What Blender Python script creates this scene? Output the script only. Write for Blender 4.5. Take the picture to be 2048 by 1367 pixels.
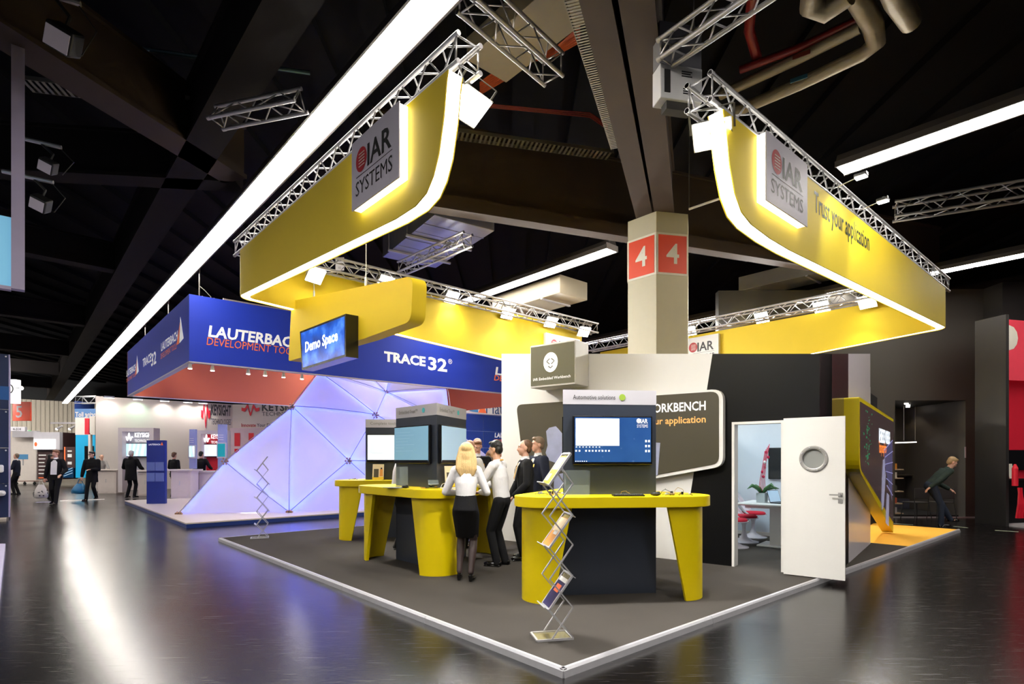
import bpy, bmesh, math, random
from mathutils import Vector, Matrix, Quaternion
random.seed(7)
for _o in list(bpy.data.objects): bpy.data.objects.remove(_o)
SC = bpy.context.scene
COL = SC.collection
# ------------------------------------------------------------------ camera: level view-camera with a rising front
F, CX, HY, CAMZ = 1135.0, 1024.0, 918.0, 1.56      # focal length and horizon in pixels of a 2048x1367 frame
cam_d = bpy.data.cameras.new('camera'); cam = bpy.data.objects.new('camera', cam_d); COL.objects.link(cam)
cam.location = (0, 0, CAMZ); cam.rotation_euler = (math.pi/2, 0, 0)
cam_d.sensor_fit = 'HORIZONTAL'; cam_d.sensor_width = 36.0; cam_d.lens = F/2048*36
cam_d.shift_y = (HY-683.5)/2048; cam_d.clip_start = 0.05; cam_d.clip_end = 300
SC.camera = cam
# ------------------------------------------------------------------ world and exposure
wd = bpy.data.worlds.new('hall_ambient'); SC.world = wd; wd.use_nodes = True
wd.node_tree.nodes['Background'].inputs[0].default_value = (0.55, 0.52, 0.6, 1)
wd.node_tree.nodes['Background'].inputs[1].default_value = 0.06
SC.view_settings.view_transform = 'Standard'; SC.view_settings.look = 'None'
SC.view_settings.gamma = 1.0; SC.view_settings.use_curve_mapping = False
SC.view_settings.exposure = 0.45
try:
    SC.cycles.use_denoising = True
    SC.cycles.sample_clamp_indirect = 4.0
    SC.cycles.max_bounces = 6; SC.cycles.diffuse_bounces = 3; SC.cycles.glossy_bounces = 3; SC.cycles.use_adaptive_sampling = True; SC.cycles.adaptive_threshold = 0.05; SC.cycles.adaptive_min_samples = 16
    SC.cycles.caustics_reflective = False; SC.cycles.caustics_refractive = False
except Exception: pass
# light levels (tuned in one place)
L_STRIP, L_FLOOD, L_EDGE, L_ROOM, L_SPOT, L_FAR = 20.0, 110.0, 3.2, 34.0, 14.0, 30.0
# ------------------------------------------------------------------ frames
TH = math.radians(41.3)
E2 = Vector((math.cos(TH), math.sin(TH)))      # along the stand's street side (away to the right)
E1 = Vector((-math.sin(TH), math.cos(TH)))     # along the stand's aisle side (away to the left)
C0 = Vector((0.367, 4.05))                     # near corner of the stand
PZ = 0.06                                      # stand floor height
def W(a, b, z=0.0):
    p = C0 + E2*a + E1*b
    return Vector((p.x, p.y, z))
def D(u, v, Y): return Vector(((u-CX)/F*Y, Y, CAMZ-(v-HY)/F*Y))
def G(u, v, z=0.0):
    Y = (CAMZ-z)*F/(v-HY)
    return Vector(((u-CX)/F*Y, Y, z))
def AZ(u, v, z):                                # point of a sight line at a height above the eye
    Y = (CAMZ-z)*F/(v-HY)
    return Vector(((u-CX)/F*Y, Y, z))
class VPlane:
    """vertical plane through p along the horizontal direction d; local x = along, y = away behind it, z = up"""
    def __init__(self, p, d):
        self.p = Vector((p[0], p[1])); self.d = Vector((d[0], d[1])).normalized(); self.n = Vector((-self.d.y, self.d.x))
        self.rz = math.atan2(self.d.y, self.d.x)
    def hit(self, u, v):
        k = (u-CX)/F; n = self.n
        Y = n.dot(self.p)/(n.x*k+n.y)
        q = Vector((k*Y, Y)) - self.p
        return (q.dot(self.d), CAMZ-(v-HY)/F*Y)
    def at(self, s, z=0.0, off=0.0):
        q = self.p + self.d*s + self.n*off
        return Vector((q.x, q.y, z))
# ------------------------------------------------------------------ materials
def lin(c):
    c = c/255.0
    return c/12.92 if c <= 0.04045 else ((c+0.055)/1.055)**2.4
def rgb(r, g, b): return (lin(r), lin(g), lin(b), 1.0)
MATS = {}
def mat(name, col, rough=0.5, metal=0.0, var=0.06, scale=6.0, bump=0.0, bscale=60.0, emit=None, estr=0.0, alpha=1.0, spec=0.5, trans=0.0, coat=0.0, stretch=None, rvar=0.0):
    if name in MATS: return MATS[name]
    m = bpy.data.materials.new(name); m.use_nodes = True; nt = m.node_tree; b = nt.nodes['Principled BSDF']
    c = rgb(*col) if max(col[:3]) > 1.0 else (*col[:3], 1.0)
    tc = nt.nodes.new('ShaderNodeTexCoord'); src = tc.outputs['Object']
    if stretch:
        mp = nt.nodes.new('ShaderNodeMapping'); mp.inputs['Scale'].default_value = stretch
        nt.links.new(src, mp.inputs[0]); src = mp.outputs[0]
    nz = nt.nodes.new('ShaderNodeTexNoise'); nz.inputs['Scale'].default_value = scale; nz.inputs['Detail'].default_value = 4
    nt.links.new(src, nz.inputs['Vector'])
    mx = nt.nodes.new('ShaderNodeMix'); mx.data_type = 'RGBA'
    mx.inputs[6].default_value = tuple(x*(1-var) for x in c[:3])+(1,); mx.inputs[7].default_value = tuple(min(1, x*(1+var)) for x in c[:3])+(1,)
    nt.links.new(nz.outputs[0], mx.inputs[0]); nt.links.new(mx.outputs[2], b.inputs['Base Color'])
    b.inputs['Roughness'].default_value = rough; b.inputs['Metallic'].default_value = metal
    b.inputs['Specular IOR Level'].default_value = spec
    if rvar:
        mr = nt.nodes.new('ShaderNodeMapRange'); mr.inputs[3].default_value = max(0, rough-rvar); mr.inputs[4].default_value = rough+rvar
        nt.links.new(nz.outputs[0], mr.inputs[0]); nt.links.new(mr.outputs[0], b.inputs['Roughness'])
    if bump:
        n2 = nt.nodes.new('ShaderNodeTexNoise'); n2.inputs['Scale'].default_value = bscale; n2.inputs['Detail'].default_value = 3
        nt.links.new(src, n2.inputs['Vector'])
        bp = nt.nodes.new('ShaderNodeBump'); bp.inputs['Strength'].default_value = bump; bp.inputs['Distance'].default_value = 0.02
        nt.links.new(n2.outputs[0], bp.inputs['Height']); nt.links.new(bp.outputs[0], b.inputs['Normal'])
    if emit is not None:
        e = rgb(*emit) if max(emit[:3]) > 1.0 else (*emit[:3], 1.0)
        b.inputs['Emission Color'].default_value = e; b.inputs['Emission Strength'].default_value = estr
    if alpha < 1: b.inputs['Alpha'].default_value = alpha
    if trans: b.inputs['Transmission Weight'].default_value = trans
    if coat: b.inputs['Coat Weight'].default_value = coat; b.inputs['Coat Roughness'].default_value = 0.08
    MATS[name] = m
    return m
# ------------------------------------------------------------------ mesh building
class MB:
    def __init__(self): self.v = []; self.f = []
    def add(self, vs, fs):
        o = len(self.v); self.v += [tuple(x) for x in vs]; self.f += [tuple(i+o for i in f) for f in fs]; return self
    def box(self, a, b):
        x0, y0, z0 = a; x1, y1, z1 = b
        x0, x1 = min(x0, x1), max(x0, x1); y0, y1 = min(y0, y1), max(y0, y1); z0, z1 = min(z0, z1), max(z0, z1)
        vs = [(x, y, z) for z in (z0, z1) for y in (y0, y1) for x in (x0, x1)]
        return self.add(vs, [(0,2,3,1),(4,5,7,6),(0,1,5,4),(2,6,7,3),(0,4,6,2),(1,3,7,5)])
    def rbox(self, a, b, r, seg=2):
        bm = bmesh.new(); c = [(p+q)/2 for p, q in zip(a, b)]; s = [abs(q-p) for p, q in zip(a, b)]
        bmesh.ops.create_cube(bm, size=1, matrix=Matrix.Translation(c) @ Matrix.Diagonal((*s, 1)))
        bmesh.ops.bevel(bm, geom=list(bm.edges), offset=min(r, min(s)*0.49), segments=seg, affect='EDGES', profile=0.5)
        return self.bm(bm)
    def bm(self, bm):
        bm.verts.index_update(); self.add([v.co[:] for v in bm.verts], [[v.index for v in f.verts] for f in bm.faces]); bm.free(); return self
    def prism(self, pts, y0, y1):                 # outline in x,z extruded along y
        n = len(pts); vs = [(x, y0, z) for x, z in pts]+[(x, y1, z) for x, z in pts]
        ar = sum(pts[i][0]*pts[(i+1)%n][1]-pts[(i+1)%n][0]*pts[i][1] for i in range(n))
        fs = [tuple(range(n)), tuple(range(2*n-1, n-1, -1))]+[(i, i+n, (i+1)%n+n, (i+1)%n) for i in range(n)]
        if (ar < 0) != (y1 < y0): fs = [tuple(reversed(f)) for f in fs]
        return self.add(vs, fs)
    def plate(self, pts, z0, z1):                 # outline in x,y extruded along z
        n = len(pts); vs = [(x, y, z0) for x, y in pts]+[(x, y, z1) for x, y in pts]
        ar = sum(pts[i][0]*pts[(i+1)%n][1]-pts[(i+1)%n][0]*pts[i][1] for i in range(n))
        fs = [tuple(range(n-1, -1, -1)), tuple(range(n, 2*n))]+[(i, (i+1)%n, (i+1)%n+n, i+n) for i in range(n)]
        if (ar < 0) != (z1 < z0): fs = [tuple(reversed(f)) for f in fs]
        return self.add(vs, fs)
    def tube(self, p, q, r, r2=None, n=8, cap=True):
        p = Vector(p); q = Vector(q); d = q-p; r2 = r if r2 is None else r2
        if d.length < 1e-6: return self
        z = d.normalized(); x = z.orthogonal().normalized(); y = z.cross(x)
        vs = [p+(x*math.cos(t)+y*math.sin(t))*r for t in [2*math.pi*i/n for i in range(n)]]+[q+(x*math.cos(t)+y*math.sin(t))*r2 for t in [2*math.pi*i/n for i in range(n)]]
        fs = [(i, (i+1)%n, (i+1)%n+n, i+n) for i in range(n)]
        if cap: fs += [tuple(range(n-1, -1, -1)), tuple(range(n, 2*n))]
        return self.add(vs, fs)
    def bar(self, p, q, w, h, up=(0,0,1)):        # rectangular bar
        p = Vector(p); q = Vector(q); z = (q-p).normalized(); x = z.cross(Vector(up))
        if x.length < 1e-4: x = z.orthogonal()
        x.normalize(); y = x.cross(z); vs = []
        for c in (p, q):
            for sx, sy in ((-1,-1),(1,-1),(1,1),(-1,1)): vs.append(c+x*sx*w/2+y*sy*h/2)
        return self.add(vs, [(3,2,1,0),(4,5,6,7),(0,1,5,4),(1,2,6,5),(2,3,7,6),(3,0,4,7)])
    def path(self, pts, r, n=6):
        pts = [Vector(p) for p in pts]; m = len(pts); rings = []
        up = None
        for i, p in enumerate(pts):
            t = (pts[min(i+1, m-1)]-pts[max(i-1, 0)]).normalized()
            if up is None: up = t.orthogonal().normalized()
            x = (up-t*up.dot(t))
            x = x.normalized() if x.length > 1e-5 else t.orthogonal().normalized()
            up = x; y = t.cross(x); rr = r[i] if isinstance(r, (list, tuple)) else r
            rings.append([p+(x*math.cos(2*math.pi*k/n)+y*math.sin(2*math.pi*k/n))*rr for k in range(n)])
        vs = [v for g in rings for v in g]
        fs = [(i*n+k, i*n+(k+1)%n, (i+1)*n+(k+1)%n, (i+1)*n+k) for i in range(m-1) for k in range(n)]
        fs += [tuple(range(n-1, -1, -1)), tuple((m-1)*n+k for k in range(n))]
        return self.add(vs, fs)
    def lathe(self, prof, n=16, c=(0,0,0), sx=1, sy=1, cap=True):       # (r,z) profile
        m = len(prof); vs = [(c[0]+r*sx*math.cos(2*math.pi*k/n), c[1]+r*sy*math.sin(2*math.pi*k/n), c[2]+z) for r, z in prof for k in range(n)]
        fs = [(i*n+k, i*n+(k+1)%n, (i+1)*n+(k+1)%n, (i+1)*n+k) for i in range(m-1) for k in range(n)]
        if cap: fs += [tuple(range(n-1, -1, -1)), tuple((m-1)*n+k for k in range(n))]
        return self.add(vs, fs)
    def ell(self, c, r, rot=None, u=14, v=9):
        vs = []; R = rot or Matrix.Identity(3); c = Vector(c)
        vs.append(c+R @ Vector((0,0,-r[2])))
        for i in range(1, v):
            t = math.pi*i/v-math.pi/2
            for k in range(u):
                p = 2*math.pi*k/u
                vs.append(c+R @ Vector((r[0]*math.cos(t)*math.cos(p), r[1]*math.cos(t)*math.sin(p), r[2]*math.sin(t))))
        vs.append(c+R @ Vector((0,0,r[2]))); L = len(vs)-1
        fs = [(0, 1+(k+1)%u, 1+k) for k in range(u)]
        fs += [(1+i*u+k, 1+i*u+(k+1)%u, 1+(i+1)*u+(k+1)%u, 1+(i+1)*u+k) for i in range(v-2) for k in range(u)]
        fs += [(1+(v-2)*u+k, 1+(v-2)*u+(k+1)%u, L) for k in range(u)]
        return self.add(vs, fs)
    def mesh(self, name, m, smooth=None):
        me = bpy.data.meshes.new(name); me.from_pydata(self.v, [], self.f); me.update()
        if m is not None: me.materials.append(m)
        if smooth is not None:
            for p in me.polygons: p.use_smooth = True
            if smooth < 180:
                try: me.set_sharp_from_angle(angle=math.radians(smooth))
                except Exception: pass
        return me
    def build(self, name, m, parent=None, loc=(0,0,0), rz=0.0, smooth=None):
        o = bpy.data.objects.new(name, self.mesh(name, m, smooth)); COL.objects.link(o)
        o.location = loc; o.rotation_euler = (0, 0, rz)
        if parent is not None: o.parent = parent
        return o
def inst(name, me, parent=None, loc=(0,0,0), rot=(0,0,0), scale=(1,1,1)):
    o = bpy.data.objects.new(name, me); COL.objects.link(o); o.location = loc; o.rotation_euler = rot; o.scale = scale
    if parent is not None: o.parent = parent
    return o
def between(name, me, p, q, parent):              # unit-length bar mesh (along z) laid from p to q
    p = Vector(p); q = Vector(q); d = q-p
    o = bpy.data.objects.new(name, me); COL.objects.link(o); o.parent = parent
    o.location = p; o.rotation_mode = 'QUATERNION'; o.rotation_quaternion = d.to_track_quat('Z', 'Y'); o.scale = (1, 1, d.length)
    return o
def thing(name, label, cat, loc=(0,0,0), rz=0.0, group=None, kind=None):
    o = bpy.data.objects.new(name, None); COL.objects.link(o); o.empty_display_size = 0.1
    o.location = loc; o.rotation_euler = (0, 0, rz)
    return tag(o, label, cat, group, kind)
def tag(o, label, cat=None, group=None, kind=None):
    if label: o['label'] = label
    if cat: o['category'] = cat
    if group: o['group'] = group
    if kind: o['kind'] = kind
    return o
def dup(root, loc=None, rz=None, label=None, group=None, parent=None):
    r = root.copy(); COL.objects.link(r); r.parent = parent
    if loc is not None: r.location = loc
    if rz is not None: r.rotation_euler = (0, 0, rz)
    if label: r['label'] = label
    if group: r['group'] = group
    for ch in list(root.children):
        dup(ch, parent=r)
    return r
TXT = bpy.data.curves.new('lettering', 'FONT')
def text(body, m, parent, x, z, w=None, h=0.1, y=-0.004, name='lettering', bold=0.0, shear=0.0, align='L', depth=0.002, flip=False, spacing=1.0):
    """flat lettering standing in the x,z plane of its parent, baseline at z, cap height h, squeezed to width w"""
    TXT.body = body; TXT.size = 1.0; TXT.offset = bold; TXT.shear = shear; TXT.extrude = 0.0; TXT.resolution_u = 2; TXT.space_character = spacing
    tmp = bpy.data.objects.new('tmp', TXT); COL.objects.link(tmp)
    me0 = tmp.to_mesh(); vs = [v.co.copy() for v in me0.vertices]; fs = [tuple(p.vertices) for p in me0.polygons]; tmp.to_mesh_clear()
    bpy.data.objects.remove(tmp)
    if not vs: return None
    x0 = min(v.x for v in vs); x1 = max(v.x for v in vs); sz = h/0.71
    sx = sz if w is None else w/(x1-x0)
    W0 = (x1-x0)*sx; ox = x if align == 'L' else (x-W0 if align == 'R' else x-W0/2)
    vs2 = []
    for v in vs:
        px = (v.x-x0)*sx
        if flip: px = W0-px
        vs2.append((ox+px, y, z+v.y*sz))
    mb = MB(); mb.add(vs2, fs if not flip else [tuple(reversed(f)) for f in fs])
    return mb.build(name, m, parent)
def arc(cx, cy, r, a0, a1, n=6): return [(cx+r*math.cos(math.radians(a0+(a1-a0)*i/n)), cy+r*math.sin(math.radians(a0+(a1-a0)*i/n))) for i in range(n+1)]
def roundpoly(pts, rad, n=5):                      # round the corners of a polygon, rad per corner
    out = []; m = len(pts)
    for i, p in enumerate(pts):
        r = rad[i] if isinstance(rad, (list, tuple)) else rad
        p = Vector(p); a = Vector(pts[i-1]); b = Vector(pts[(i+1)%m])
        if r <= 0: out.append(tuple(p)); continue
        da = (a-p).normalized(); db = (b-p).normalized(); ang = da.angle(db); t = min(r/math.tan(ang/2), (a-p).length*0.49, (b-p).length*0.49)
        p0 = p+da*t; p1 = p+db*t
        for k in range(n+1):
            f = k/n; q = p0*(1-f)**2+p*2*f*(1-f)+p1*f*f; out.append(tuple(q))
    return out
def lamp(kind, name, loc, power, col=(1,1,1), size=0.3, aim=None, parent=None, spot=90, blend=0.5, sizey=None):
    d = bpy.data.lights.new(name, kind); d.energy = power; d.color = col
    if kind == 'AREA':
        d.size = size
        if sizey: d.shape = 'RECTANGLE'; d.size_y = sizey
    elif kind == 'SPOT': d.spot_size = math.radians(spot); d.spot_blend = blend; d.shadow_soft_size = size
    else: d.shadow_soft_size = size
    o = bpy.data.objects.new(name, d); COL.objects.link(o); o.location = loc
    if aim is not None:
        o.rotation_euler = (Vector(aim)-Vector(loc)).to_track_quat('-Z', 'Y').to_euler()
    if parent is not None: o.parent = parent
    return o
# ------------------------------------------------------------------ palette
YEL = mat('yellow_lacquer', (238, 212, 0), 0.35, var=0.03, scale=2)
YBAN = mat('yellow_banner_fabric', (238, 207, 30), 0.62, var=0.05, scale=1.5, bump=0.03, bscale=250)
WHT = mat('white_lacquer', (236, 234, 230), 0.4, var=0.02)
WHTG = mat('white_gloss_panel', (226, 220, 228), 0.18, var=0.02)
LGREY = mat('light_grey_print', (196, 194, 202), 0.45, var=0.02)
BLK = mat('black_laminate', (11, 11, 13), 0.45, var=0.1, spec=0.2)
BLKM = mat('matt_black', (12, 12, 13), 0.6, var=0.1)
KIOSK = mat('charcoal_kiosk_laminate', (54, 60, 73), 0.28, var=0.06)
BEZ = mat('black_bezel_plastic', (10, 10, 12), 0.25, var=0.1)
ALU = mat('brushed_aluminium', (204, 204, 210), 0.35, 0.45, var=0.06, scale=20)
ALUD = mat('truss_aluminium', (186, 184, 186), 0.4, 0.5, var=0.08, scale=12)
STEEL = mat('stainless_steel', (176, 174, 172), 0.35, 0.45, var=0.05)
INK = mat('dark_ink', (30, 30, 34), 0.5)
WINK = mat('white_ink', (240, 240, 240), 0.5, emit=(240,240,240), estr=0.25)
REDINK = mat('red_ink', (178, 32, 40), 0.5)
ORINK = mat('orange_glow_ink', (244, 116, 66), 0.5, emit=(244,116,66), estr=0.12)  # faint emission added to brighten the orange lettering
GLOW = mat('led_diffuser_white', (250, 250, 246), 0.5, var=0.01, emit=(255, 252, 240), estr=L_EDGE)
CABLE = mat('black_cable', (14, 14, 15), 0.5)
GLASS = mat('clear_acrylic', (190, 206, 206), 0.05, var=0.01, alpha=0.10, spec=0.6)
# ================================================================== the hall
def floor_material():
    m = bpy.data.materials.new('polished_dark_floor'); m.use_nodes = True; nt = m.node_tree; b = nt.nodes['Principled BSDF']; L = nt.links.new
    tc = nt.nodes.new('ShaderNodeTexCoord')
    big = nt.nodes.new('ShaderNodeTexNoise'); big.inputs['Scale'].default_value = 0.5; big.inputs['Detail'].default_value = 5; L(tc.outputs['Object'], big.inputs['Vector'])
    fine = nt.nodes.new('ShaderNodeTexNoise'); fine.inputs['Scale'].default_value = 30; fine.inputs['Detail'].default_value = 6; L(tc.outputs['Object'], fine.inputs['Vector'])
    def scratch(rz, sx, sy, lo):
        mp = nt.nodes.new('ShaderNodeMapping'); mp.inputs['Rotation'].default_value = (0, 0, rz); mp.inputs['Scale'].default_value = (sx, sy, 1); L(tc.outputs['Object'], mp.inputs[0])
        n = nt.nodes.new('ShaderNodeTexNoise'); n.inputs['Scale'].default_value = 1.0; n.inputs['Detail'].default_value = 2; n.inputs['Distortion'].default_value = 0.4; L(mp.outputs[0], n.inputs['Vector'])
        r = nt.nodes.new('ShaderNodeMapRange'); r.inputs[1].default_value = lo; r.inputs[2].default_value = lo+0.05; L(n.outputs[0], r.inputs[0]); return r.outputs[0]
    s = None
    for a in ((0.5, 3, 170, 0.70), (-0.35, 2.2, 150, 0.71), (1.2, 3, 190, 0.72), (0.05, 1.6, 130, 0.71)):
        o = scratch(*a)
        if s is None: s = o
        else:
            mm = nt.nodes.new('ShaderNodeMath'); mm.operation = 'MAXIMUM'; L(s, mm.inputs[0]); L(o, mm.inputs[1]); s = mm.outputs[0]
    br = nt.nodes.new('ShaderNodeTexBrick'); br.inputs['Scale'].default_value = 1; br.inputs['Brick Width'].default_value = 12; br.inputs['Row Height'].default_value = 2.0; br.inputs['Mortar Size'].default_value = 0.004
    mpb = nt.nodes.new('ShaderNodeMapping'); mpb.inputs['Rotation'].default_value = (0, 0, math.pi/2-TH); L(tc.outputs['Object'], mpb.inputs[0]); L(mpb.outputs[0], br.inputs['Vector'])
    br.inputs['Color1'].default_value = rgb(17, 14, 15); br.inputs['Color2'].default_value = rgb(20, 16, 17); br.inputs['Mortar'].default_value = rgb(9, 8, 8)
    m1 = nt.nodes.new('ShaderNodeMix'); m1.data_type = 'RGBA'; m1.blend_type = 'MULTIPLY'; m1.inputs[0].default_value = 0.6; L(br.outputs[0], m1.inputs[6]); L(big.outputs[0], m1.inputs[7])
    m2 = nt.nodes.new('ShaderNodeMix'); m2.data_type = 'RGBA'; m2.inputs[7].default_value = rgb(120, 112, 104)
    ms = nt.nodes.new('ShaderNodeMath'); ms.operation = 'MULTIPLY'; ms.inputs[1].default_value = 0.5; L(s, ms.inputs[0]); L(ms.outputs[0], m2.inputs[0]); L(m1.outputs[2], m2.inputs[6])
    L(m2.outputs[2], b.inputs['Base Color'])
    rr = nt.nodes.new('ShaderNodeMapRange'); rr.inputs[3].default_value = 0.17; rr.inputs[4].default_value = 0.27; L(big.outputs[0], rr.inputs[0])
    ra = nt.nodes.new('ShaderNodeMath'); ra.operation = 'MULTIPLY_ADD'; ra.inputs[1].default_value = 0.2; L(s, ra.inputs[0]); L(rr.outputs[0], ra.inputs[2]); L(ra.outputs[0], b.inputs['Roughness'])
    bp = nt.nodes.new('ShaderNodeBump'); bp.inputs['Strength'].default_value = 0.04; bp.inputs['Distance'].default_value = 0.01; L(fine.outputs[0], bp.inputs['Height']); L(bp.outputs[0], b.inputs['Normal'])
    b.inputs['Specular IOR Level'].default_value = 0.5
    return m
o = MB().add([(-75,-12,0),(60,-12,0),(60,75,0),(-75,75,0)], [(0,1,2,3)]).build('floor', floor_material()); tag(o, 'dark polished scratched exhibition hall floor', kind='structure')
CEIL = mat('black_ceiling_sheet', (16, 16, 19), 0.9, var=0.3, spec=0.1)
mb = MB(); mb.box((-75,-12,8.6),(60,75,8.7))
for i in range(90): mb.box((-60+i*1.2,-12,8.45),(-59.55+i*1.2,75,8.6))
tag(mb.build('ceiling', CEIL), 'black ribbed sheet ceiling of the hall', kind='structure')
RIB = mat('beige_ribbed_cladding', (176, 166, 150), 0.6, var=0.06)
fw = VPlane(W(-45, 60)[:2], E2)
mb = MB(); pts = []
for i in range(330):
    x = i*0.3; pts += [(x, 0), (x+0.17, 0), (x+0.2, -0.06), (x+0.27, -0.06)]
vs = [(x, y, 0) for x, y in pts]+[(x, y, 6.6) for x, y in pts]; n = len(pts)
mb.add(vs, [(i, i+1, i+1+n, i+n) for i in range(n-1)])
tag(mb.build('wall_far', RIB, loc=fw.at(0), rz=fw.rz), 'beige ribbed metal end wall of the hall', kind='structure')
DARKW = mat('dark_hall_wall', (16, 15, 16), 0.8, var=0.2)
tag(MB().box((0,0.05,6.6),(100,0.3,8.6)).build('wall_far_upper', DARKW, loc=fw.at(0), rz=fw.rz), 'black upper band of the hall end wall', kind='structure')
tag(MB().box((0,0,0),(110,0.3,8.6)).build('wall_right', DARKW, loc=W(46, -40), rz=math.pi/2+TH), 'dark far wall of the hall behind the street stands', kind='structure')
# ------------------------------------------------ beams
BEAM = mat('dark_brown_steel', (66, 55, 48), 0.7, var=0.2, scale=2, bump=0.05, spec=0.2)
BEAMD = mat('black_brown_steel', (26, 22, 21), 0.8, var=0.2, scale=2, spec=0.15)
def beam(p, q, w, h, label, m=BEAM, name='beam', flange=True):
    p = Vector(p); q = Vector(q); d = q-p; L = Vector((d.x, d.y)).length; rz = math.atan2(d.y, d.x)
    t = thing(name, label, 'beam', p, rz, kind='structure')
    MB().box((0,-w*0.38,0.05),(L,w*0.38,h)).build('web', m, t)
    MB().box((0,-w/2,0),(L,w/2,0.07)).build('bottom_flange', m, t)
    MB().box((0,-w/2,h-0.05),(L,w/2,h)).build('top_flange', m, t)
    return t
ZB = 6.0
def ext(u0, v0, u1, v1, e0=0, e1=0, z=ZB):
    p = AZ(u0, v0, z); q = AZ(u1, v1, z); d = (q-p).normalized(); return p-d*e0, q+d*e1
p, q = ext(1190, 0, 1290, 440, 4, 0); beam(p, q, 0.30, 0.8, 'dark brown steel beam running overhead to the pillar, on its cable tray side')
p, q = ext(1273, 0, 1330, 437, 4, 0); beam(p, q, 0.34, 0.9, 'dark brown steel beam running overhead to the pillar, beside the white ventilation box')
p, q = ext(880, 418, 1262, 478, 1.2, 9); p.z = q.z = 6.0
t = beam(p, q, 0.42, 1.45, 'tall dark steel girder crossing behind the pillar top', BEAM)
MB().box((0,-0.34,-0.12),((q-p).length,-0.26,0.12)).build('lower_rail', BEAM, t)
p, q = ext(45, 100, 470, 362, 6, 0, 6.35); beam(p, q, 0.5, 0.9, 'dark brown diagonal roof beam over the aisle', BEAM)
p, q = ext(30, 350, 480, 374, 5, 0, 6.35); beam(p, q, 0.4, 0.8, 'dark roof beam meeting the diagonal beam over the aisle', BEAMD)
beam(W(-0.75, -5, 6.35), W(-0.75, 56, 6.35), 0.5, 0.9, 'long dark roof beam beside the bright aisle light row', BEAMD)
for i, b in enumerate((14, 22, 30, 38, 46)):
    beam(W(-16, b, 6.4), W(-1, b+1.0, 6.4), 0.4, 0.7, 'dark roof cross beam over the aisle, %s from the camera' % ('nearest','second','third','fourth','farthest')[i], BEAMD)
for i, (a, b0, b1) in enumerate(((20, -14, 30), (27, -16, 30))):
    beam(W(a, b0, 6.2), W(a, b1, 6.2), 0.4, 0.9, 'dark roof beam above the %s' % ('grey street stand', 'red street stand')[i], BEAMD)
# ------------------------------------------------ pillar
PIL = mat('cream_painted_pillar', (196, 189, 165), 0.55, var=0.04)
PRED = mat('orange_red_sign_vinyl', (226, 74, 44), 0.45, var=0.03)
PWH = mat('off_white_sign_vinyl', (232, 226, 212), 0.5)
pc = D(1317, 700, 10.75); R8 = 0.62
t = thing('pillar', 'cream six sided hall pillar with red number 4 signs', 'pillar', (pc.x, pc.y, 0), math.radians(-18), kind='structure')
oc = [(R8*math.cos(math.radians(30+60*k)), R8*math.sin(math.radians(30+60*k))) for k in range(6)]
MB().plate(oc, 0, 6.0).build('shaft', PIL, t)
ob = [(x*1.004, y*1.004) for x, y in oc]
side = R8; ap = R8*math.cos(math.radians(30))
zs0, zs1 = 1.56+(HY-545)/F*10.2, 1.56+(HY-470)/F*10.2
for k in range(6):
    if k in (3, 4, 5):
        ang = math.radians(60*k)
        e = bpy.data.objects.new('number_sign', MB().box((-side/2+0.0,-0.006,zs0-0.04),(side/2,0.0,zs1+0.04)).mesh('number_sign', PWH)); COL.objects.link(e); e.parent = t
        e.location = (math.cos(ang)*(ap+0.006), math.sin(ang)*(ap+0.006), 0); e.rotation_euler = (0, 0, ang+math.pi/2)
        MB().box((-side/2+0.035,-0.012,zs0),(side/2-0.035,-0.006,zs1)).build('red_field', PRED, e)
        text('4', PWH, e, 0, zs0+0.17, None, 0.36, y=-0.015, align='C', bold=0.015)
# ------------------------------------------------ fluorescent light rows
HOUS = mat('dark_light_trough', (60, 54, 50), 0.5)
TUBE = mat('fluorescent_diffuser', (255, 252, 246), 0.5, var=0.0, emit=(255, 248, 238), estr=L_STRIP)
FL = 1.6; FWID = 0.34
me_d = MB().rbox((-FWID/2, 0.012, 0), (FWID/2, FL-0.012, 0.07), 0.02).mesh('diffuser', TUBE)
mb = MB(); mb.box((-FWID/2-0.03, 0, 0.071), (FWID/2+0.03, FL, 0.09)); mb.box((-FWID/2-0.03, 0, 0.005), (-FWID/2-0.004, FL, 0.071)); mb.box((FWID/2+0.004, 0, 0.005), (FWID/2+0.03, FL, 0.071)); mb.prism([(-0.16,0.09),(0.16,0.09),(0.1,0.22),(-0.1,0.22)], 0, FL)
me_h = mb.mesh('housing', HOUS)
me_e = MB().box((-0.19,-0.006,0.0),(0.19,0.006,0.13)).mesh('end_cap', ALUD)
def light_row(a, b0, b1, label, group, z=6.0):
    n = int(round((b1-b0)/FL))
    for i in range(n):
        t = thing('ceiling_light', label, 'light', W(a, b0+i*FL, z), TH, group)
        inst('diffuser', me_d, t); inst('housing', me_h, t)
        if i == 0: inst('end_cap', me_e, t)
light_row(0.12, -17.4, 55.2, 'long fluorescent fixture in the bright row over the aisle', 'fluorescent row over the aisle')
light_row(6.65, -15.55, 0.45, 'long fluorescent fixture in the row behind the right yellow banner', 'fluorescent row above the right banner')
light_row(6.62, 4.86, 24.0, 'long fluorescent fixture in the short row left of the pillar', 'fluorescent row left of the pillar')
light_row(13.6, -8.0, 28.0, 'long fluorescent fixture in the row behind the stand toward the street', 'fluorescent row behind the stand')
for _a in (-13.3, -20.0): light_row(_a, -14.0, 54.0, 'added unseen fluorescent fixture in the rows over the stands beyond the aisle', 'added fluorescent rows beyond the aisle')  # unseen rows added to light the far end and the aisle banner
light_row(-6.6, -12.0, 52.0, 'long fluorescent fixture in the row above the navy stand', 'fluorescent row above the navy stand')
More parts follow.
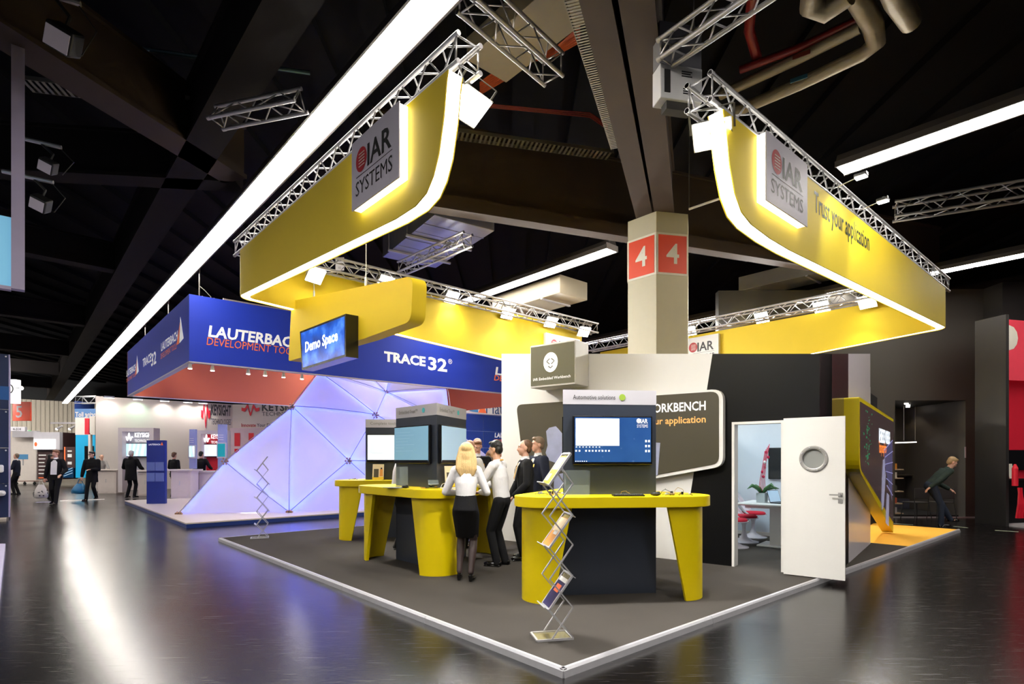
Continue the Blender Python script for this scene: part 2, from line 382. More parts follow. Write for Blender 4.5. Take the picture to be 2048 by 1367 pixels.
# ------------------------------------------------ lattice trusses
me_brace = MB().tube((0,0,0),(0,0,1),0.0095,n=6).mesh('brace', ALUD, 180)
me_chord = MB().tube((0,0,0),(0,0,1),0.025,n=10).mesh('chord', ALUD, 60)
me_sleeve = MB().tube((0,0,0),(0,0,0.05),0.029,n=10).mesh('end_sleeve', ALUD, 60)
def truss(p, q, label, size=0.27, name='truss', tri=False, step=0.26, group=None, up=None):
    """box truss whose lower outer chord runs from p to q; the other chords stand inside (to the left of p->q) and above"""
    p = Vector(p); q = Vector(q); d = q-p; L = d.length; dn = d.normalized(); side = Vector((-dn.y, dn.x, 0)).normalized(); upv = side.cross(dn)*-1
    if upv.z < 0: upv = -upv
    t = thing(name, label, 'truss', p, 0, group)
    if tri: cs = [Vector((0,0,0)), side*size, side*size*0.5+upv*size*0.86]
    else: cs = [Vector((0,0,0)), side*size, side*size+upv*size, upv*size]
    for c in cs:
        o = between('chord', me_chord, c, c+d, t)
        between('end_sleeve', me_sleeve, c, c+dn, t).scale = (1,1,1)
    n = max(2, int(round(L/step)))
    for i in range(len(cs)):
        a, b = cs[i], cs[(i+1)%len(cs)]
        for k in range(n):
            f0 = d*((k+0.05)/n); f1 = d*((k+0.95)/n)
            if k%2: between('brace', me_brace, a+f0, b+f1, t)
            else: between('brace', me_brace, b+f0, a+f1, t)
        between('brace', me_brace, a+dn*0.04, b+dn*0.04, t); between('brace', me_brace, a+d-dn*0.04, b+d-dn*0.04, t)
    return t
# ================================================================== the yellow stand: floor
CARP = mat('dark_grey_carpet', (70, 66, 62), 0.95, var=0.1, scale=3, bump=0.25, bscale=400, spec=0.15)
CARPY = mat('amber_carpet', (236, 176, 66), 0.9, var=0.05, scale=3, bump=0.2, bscale=400, spec=0.15)
PA, PB = 12.3, 9.05
t = thing('platform', 'dark grey carpeted stand floor with aluminium edging and amber corner', 'platform', W(0,0,0), TH, kind='structure')
MB().box((0.035,0.035,0),(8.65,PB-0.03,PZ)).build('carpet', CARP, t)
MB().box((8.65,0.035,0),(PA-0.03,PB-0.03,PZ-0.001)).build('amber_carpet', CARPY, t)
mb = MB(); pr = [(-0.012,0),(0.035,0.0),(0.035,PZ+0.006),(0.008,PZ+0.006),(-0.004,PZ-0.012)]
nseg = 6
for i in range(nseg):
    x0 = PA*i/nseg; x1 = PA*(i+1)/nseg-0.004
    m_ = MB().add([(x0,y,z) for y,z in pr]+[(x1,y,z) for y,z in pr], [(4,3,2,1,0),(5,6,7,8,9)]+[(k,(k+1)%5,(k+1)%5+5,k+5) for k in range(5)])
    m_.build('edge_trim', ALU, t)
for i in range(5):
    x0 = PB*i/5; x1 = PB*(i+1)/5-0.004
    MB().add([(y,x0,z) for y,z in pr]+[(y,x1,z) for y,z in pr], [(0,1,2,3,4),(9,8,7,6,5)]+[(k+5,(k+1)%5+5,(k+1)%5,k) for k in range(5)]).build('edge_trim', ALU, t)
MB().box((0,PB-0.03,0),(PA,PB,PZ+0.006)).build('edge_trim', ALU, t)
# ------------------------------------------------ hanging yellow banners
PLL = VPlane(W(0, 0)[:2], E1)     # outer face of the aisle banner (s = b)
PLR = VPlane(W(0, 0)[:2], E2)     # outer face of the street banner (s = a)
ZT = 5.06
ARMB, ARMA = 7.97, 11.33          # where the banners turn
TB = 0.17
def outline(plane, px, ztop):
    pts = [plane.hit(u, v) for u, v in px]
    out = []; last = -1e9
    for s, z in pts:
        s = max(s, last+0.004); out.append((s, z)); last = s
    out[0] = (out[0][0], ztop)
    return out
# bottom edge of the near end, from its top corner round to the start of the straight lower edge
NL = outline(PLL, [(896,136),(893,160),(887,235),(877,308),(866,352),(852,386),(830,412),(790,438)], ZT+0.02)
NR = outline(PLR, [(1447,224),(1452,260),(1460,330),(1470,385),(1484,424),(1503,448),(1540,476),(1580,500)], ZT-0.08)
def banner_path(kind):
    """samples (plan point, inward normal, z bottom, z top) along the outer face from the near end round the corner to the far end"""
    S = []
    rc = 0.32
    near, arm, ztn, ztc = (NL, ARMB, NL[0][1], ZT+0.12) if kind == 'L' else (NR, ARMA, NR[0][1], ZT-0.08)
    zc = 4.40 if kind == 'L' else 4.20
    da, db = (E1, E2) if kind == 'L' else (E2, E1)
    org = C0
    far_len = 9.0
    zl = near[-1][1]; sl = near[-1][0]
    def zt(s): return ztn+(ztc-ztn)*min(1, max(0, (s-near[0][0])/(arm-near[0][0])))
    for s, z in near: S.append((org+da*s, db, z, zt(s)))
    for k in range(1, 8):
        s = sl+(arm-rc-sl)*k/7; S.append((org+da*s, db, zl+(zc-zl)*k/7, zt(s)))
    cc = org+da*(arm-rc)+db*rc
    for k in range(1, 7):
        an = math.pi/2*k/6; nrm = -(-db*math.cos(an)+da*math.sin(an)); S.append((cc-nrm*rc, nrm, zc, ztc))
    slope = 0.066
    for k in range(1, 9):
        s = rc+(far_len-0.6-rc)*k/8; S.append((org+da*arm+db*s, -da, zc-slope*(s-rc), ztc))
    zf = S[-1][2]
    for ds, dz in ((0.12,0.02),(0.25,0.07),(0.37,0.18),(0.45,0.36),(0.52,0.7),(0.58,0.97*(ztc-zf))):
        S.append((org+da*arm+db*(far_len-0.6+ds), -da, zf+dz, ztc))
    return S
def wallstrip(S, o0, o1, dz=0.0, dt=0.0):
    mb = MB(); n = len(S); vs = []
    for p, nr, zb, zt in S:
        a = p+nr*o0; b = p+nr*o1
        zb2 = min(zb+dz, zt-0.002)
        vs += [(a.x,a.y,zb2),(a.x,a.y,zt+dt),(b.x,b.y,zt+dt),(b.x,b.y,zb2)]
    fs = [(0,1,2,3)]+[(4*n-1,4*n-2,4*n-3,4*n-4)]
    for i in range(n-1):
        for k in range(4): fs.append((4*i+k, 4*i+(k+1)%4, 4*i+4+(k+1)%4, 4*i+4+k))
    mb.add(vs, fs); return mb
for kind, lab in (('L', 'long yellow hanging banner over the aisle side, logo plate and lit lower edge'), ('R', 'long yellow hanging banner over the street side with slogan and lit lower edge')):
    S = banner_path(kind)
    t = thing('hanging_banner', lab, 'banner', (0,0,0))
    def shifted(S, d):
        out = []
        for i, (p, nr, zb, zt) in enumerate(S): out.append((p, nr, zb, zt))
        return out
    wallstrip(S, 0, 0.012).build('outer_face', YBAN, t, smooth=40)
    wallstrip(S, TB-0.012, TB).build('inner_face', YBAN, t, smooth=40)
    wallstrip(S, 0.012, TB-0.012, dz=0.012).build('light_strip', GLOW, t, smooth=40)
LOGORED = mat('logo_red', (186, 30, 44), 0.5)
PLATE = mat('silver_grey_logo_plate', (212, 206, 220), 0.5, var=0.02)
def iar_logo(par, x, z, w, h, y, ink, red, two=True):
    """globe mark with bars, the letters beside it, and the second line under a rule"""
    cx = x+w*0.16; cz = z+h*0.70; r = h*0.215
    mb = MB(); vs = [(cx, y, cz)]+[(cx+r*0.95*math.cos(2*math.pi*k/28), y, cz+r*math.sin(2*math.pi*k/28)) for k in range(28)]
    mb.add(vs, [(0, 1+k, 1+(k+1)%28) for k in range(28)]); mb.build('globe_mark', red, par)
    mb = MB()
    for k in range(5):
        zz = cz-r*0.5+r*0.25*k; hw = r*0.62
        mb.add([(cx-hw*0.7,y-0.002,zz-r*0.04),(cx+hw*0.95,y-0.002,zz-r*0.04),(cx+hw*0.95,y-0.002,zz+r*0.04),(cx-hw*0.7,y-0.002,zz+r*0.04)], [(0,1,2,3)])
    mb.build('globe_bars', PWH if red is not PWH else INK, par)
    text('IAR', ink, par, x+w*0.33, z+h*0.50, w*0.62, h*0.38, y=y, bold=0.02)
    if two:
        MB().box((x+w*0.02,y-0.001,z+h*0.425),(x+w*0.97,y,z+h*0.435)).build('rule', ink, par)
        text('SYSTEMS', ink, par, x, z+h*0.10, w*0.97, h*0.26, y=y)
# logo plates on the outer faces; local x runs to the viewer's right
def plate_on(plane, px, label, flipdir, depth=0.11):
    pf = VPlane(plane.at(0, 0, -depth)[:2], plane.d); qs = [pf.hit(u, v) for u, v in px]
    s0 = (qs[0][0]+qs[3][0])/2; s1 = (qs[1][0]+qs[2][0])/2; zt = (qs[0][1]+qs[1][1])/2; zb = (qs[2][1]+qs[3][1])/2
    w = abs(s1-s0)
    if flipdir: t = thing('logo_plate', label, 'sign', plane.at(s0, zb, 0), plane.rz+math.pi)
    else: t = thing('logo_plate', label, 'sign', plane.at(s0, zb, 0), plane.rz)
    MB().box((0,-depth,0),(w,-depth+0.012,zt-zb)).build('face_panel', PLATE, t)
    MB().box((0.012,-depth+0.012,0.012),(w-0.012,-0.004,zt-zb-0.012)).build('lit_edge', GLOW, t)
    iar_logo(t, w*0.10, (zt-zb)*0.08, w*0.80, (zt-zb)*0.82, -depth-0.003, INK, LOGORED)
    return t
PLLo = VPlane((W(0,0)[:2]), -E1)   # same plane, running toward the viewer's right
plate_on(PLLo, [(703,285),(797,207),(799,358),(704,418)], 'grey square logo plate glowing on the aisle banner', False)
plate_on(PLR, [(1532,262),(1615,326),(1615,452),(1534,402)], 'grey square logo plate glowing on the street banner', False)
SLOG = mat('dark_green_slogan_print', (58, 66, 44), 0.5)
s0, z0 = PLR.hit(1628, 428); s1, z1 = PLR.hit(1738, 504)
e = [o for o in bpy.data.objects if o.name.startswith('hanging_banner')][1]
sl = bpy.data.objects.new('slogan', None); COL.objects.link(sl); sl.parent = e; sl.location = PLR.at(0, 0, 0); sl.rotation_euler = (0,0,PLR.rz)
text('Trust your application', SLOG, sl, s0, (z0+z1)/2+0.03, s1-s0, 0.26, y=-0.004, bold=0.012, name='slogan_lettering')
# ------------------------------------------------ trusses carrying the banners
zL0, zL1 = NL[0][1]+0.03, ZT+0.15
def truss_in(p, q, label, inward, size=0.25, step=0.25, **k):
    p = Vector(p); q = Vector(q); dn = (q-p).normalized(); side = Vector((-dn.y, dn.x, 0))
    if side.dot(Vector((inward.x, inward.y, 0))) < 0: p, q = q, p
    return truss(p, q, label, size, step=step, **k)
truss_in(W(0.03, NL[0][0]-0.12, zL0), W(0.03, ARMB+0.16, zL1), 'silver box truss carrying the aisle banner', E2)
truss_in(W(NR[0][0]-0.2, 0.03, ZT-0.05), W(ARMA+0.16, 0.03, ZT-0.05), 'silver box truss carrying the street banner', E1)
truss_in(W(0.2, ARMB-0.3, ZT+0.05), W(9.2, ARMB-0.3, ZT+0.0), 'silver box truss along the rear of the aisle banner, above the blue fascia', -E1)
truss_in(W(ARMA-0.3, 0.2, ZT-0.05), W(ARMA-0.3, 9.2, ZT-0.05), 'silver box truss along the rear of the street banner, right of the pillar', -E2)
# floodlights on the trusses
FLB = mat('grey_floodlight_housing', (120, 118, 112), 0.4, 0.4)
FLG = mat('floodlight_glass', (255, 255, 255), 0.4, var=0.0, emit=(255, 253, 246), estr=40.0)
FCOL = (1.0, 0.97, 0.92)
def flood(p, aim, label, power, scale=1.0, group=None):
    t = thing('floodlight', label, 'light', p, 0, group)
    d = (Vector(aim)-Vector(p)).normalized(); Q = d.to_track_quat('-Y', 'Z')
    s = scale
    body = MB().add([(x*0.16*s, y, z*0.12*s) for y in (0.10*s,) for x, z in ((-.6,-.5),(.6,-.5),(.6,.5),(-.6,.5))]+[(x*0.18*s, -0.06*s, z*0.15*s) for x, z in ((-1,-1),(1,-1),(1,1),(-1,1))], [(0,1,2,3),(4,7,6,5),(0,4,5,1),(1,5,6,2),(2,6,7,3),(3,7,4,0)])
    parts = [body.build('housing', FLB, t), MB().box((-0.165*s,-0.07*s,-0.135*s),(0.165*s,-0.061*s,0.135*s)).build('lens', FLG, t)]
    parts.append(MB().bar((-0.2*s,0,0),(-0.2*s,0.02,0.22*s),0.02,0.006).bar((0.2*s,0,0),(0.2*s,0.02,0.22*s),0.02,0.006).bar((-0.2*s,0.02,0.22*s),(0.2*s,0.02,0.22*s),0.02,0.006).build('bracket', FLB, t))
    for o in parts: o.rotation_mode = 'QUATERNION'; o.rotation_quaternion = Q
    la = lamp('AREA', 'floodlight_beam', d*0.09*s, power, FCOL, 0.28*s); la.parent = t; la.rotation_euler = d.to_track_quat('-Z', 'Y').to_euler()
    la.data.spread = math.radians(150)
    return t
CEN = W(5.0, 4.0, 1.2)
flood(D(936, 205, 5.55), (1.9,3.6,0.0), 'large floodlight shining at the near end of the aisle banner', L_FLOOD*1.5, 1.05)
flood(D(1425, 262, 5.75), (1.0,3.4,0.0), 'large floodlight shining at the near end of the street banner', L_FLOOD*1.5, 1.05)
for i, (u, v, a) in enumerate(((628,548,1.5),(768,562,3.0),(901,592,4.9),(1014,624,6.5),(1100,642,7.9),(1166,661,8.9))):
    p = W(a, ARMB-0.62, 0); Y = p.y; z = CAMZ+(HY-v)/F*Y
    flood((( u-CX)/F*Y, Y, z), W(a*0.6+2.0, 2.0, 0.5), 'small bright floodlight on the rear aisle truss, %s from the banner corner' % ('first','second','third','fourth','fifth','sixth')[i], L_FLOOD, 1.0, 'floodlights on the rear aisle truss')
for i, (u, v, b) in enumerate(((1736,601,1.6),(1645,612,3.0),(1525,633,5.0),(1458,642,6.3),(1382,660,8.2))):
    p = W(ARMA-0.62, b, 0); Y = p.y; z = CAMZ+(HY-v)/F*Y
    flood(((u-CX)/F*Y, Y, z), W(5.0, b*0.6+1, 0.5), 'small bright floodlight on the rear street truss, %s from the banner corner' % ('first','second','third','fourth','fifth')[i], L_FLOOD*0.8, 1.0, 'floodlights on the rear street truss')
# two small arm lamps leaning out from the street banner
ARM = mat('chrome_arm', (190, 190, 192), 0.25, 0.9)
for i, (u, v, u2, v2) in enumerate(((1722,351,1664,378),(1766,400,1716,421))):
    s, z = PLR.hit(u2, v2); root = PLR.at(s, z, -0.02); q = PLR.at(PLR.hit(u, v)[0]+0.0, PLR.hit(u,v)[1], -0.0)
    tip = Vector(root)+Vector((-PLR.n.x*0.55, -PLR.n.y*0.55, 0))
    kx = (u-CX)/F; tip.x = kx*tip.y; tip.z = CAMZ-(v-HY)/F*tip.y
    t = thing('arm_lamp', 'slim arm lamp lighting the slogan on the street banner, %s' % ('nearer the logo plate', 'farther from the logo plate')[i], 'light', root)
    d = tip-Vector(root)
    MB().tube((0,0,0), d, 0.008).build('arm', ARM, t)
    h = MB().rbox((-0.05,-0.07,-0.02),(0.05,0.07,0.03),0.012).build('lamp_head', ARM, t, loc=d, rz=PLR.rz)
    MB().box((-0.042,-0.06,-0.028),(0.042,0.06,-0.021)).build('lamp_glass', FLG, t, loc=d, rz=PLR.rz)
    lp = lamp('SPOT', 'arm_lamp_beam', d+Vector((0,0,-0.035)), 26, (0.95,1,1), 0.05, spot=110); lp.parent = t
    lp.rotation_euler = (PLR.at(s+0.3, z-0.7, 0)-tip).to_track_quat('-Z','Y').to_euler()
# ================================================================== demo tables with triangular screen towers
SCR_BLUE = mat('screen_pale_blue', (120, 160, 185), 0.2, var=0.02, emit=(122, 166, 192), estr=0.42)
SCR_PALE = mat('screen_bluish_white', (160, 185, 205), 0.2, var=0.02, emit=(158, 190, 214), estr=0.42)
SCR_WHITE = mat('screen_white', (230, 235, 240), 0.2, var=0.01, emit=(232, 240, 248), estr=0.6)
def desk_screen():
    m = mat('screen_desktop_navy', (20, 50, 100), 0.2, var=0.3, scale=3, emit=(36, 76, 132), estr=0.6)
    nt = m.node_tree; b = nt.nodes['Principled BSDF']
    tc = nt.nodes.new('ShaderNodeTexCoord'); v = nt.nodes.new('ShaderNodeTexVoronoi'); v.inputs['Scale'].default_value = 9; nt.links.new(tc.outputs['Object'], v.inputs['Vector'])
    r = nt.nodes.new('ShaderNodeMapRange'); r.inputs[1].default_value = 0.16; r.inputs[2].default_value = 0.0; nt.links.new(v.outputs['Distance'], r.inputs[0])
    n = nt.nodes.new('ShaderNodeTexNoise'); n.inputs['Scale'].default_value = 3.5; nt.links.new(tc.outputs['Object'], n.inputs['Vector'])
    mx = nt.nodes.new('ShaderNodeMix'); mx.data_type = 'RGBA'; mx.inputs[6].default_value = rgb(22, 56, 112); mx.inputs[7].default_value = rgb(60, 104, 160); nt.links.new(n.outputs[0], mx.inputs[0])
    m2 = nt.nodes.new('ShaderNodeMix'); m2.data_type = 'RGBA'; m2.inputs[7].default_value = rgb(150, 180, 220); nt.links.new(mx.outputs[2], m2.inputs[6])
    k = nt.nodes.new('ShaderNodeMath'); k.operation = 'MULTIPLY'; k.inputs[1].default_value = 0.5; nt.links.new(r.outputs[0], k.inputs[0]); nt.links.new(k.outputs[0], m2.inputs[0])
    nt.links.new(m2.outputs[2], b.inputs['Emission Color'])
    return m
DESK = desk_screen()
TEAL = mat('turquoise_dot', (84, 200, 212), 0.5); LIME = mat('lime_green_dot', (150, 180, 62), 0.5)
GREYINK = mat('grey_ink', (120, 120, 116), 0.5)
TL, TRC = 1.40, 0.38
H = math.radians
def rounded_tri(rc, L=TL, n=10):
    pts = []
    for k, a in enumerate((-150, -30, 90)):
        cx = L/math.sqrt(3)*math.cos(H(a)); cy = L/math.sqrt(3)*math.sin(H(a)); pts += arc(cx, cy, rc, a-60, a+60, n)
    return pts
def leg_mesh():
    """curved tapering slab leg that follows a rounded corner pointing along +x, at radius from the corner centre"""
    r = 0.30; th = 0.045; z0, z1 = 0.0, 1.0; st, sb = 0.50, 0.30; n = 18
    al = r*math.pi/3
    def pt(s, rr):
        if s > al: a = math.pi/3; e = s-al
        elif s < -al: a = -math.pi/3; e = s+al
        else: a = s/r; e = 0
        x = rr*math.cos(a); y = rr*math.sin(a)
        return (x-math.sin(a)*e, y+math.cos(a)*e)
    vs = []; rows = 6
    for j in range(rows+1):
        f = j/rows; S = sb+(st-sb)*f; z = z0+(z1-z0)*f
        for rr in (r, r-th):
            for i in range(n+1):
                x, y = pt(-S+2*S*i/n, rr); vs.append((x, y, z))
    w = n+1; fs = []
    for j in range(rows):
        for i in range(n):
            a = j*2*w+i; b = (j+1)*2*w+i
            fs.append((a, a+1, b+1, b)); fs.append((a+w, b+w, b+w+1, a+w+1))
        for i, rev in ((0, 0), (n, 1)):
            a = j*2*w+i; b = (j+1)*2*w+i; q = (a, b, b+w, a+w)
            fs.append(q if not rev else q[::-1])
    for i in range(n):
        fs.append((i, i+w, i+w+1, i+1)); t0 = rows*2*w; fs.append((t0+i, t0+i+1, t0+i+w+1, t0+i+w))
    return MB().add(vs, fs).mesh('leg', YEL, 40)
LEGM = leg_mesh()
TOPM = None
KS = 1.06   # tower side
KH = 2.27   # tower height above the stand floor
def table(loc, rot, label, header, dot, faces):
    t = thing('demo_table', label, 'table', (loc[0], loc[1], PZ), H(rot))
    bm = bmesh.new(); pts = rounded_tri(TRC)
    vs0 = [bm.verts.new((x, y, 1.0)) for x, y in pts]; f = bm.faces.new(vs0)
    r = bmesh.ops.extrude_face_region(bm, geom=[f]); up = [v for v in r['geom'] if isinstance(v, bmesh.types.BMVert)]
    for v in up: v.co.z = 1.11
    bmesh.ops.recalc_face_normals(bm, faces=bm.faces)
    ed = [e for e in bm.edges if abs(e.verts[0].co.z-e.verts[1].co.z) < 1e-4]
    bmesh.ops.bevel(bm, geom=ed, offset=0.004, segments=2, affect='EDGES')
    MB().bm(bm).build('tabletop', YEL, t, smooth=35)
    for a in (-150, -30, 90):
        inst('leg', LEGM, t, (TL/math.sqrt(3)*math.cos(H(a)), TL/math.sqrt(3)*math.sin(H(a)), 0), (0, 0, H(a)))
    tower_faces(t, header, dot, faces)
    return t
def tower_faces(t, header, dot, faces):
    R = KS/math.sqrt(3); tri = [(R*math.cos(H(a)), R*math.sin(H(a))) for a in (-150, -30, 90)]
    MB().plate(tri, 0.0, 0.999).build('tower_base', KIOSK, t)
    MB().plate(tri, 1.112, KH-0.16).build('tower', KIOSK, t)
    tri2 = [(x*1.006, y*1.006) for x, y in tri]
    MB().plate(tri2, KH-0.16, KH).build('header_band', LGREY, t)
    ri = KS/2/math.sqrt(3)
    for k, fc in enumerate(faces):
        if fc is None: continue
        a = H(-90+120*k)
        e = bpy.data.objects.new('screen_face', None); COL.objects.link(e); e.parent = t; e.location = (math.cos(a)*ri*1.006, math.sin(a)*ri*1.006, 0); e.rotation_euler = (0, 0, a+math.pi/2)
        e.name = 'tower_lettering'
        text(header, INK if fc == 'desk' else GREYINK, e, -0.42 if fc == 'desk' else -0.44, KH-0.105, 0.48 if fc == 'desk' else 0.50, 0.052, y=-0.003, name='header_lettering')
        if dot is not None:
            c = [( (0.14 if fc == 'desk' else 0.21)+0.036*math.cos(2*math.pi*i/24), KH-0.078+0.036*math.sin(2*math.pi*i/24)) for i in range(24)]
            MB().prism(c, -0.004, -0.002).build('header_dot', dot, e)
        # wall screen
        x0, x1, z0, z1 = -0.43, 0.47, KH-0.83, KH-0.29
        if fc != 'desk': x0, x1 = -0.5, 0.42
        s = bpy.data.objects.new('wall_screen', MB().rbox((x0,-0.05,z0),(x1,-0.004,z1),0.008).mesh('wall_screen', BEZ)); COL.objects.link(s); s.parent = t; s.location = e.location; s.rotation_euler = e.rotation_euler
        m = {'desk': DESK, 'blue': SCR_BLUE, 'pale': SCR_PALE, 'white': SCR_WHITE}[fc]
        MB().box((x0+0.018,-0.053,z0+0.03),(x1-0.018,-0.05,z1-0.016)).build('display', m, s)
        if fc in ('blue', 'pale', 'white'):
            MB().box((x0+0.018,-0.0545,z0+0.03),(x1-0.018,-0.053,z0+0.05)).build('taskbar', BEZ, s)
            mb = MB()
            for q in range(7): mb.box((x0+0.06,-0.0545,z1-0.09-q*0.045),(x0+0.06+random.uniform(0.2,0.5),-0.0535,z1-0.087-q*0.045))
            mb.build('display_rows', mat('screen_faint_lines', (150,185,205), 0.3, emit=(118,158,182), estr=0.42), s)
        if fc == 'desk':
            MB().box((x0+0.03,-0.056,z1-0.33),(x0+0.52,-0.053,z1-0.03)).build('open_window', SCR_WHITE, s)
            mb = MB()
            for q in range(9): mb.box((x0+0.04,-0.0575,z1-0.06-q*0.028),(x0+0.04+random.uniform(0.1,0.45),-0.0565,z1-0.057-q*0.028))
            mb.build('window_lines', mat('screen_grey_lines', (190,196,206), 0.3, emit=(190,198,210), estr=0.8), s)
            mb = MB()
            for q in range(11):
                if q != 2: mb.box((x0+0.025+q*0.037,-0.055,z0+0.145),(x0+0.043+q*0.037,-0.053,z0+0.163))
            for q in range(8): mb.box((x0+0.03+q*0.037,-0.055,z0+0.19),(x0+0.045+q*0.037,-0.053,z0+0.2))
            for q in range(3):
                for w_ in range(2): mb.box((x1-0.085+w_*0.034,-0.055,z0+0.14+q*0.055),(x1-0.065+w_*0.034,-0.053,z0+0.165+q*0.055))
            for q in range(6): mb.box((x0+0.025+q*0.024,-0.056,z0+0.034),(x0+0.036+q*0.024,-0.054,z0+0.044))
            mb.build('desktop_icons', SCR_WHITE, s)
            iar_logo(s, x1-0.18, z1-0.14, 0.13, 0.125, -0.056, WINK, WINK)
T1 = (1.06, 6.63); T2 = (-1.16, 8.35); T3 = (-2.30, 11.22)
table(T1, 6, 'yellow rounded demo table in front, tower headed Automotive solutions', 'Automotive solutions', LIME, ('desk', None, 'white'))
table(T2, -47.5, 'yellow rounded demo table in the middle, tower corner with two pale blue screens', 'Embedded Trust\u2122', TEAL, ('blue', 'pale', None))
table(T3, 4, 'yellow rounded demo table at the back by the lit dome', 'Complete tools', None, ('white', None, None))
TZ = PZ+1.11
# ------------------------------------------------ things on the tables
def on(T, x, y): return (T[0]+x, T[1]+y, TZ+0.002)
def brochure_box(loc, rz, label, filled, h=0.30, w=0.19):
    t = thing('brochure_holder', label, 'holder', loc, rz)
    mb = MB(); th = 0.004
    mb.box((-w/2,-0.06,0),(w/2,0.06,th)); mb.box((-w/2,0.06-th,th),(w/2,0.06,h)); mb.box((-w/2,-0.06,th),(-w/2+th,0.06-th,h*0.98)); mb.box((w/2-th,-0.06,th),(w/2,0.06-th,h*0.98)); mb.box((-w/2+th,-0.06,th),(w/2-th,-0.06+th,h*0.42))
    mb.build('acrylic_box', GLASS, t)
    return t
brochure_box((T1[0]-0.36, T1[1]-0.50, TZ+0.002), H(4), 'clear acrylic brochure box on the front table, nearly empty', False, 0.27, 0.26)
brochure_box((T2[0]-0.37, T2[1]-0.47, TZ+0.002), H(-60), 'narrow clear acrylic brochure box on the middle table', False, 0.29, 0.17)
FLY = mat('cream_leaflet_print', (236, 216, 176), 0.45, var=0.1); FLYD = mat('dark_leaflet_print', (70, 62, 40), 0.45); FLYO = mat('orange_leaflet_print', (222, 150, 60), 0.45, var=0.2); FLYY = mat('yellow_leaflet_print', (240, 200, 20), 0.45)
def leaflet(loc, rz, label):
    t = thing('leaflet_stand', label, 'leaflet', loc, rz)
    o = MB().box((-0.105,0,0.005),(0.105,0.006,0.30)).build('leaflet', FLY, t); o.rotation_euler = (H(-10),0,0)
    MB().box((-0.105,-0.001,0.005),(0.105,0.0,0.06)).build('yellow_foot', FLYY, o)
    MB().box((-0.08,-0.0015,0.05),(0.01,-0.0005,0.21)).build('dark_block', FLYD, o)
    MB().prism([(0.03,0.07),(0.09,0.07),(0.085,0.2),(0.06,0.235),(0.035,0.2)],-0.0016,-0.0006).build('orange_figure', FLYO, o)
    mb = MB(); mb.prism([(0.045,0.205),(0.075,0.205),(0.075,0.235),(0.045,0.235)],-0.0022,-0.0017); mb.build('lock_mark', INK, o)
    mb = MB(); mb.box((-0.11,0.0,0),(0.11,0.055,0.004)); b = MB().box((-0.11,0.008,0),(0.11,0.012,0.30)).build('acrylic_back', GLASS, t); b.rotation_euler = (H(-10),0,0); mb.build('acrylic_foot', GLASS, t)
    return t
leaflet((-2.52, T3[1]-0.56, TZ+0.002), H(2), 'cream and yellow leaflet with a lock picture standing on the back table')
leaflet((T2[0]+0.34, T2[1]-0.48, TZ+0.002), H(25), 'cream and yellow leaflet with a lock picture standing on the middle table')
# keyboard, mouse, boards and wires
KEYB = mat('black_keycaps', (20, 20, 22), 0.5); PCB = mat('green_circuit_board', (34, 74, 46), 0.4, var=0.3, scale=60); GOLD = mat('gold_contacts', (200, 160, 70), 0.3, 0.8); COPP = mat('amber_board', (206, 140, 50), 0.4, var=0.2, scale=40); CHIP = mat('black_chip', (16,16,18), 0.35); WIREY = mat('tan_wire', (170, 140, 60), 0.5)
def keyboard(loc, rz, label):
    t = thing('keyboard', label, 'keyboard', loc, rz)
    MB().rbox((-0.165,-0.06,0),(0.165,0.06,0.016),0.004).build('case', CHIP, t)
    me = MB().rbox((-0.0085,-0.0085,0),(0.0085,0.0085,0.006),0.002,1).mesh('key', KEYB)
    for r in range(5):
        for c in range(15): inst('key', me, t, (-0.147+c*0.021, -0.044+r*0.022, 0.016))
keyboard((T1[0]+0.17, T1[1]-0.62, TZ+0.002), H(2), 'black computer keyboard on the front table')
def mouse(loc, rz, label):
    t = thing('computer_mouse', label, 'mouse', loc, rz)
    MB().ell((0,0,0.016),(0.032,0.055,0.022)).build('shell', CHIP, t, smooth=180); MB().box((-0.003,-0.045,0.03),(0.003,-0.015,0.04)).build('wheel', KEYB, t)
mouse((T1[0]+0.47, T1[1]-0.58, TZ+0.006), H(70), 'black computer mouse lying on the front table')
mouse((T2[0]-0.28, T2[1]-0.70, TZ+0.006), H(60), 'dark computer mouse on the middle table')
def board(loc, rz, label, m=PCB, w=0.12, d=0.08, hi=0.02):
    t = thing('circuit_board', label, 'circuit board', loc, rz)
    MB().box((-w/2,-d/2,0.012),(w/2,d/2,0.0145)).build('board', m, t)
    for x in (-1,1):
        for y in (-1,1): MB().tube((x*w*0.44,y*d*0.42,0),(x*w*0.44,y*d*0.42,0.012),0.003,n=6).build('standoff', GOLD, t)
    for k in range(5):
        x = random.uniform(-0.4,0.3)*w; y = random.uniform(-0.4,0.3)*d; s = random.uniform(0.1,0.22)*w
        MB().box((x,y,0.0145),(x+s,y+s*0.8,0.0145+random.uniform(0.004,hi))).build('chip', random.choice((CHIP, GOLD, ALU, WHT)), t)
    return t
for i, (x, y, r, m, lab) in enumerate(((0.62,-0.52,20,PCB,'green circuit board with wires on the front table beside the mouse'),(0.70,-0.40,50,COPP,'amber circuit board at the back right of the front table'),(0.80,-0.55,-10,PCB,'green circuit board nearest the right end of the front table'),(-0.62,-0.48,15,COPP,'amber circuit board on the front table left of the tower'),(-0.74,-0.40,40,PCB,'small green circuit board at the left end of the front table'),(-0.55,-0.36,-20,ALU,'silver circuit board by the left side of the front tower'))):
    board((T1[0]+x, T1[1]+y, TZ+0.002), H(r), lab, m, 0.11+0.02*(i%3), 0.07, 0.03)
board((T2[0]+0.08, T2[1]-0.72, TZ+0.002), H(10), 'development board with raised screen on the middle table', PCB, 0.17, 0.1, 0.03)
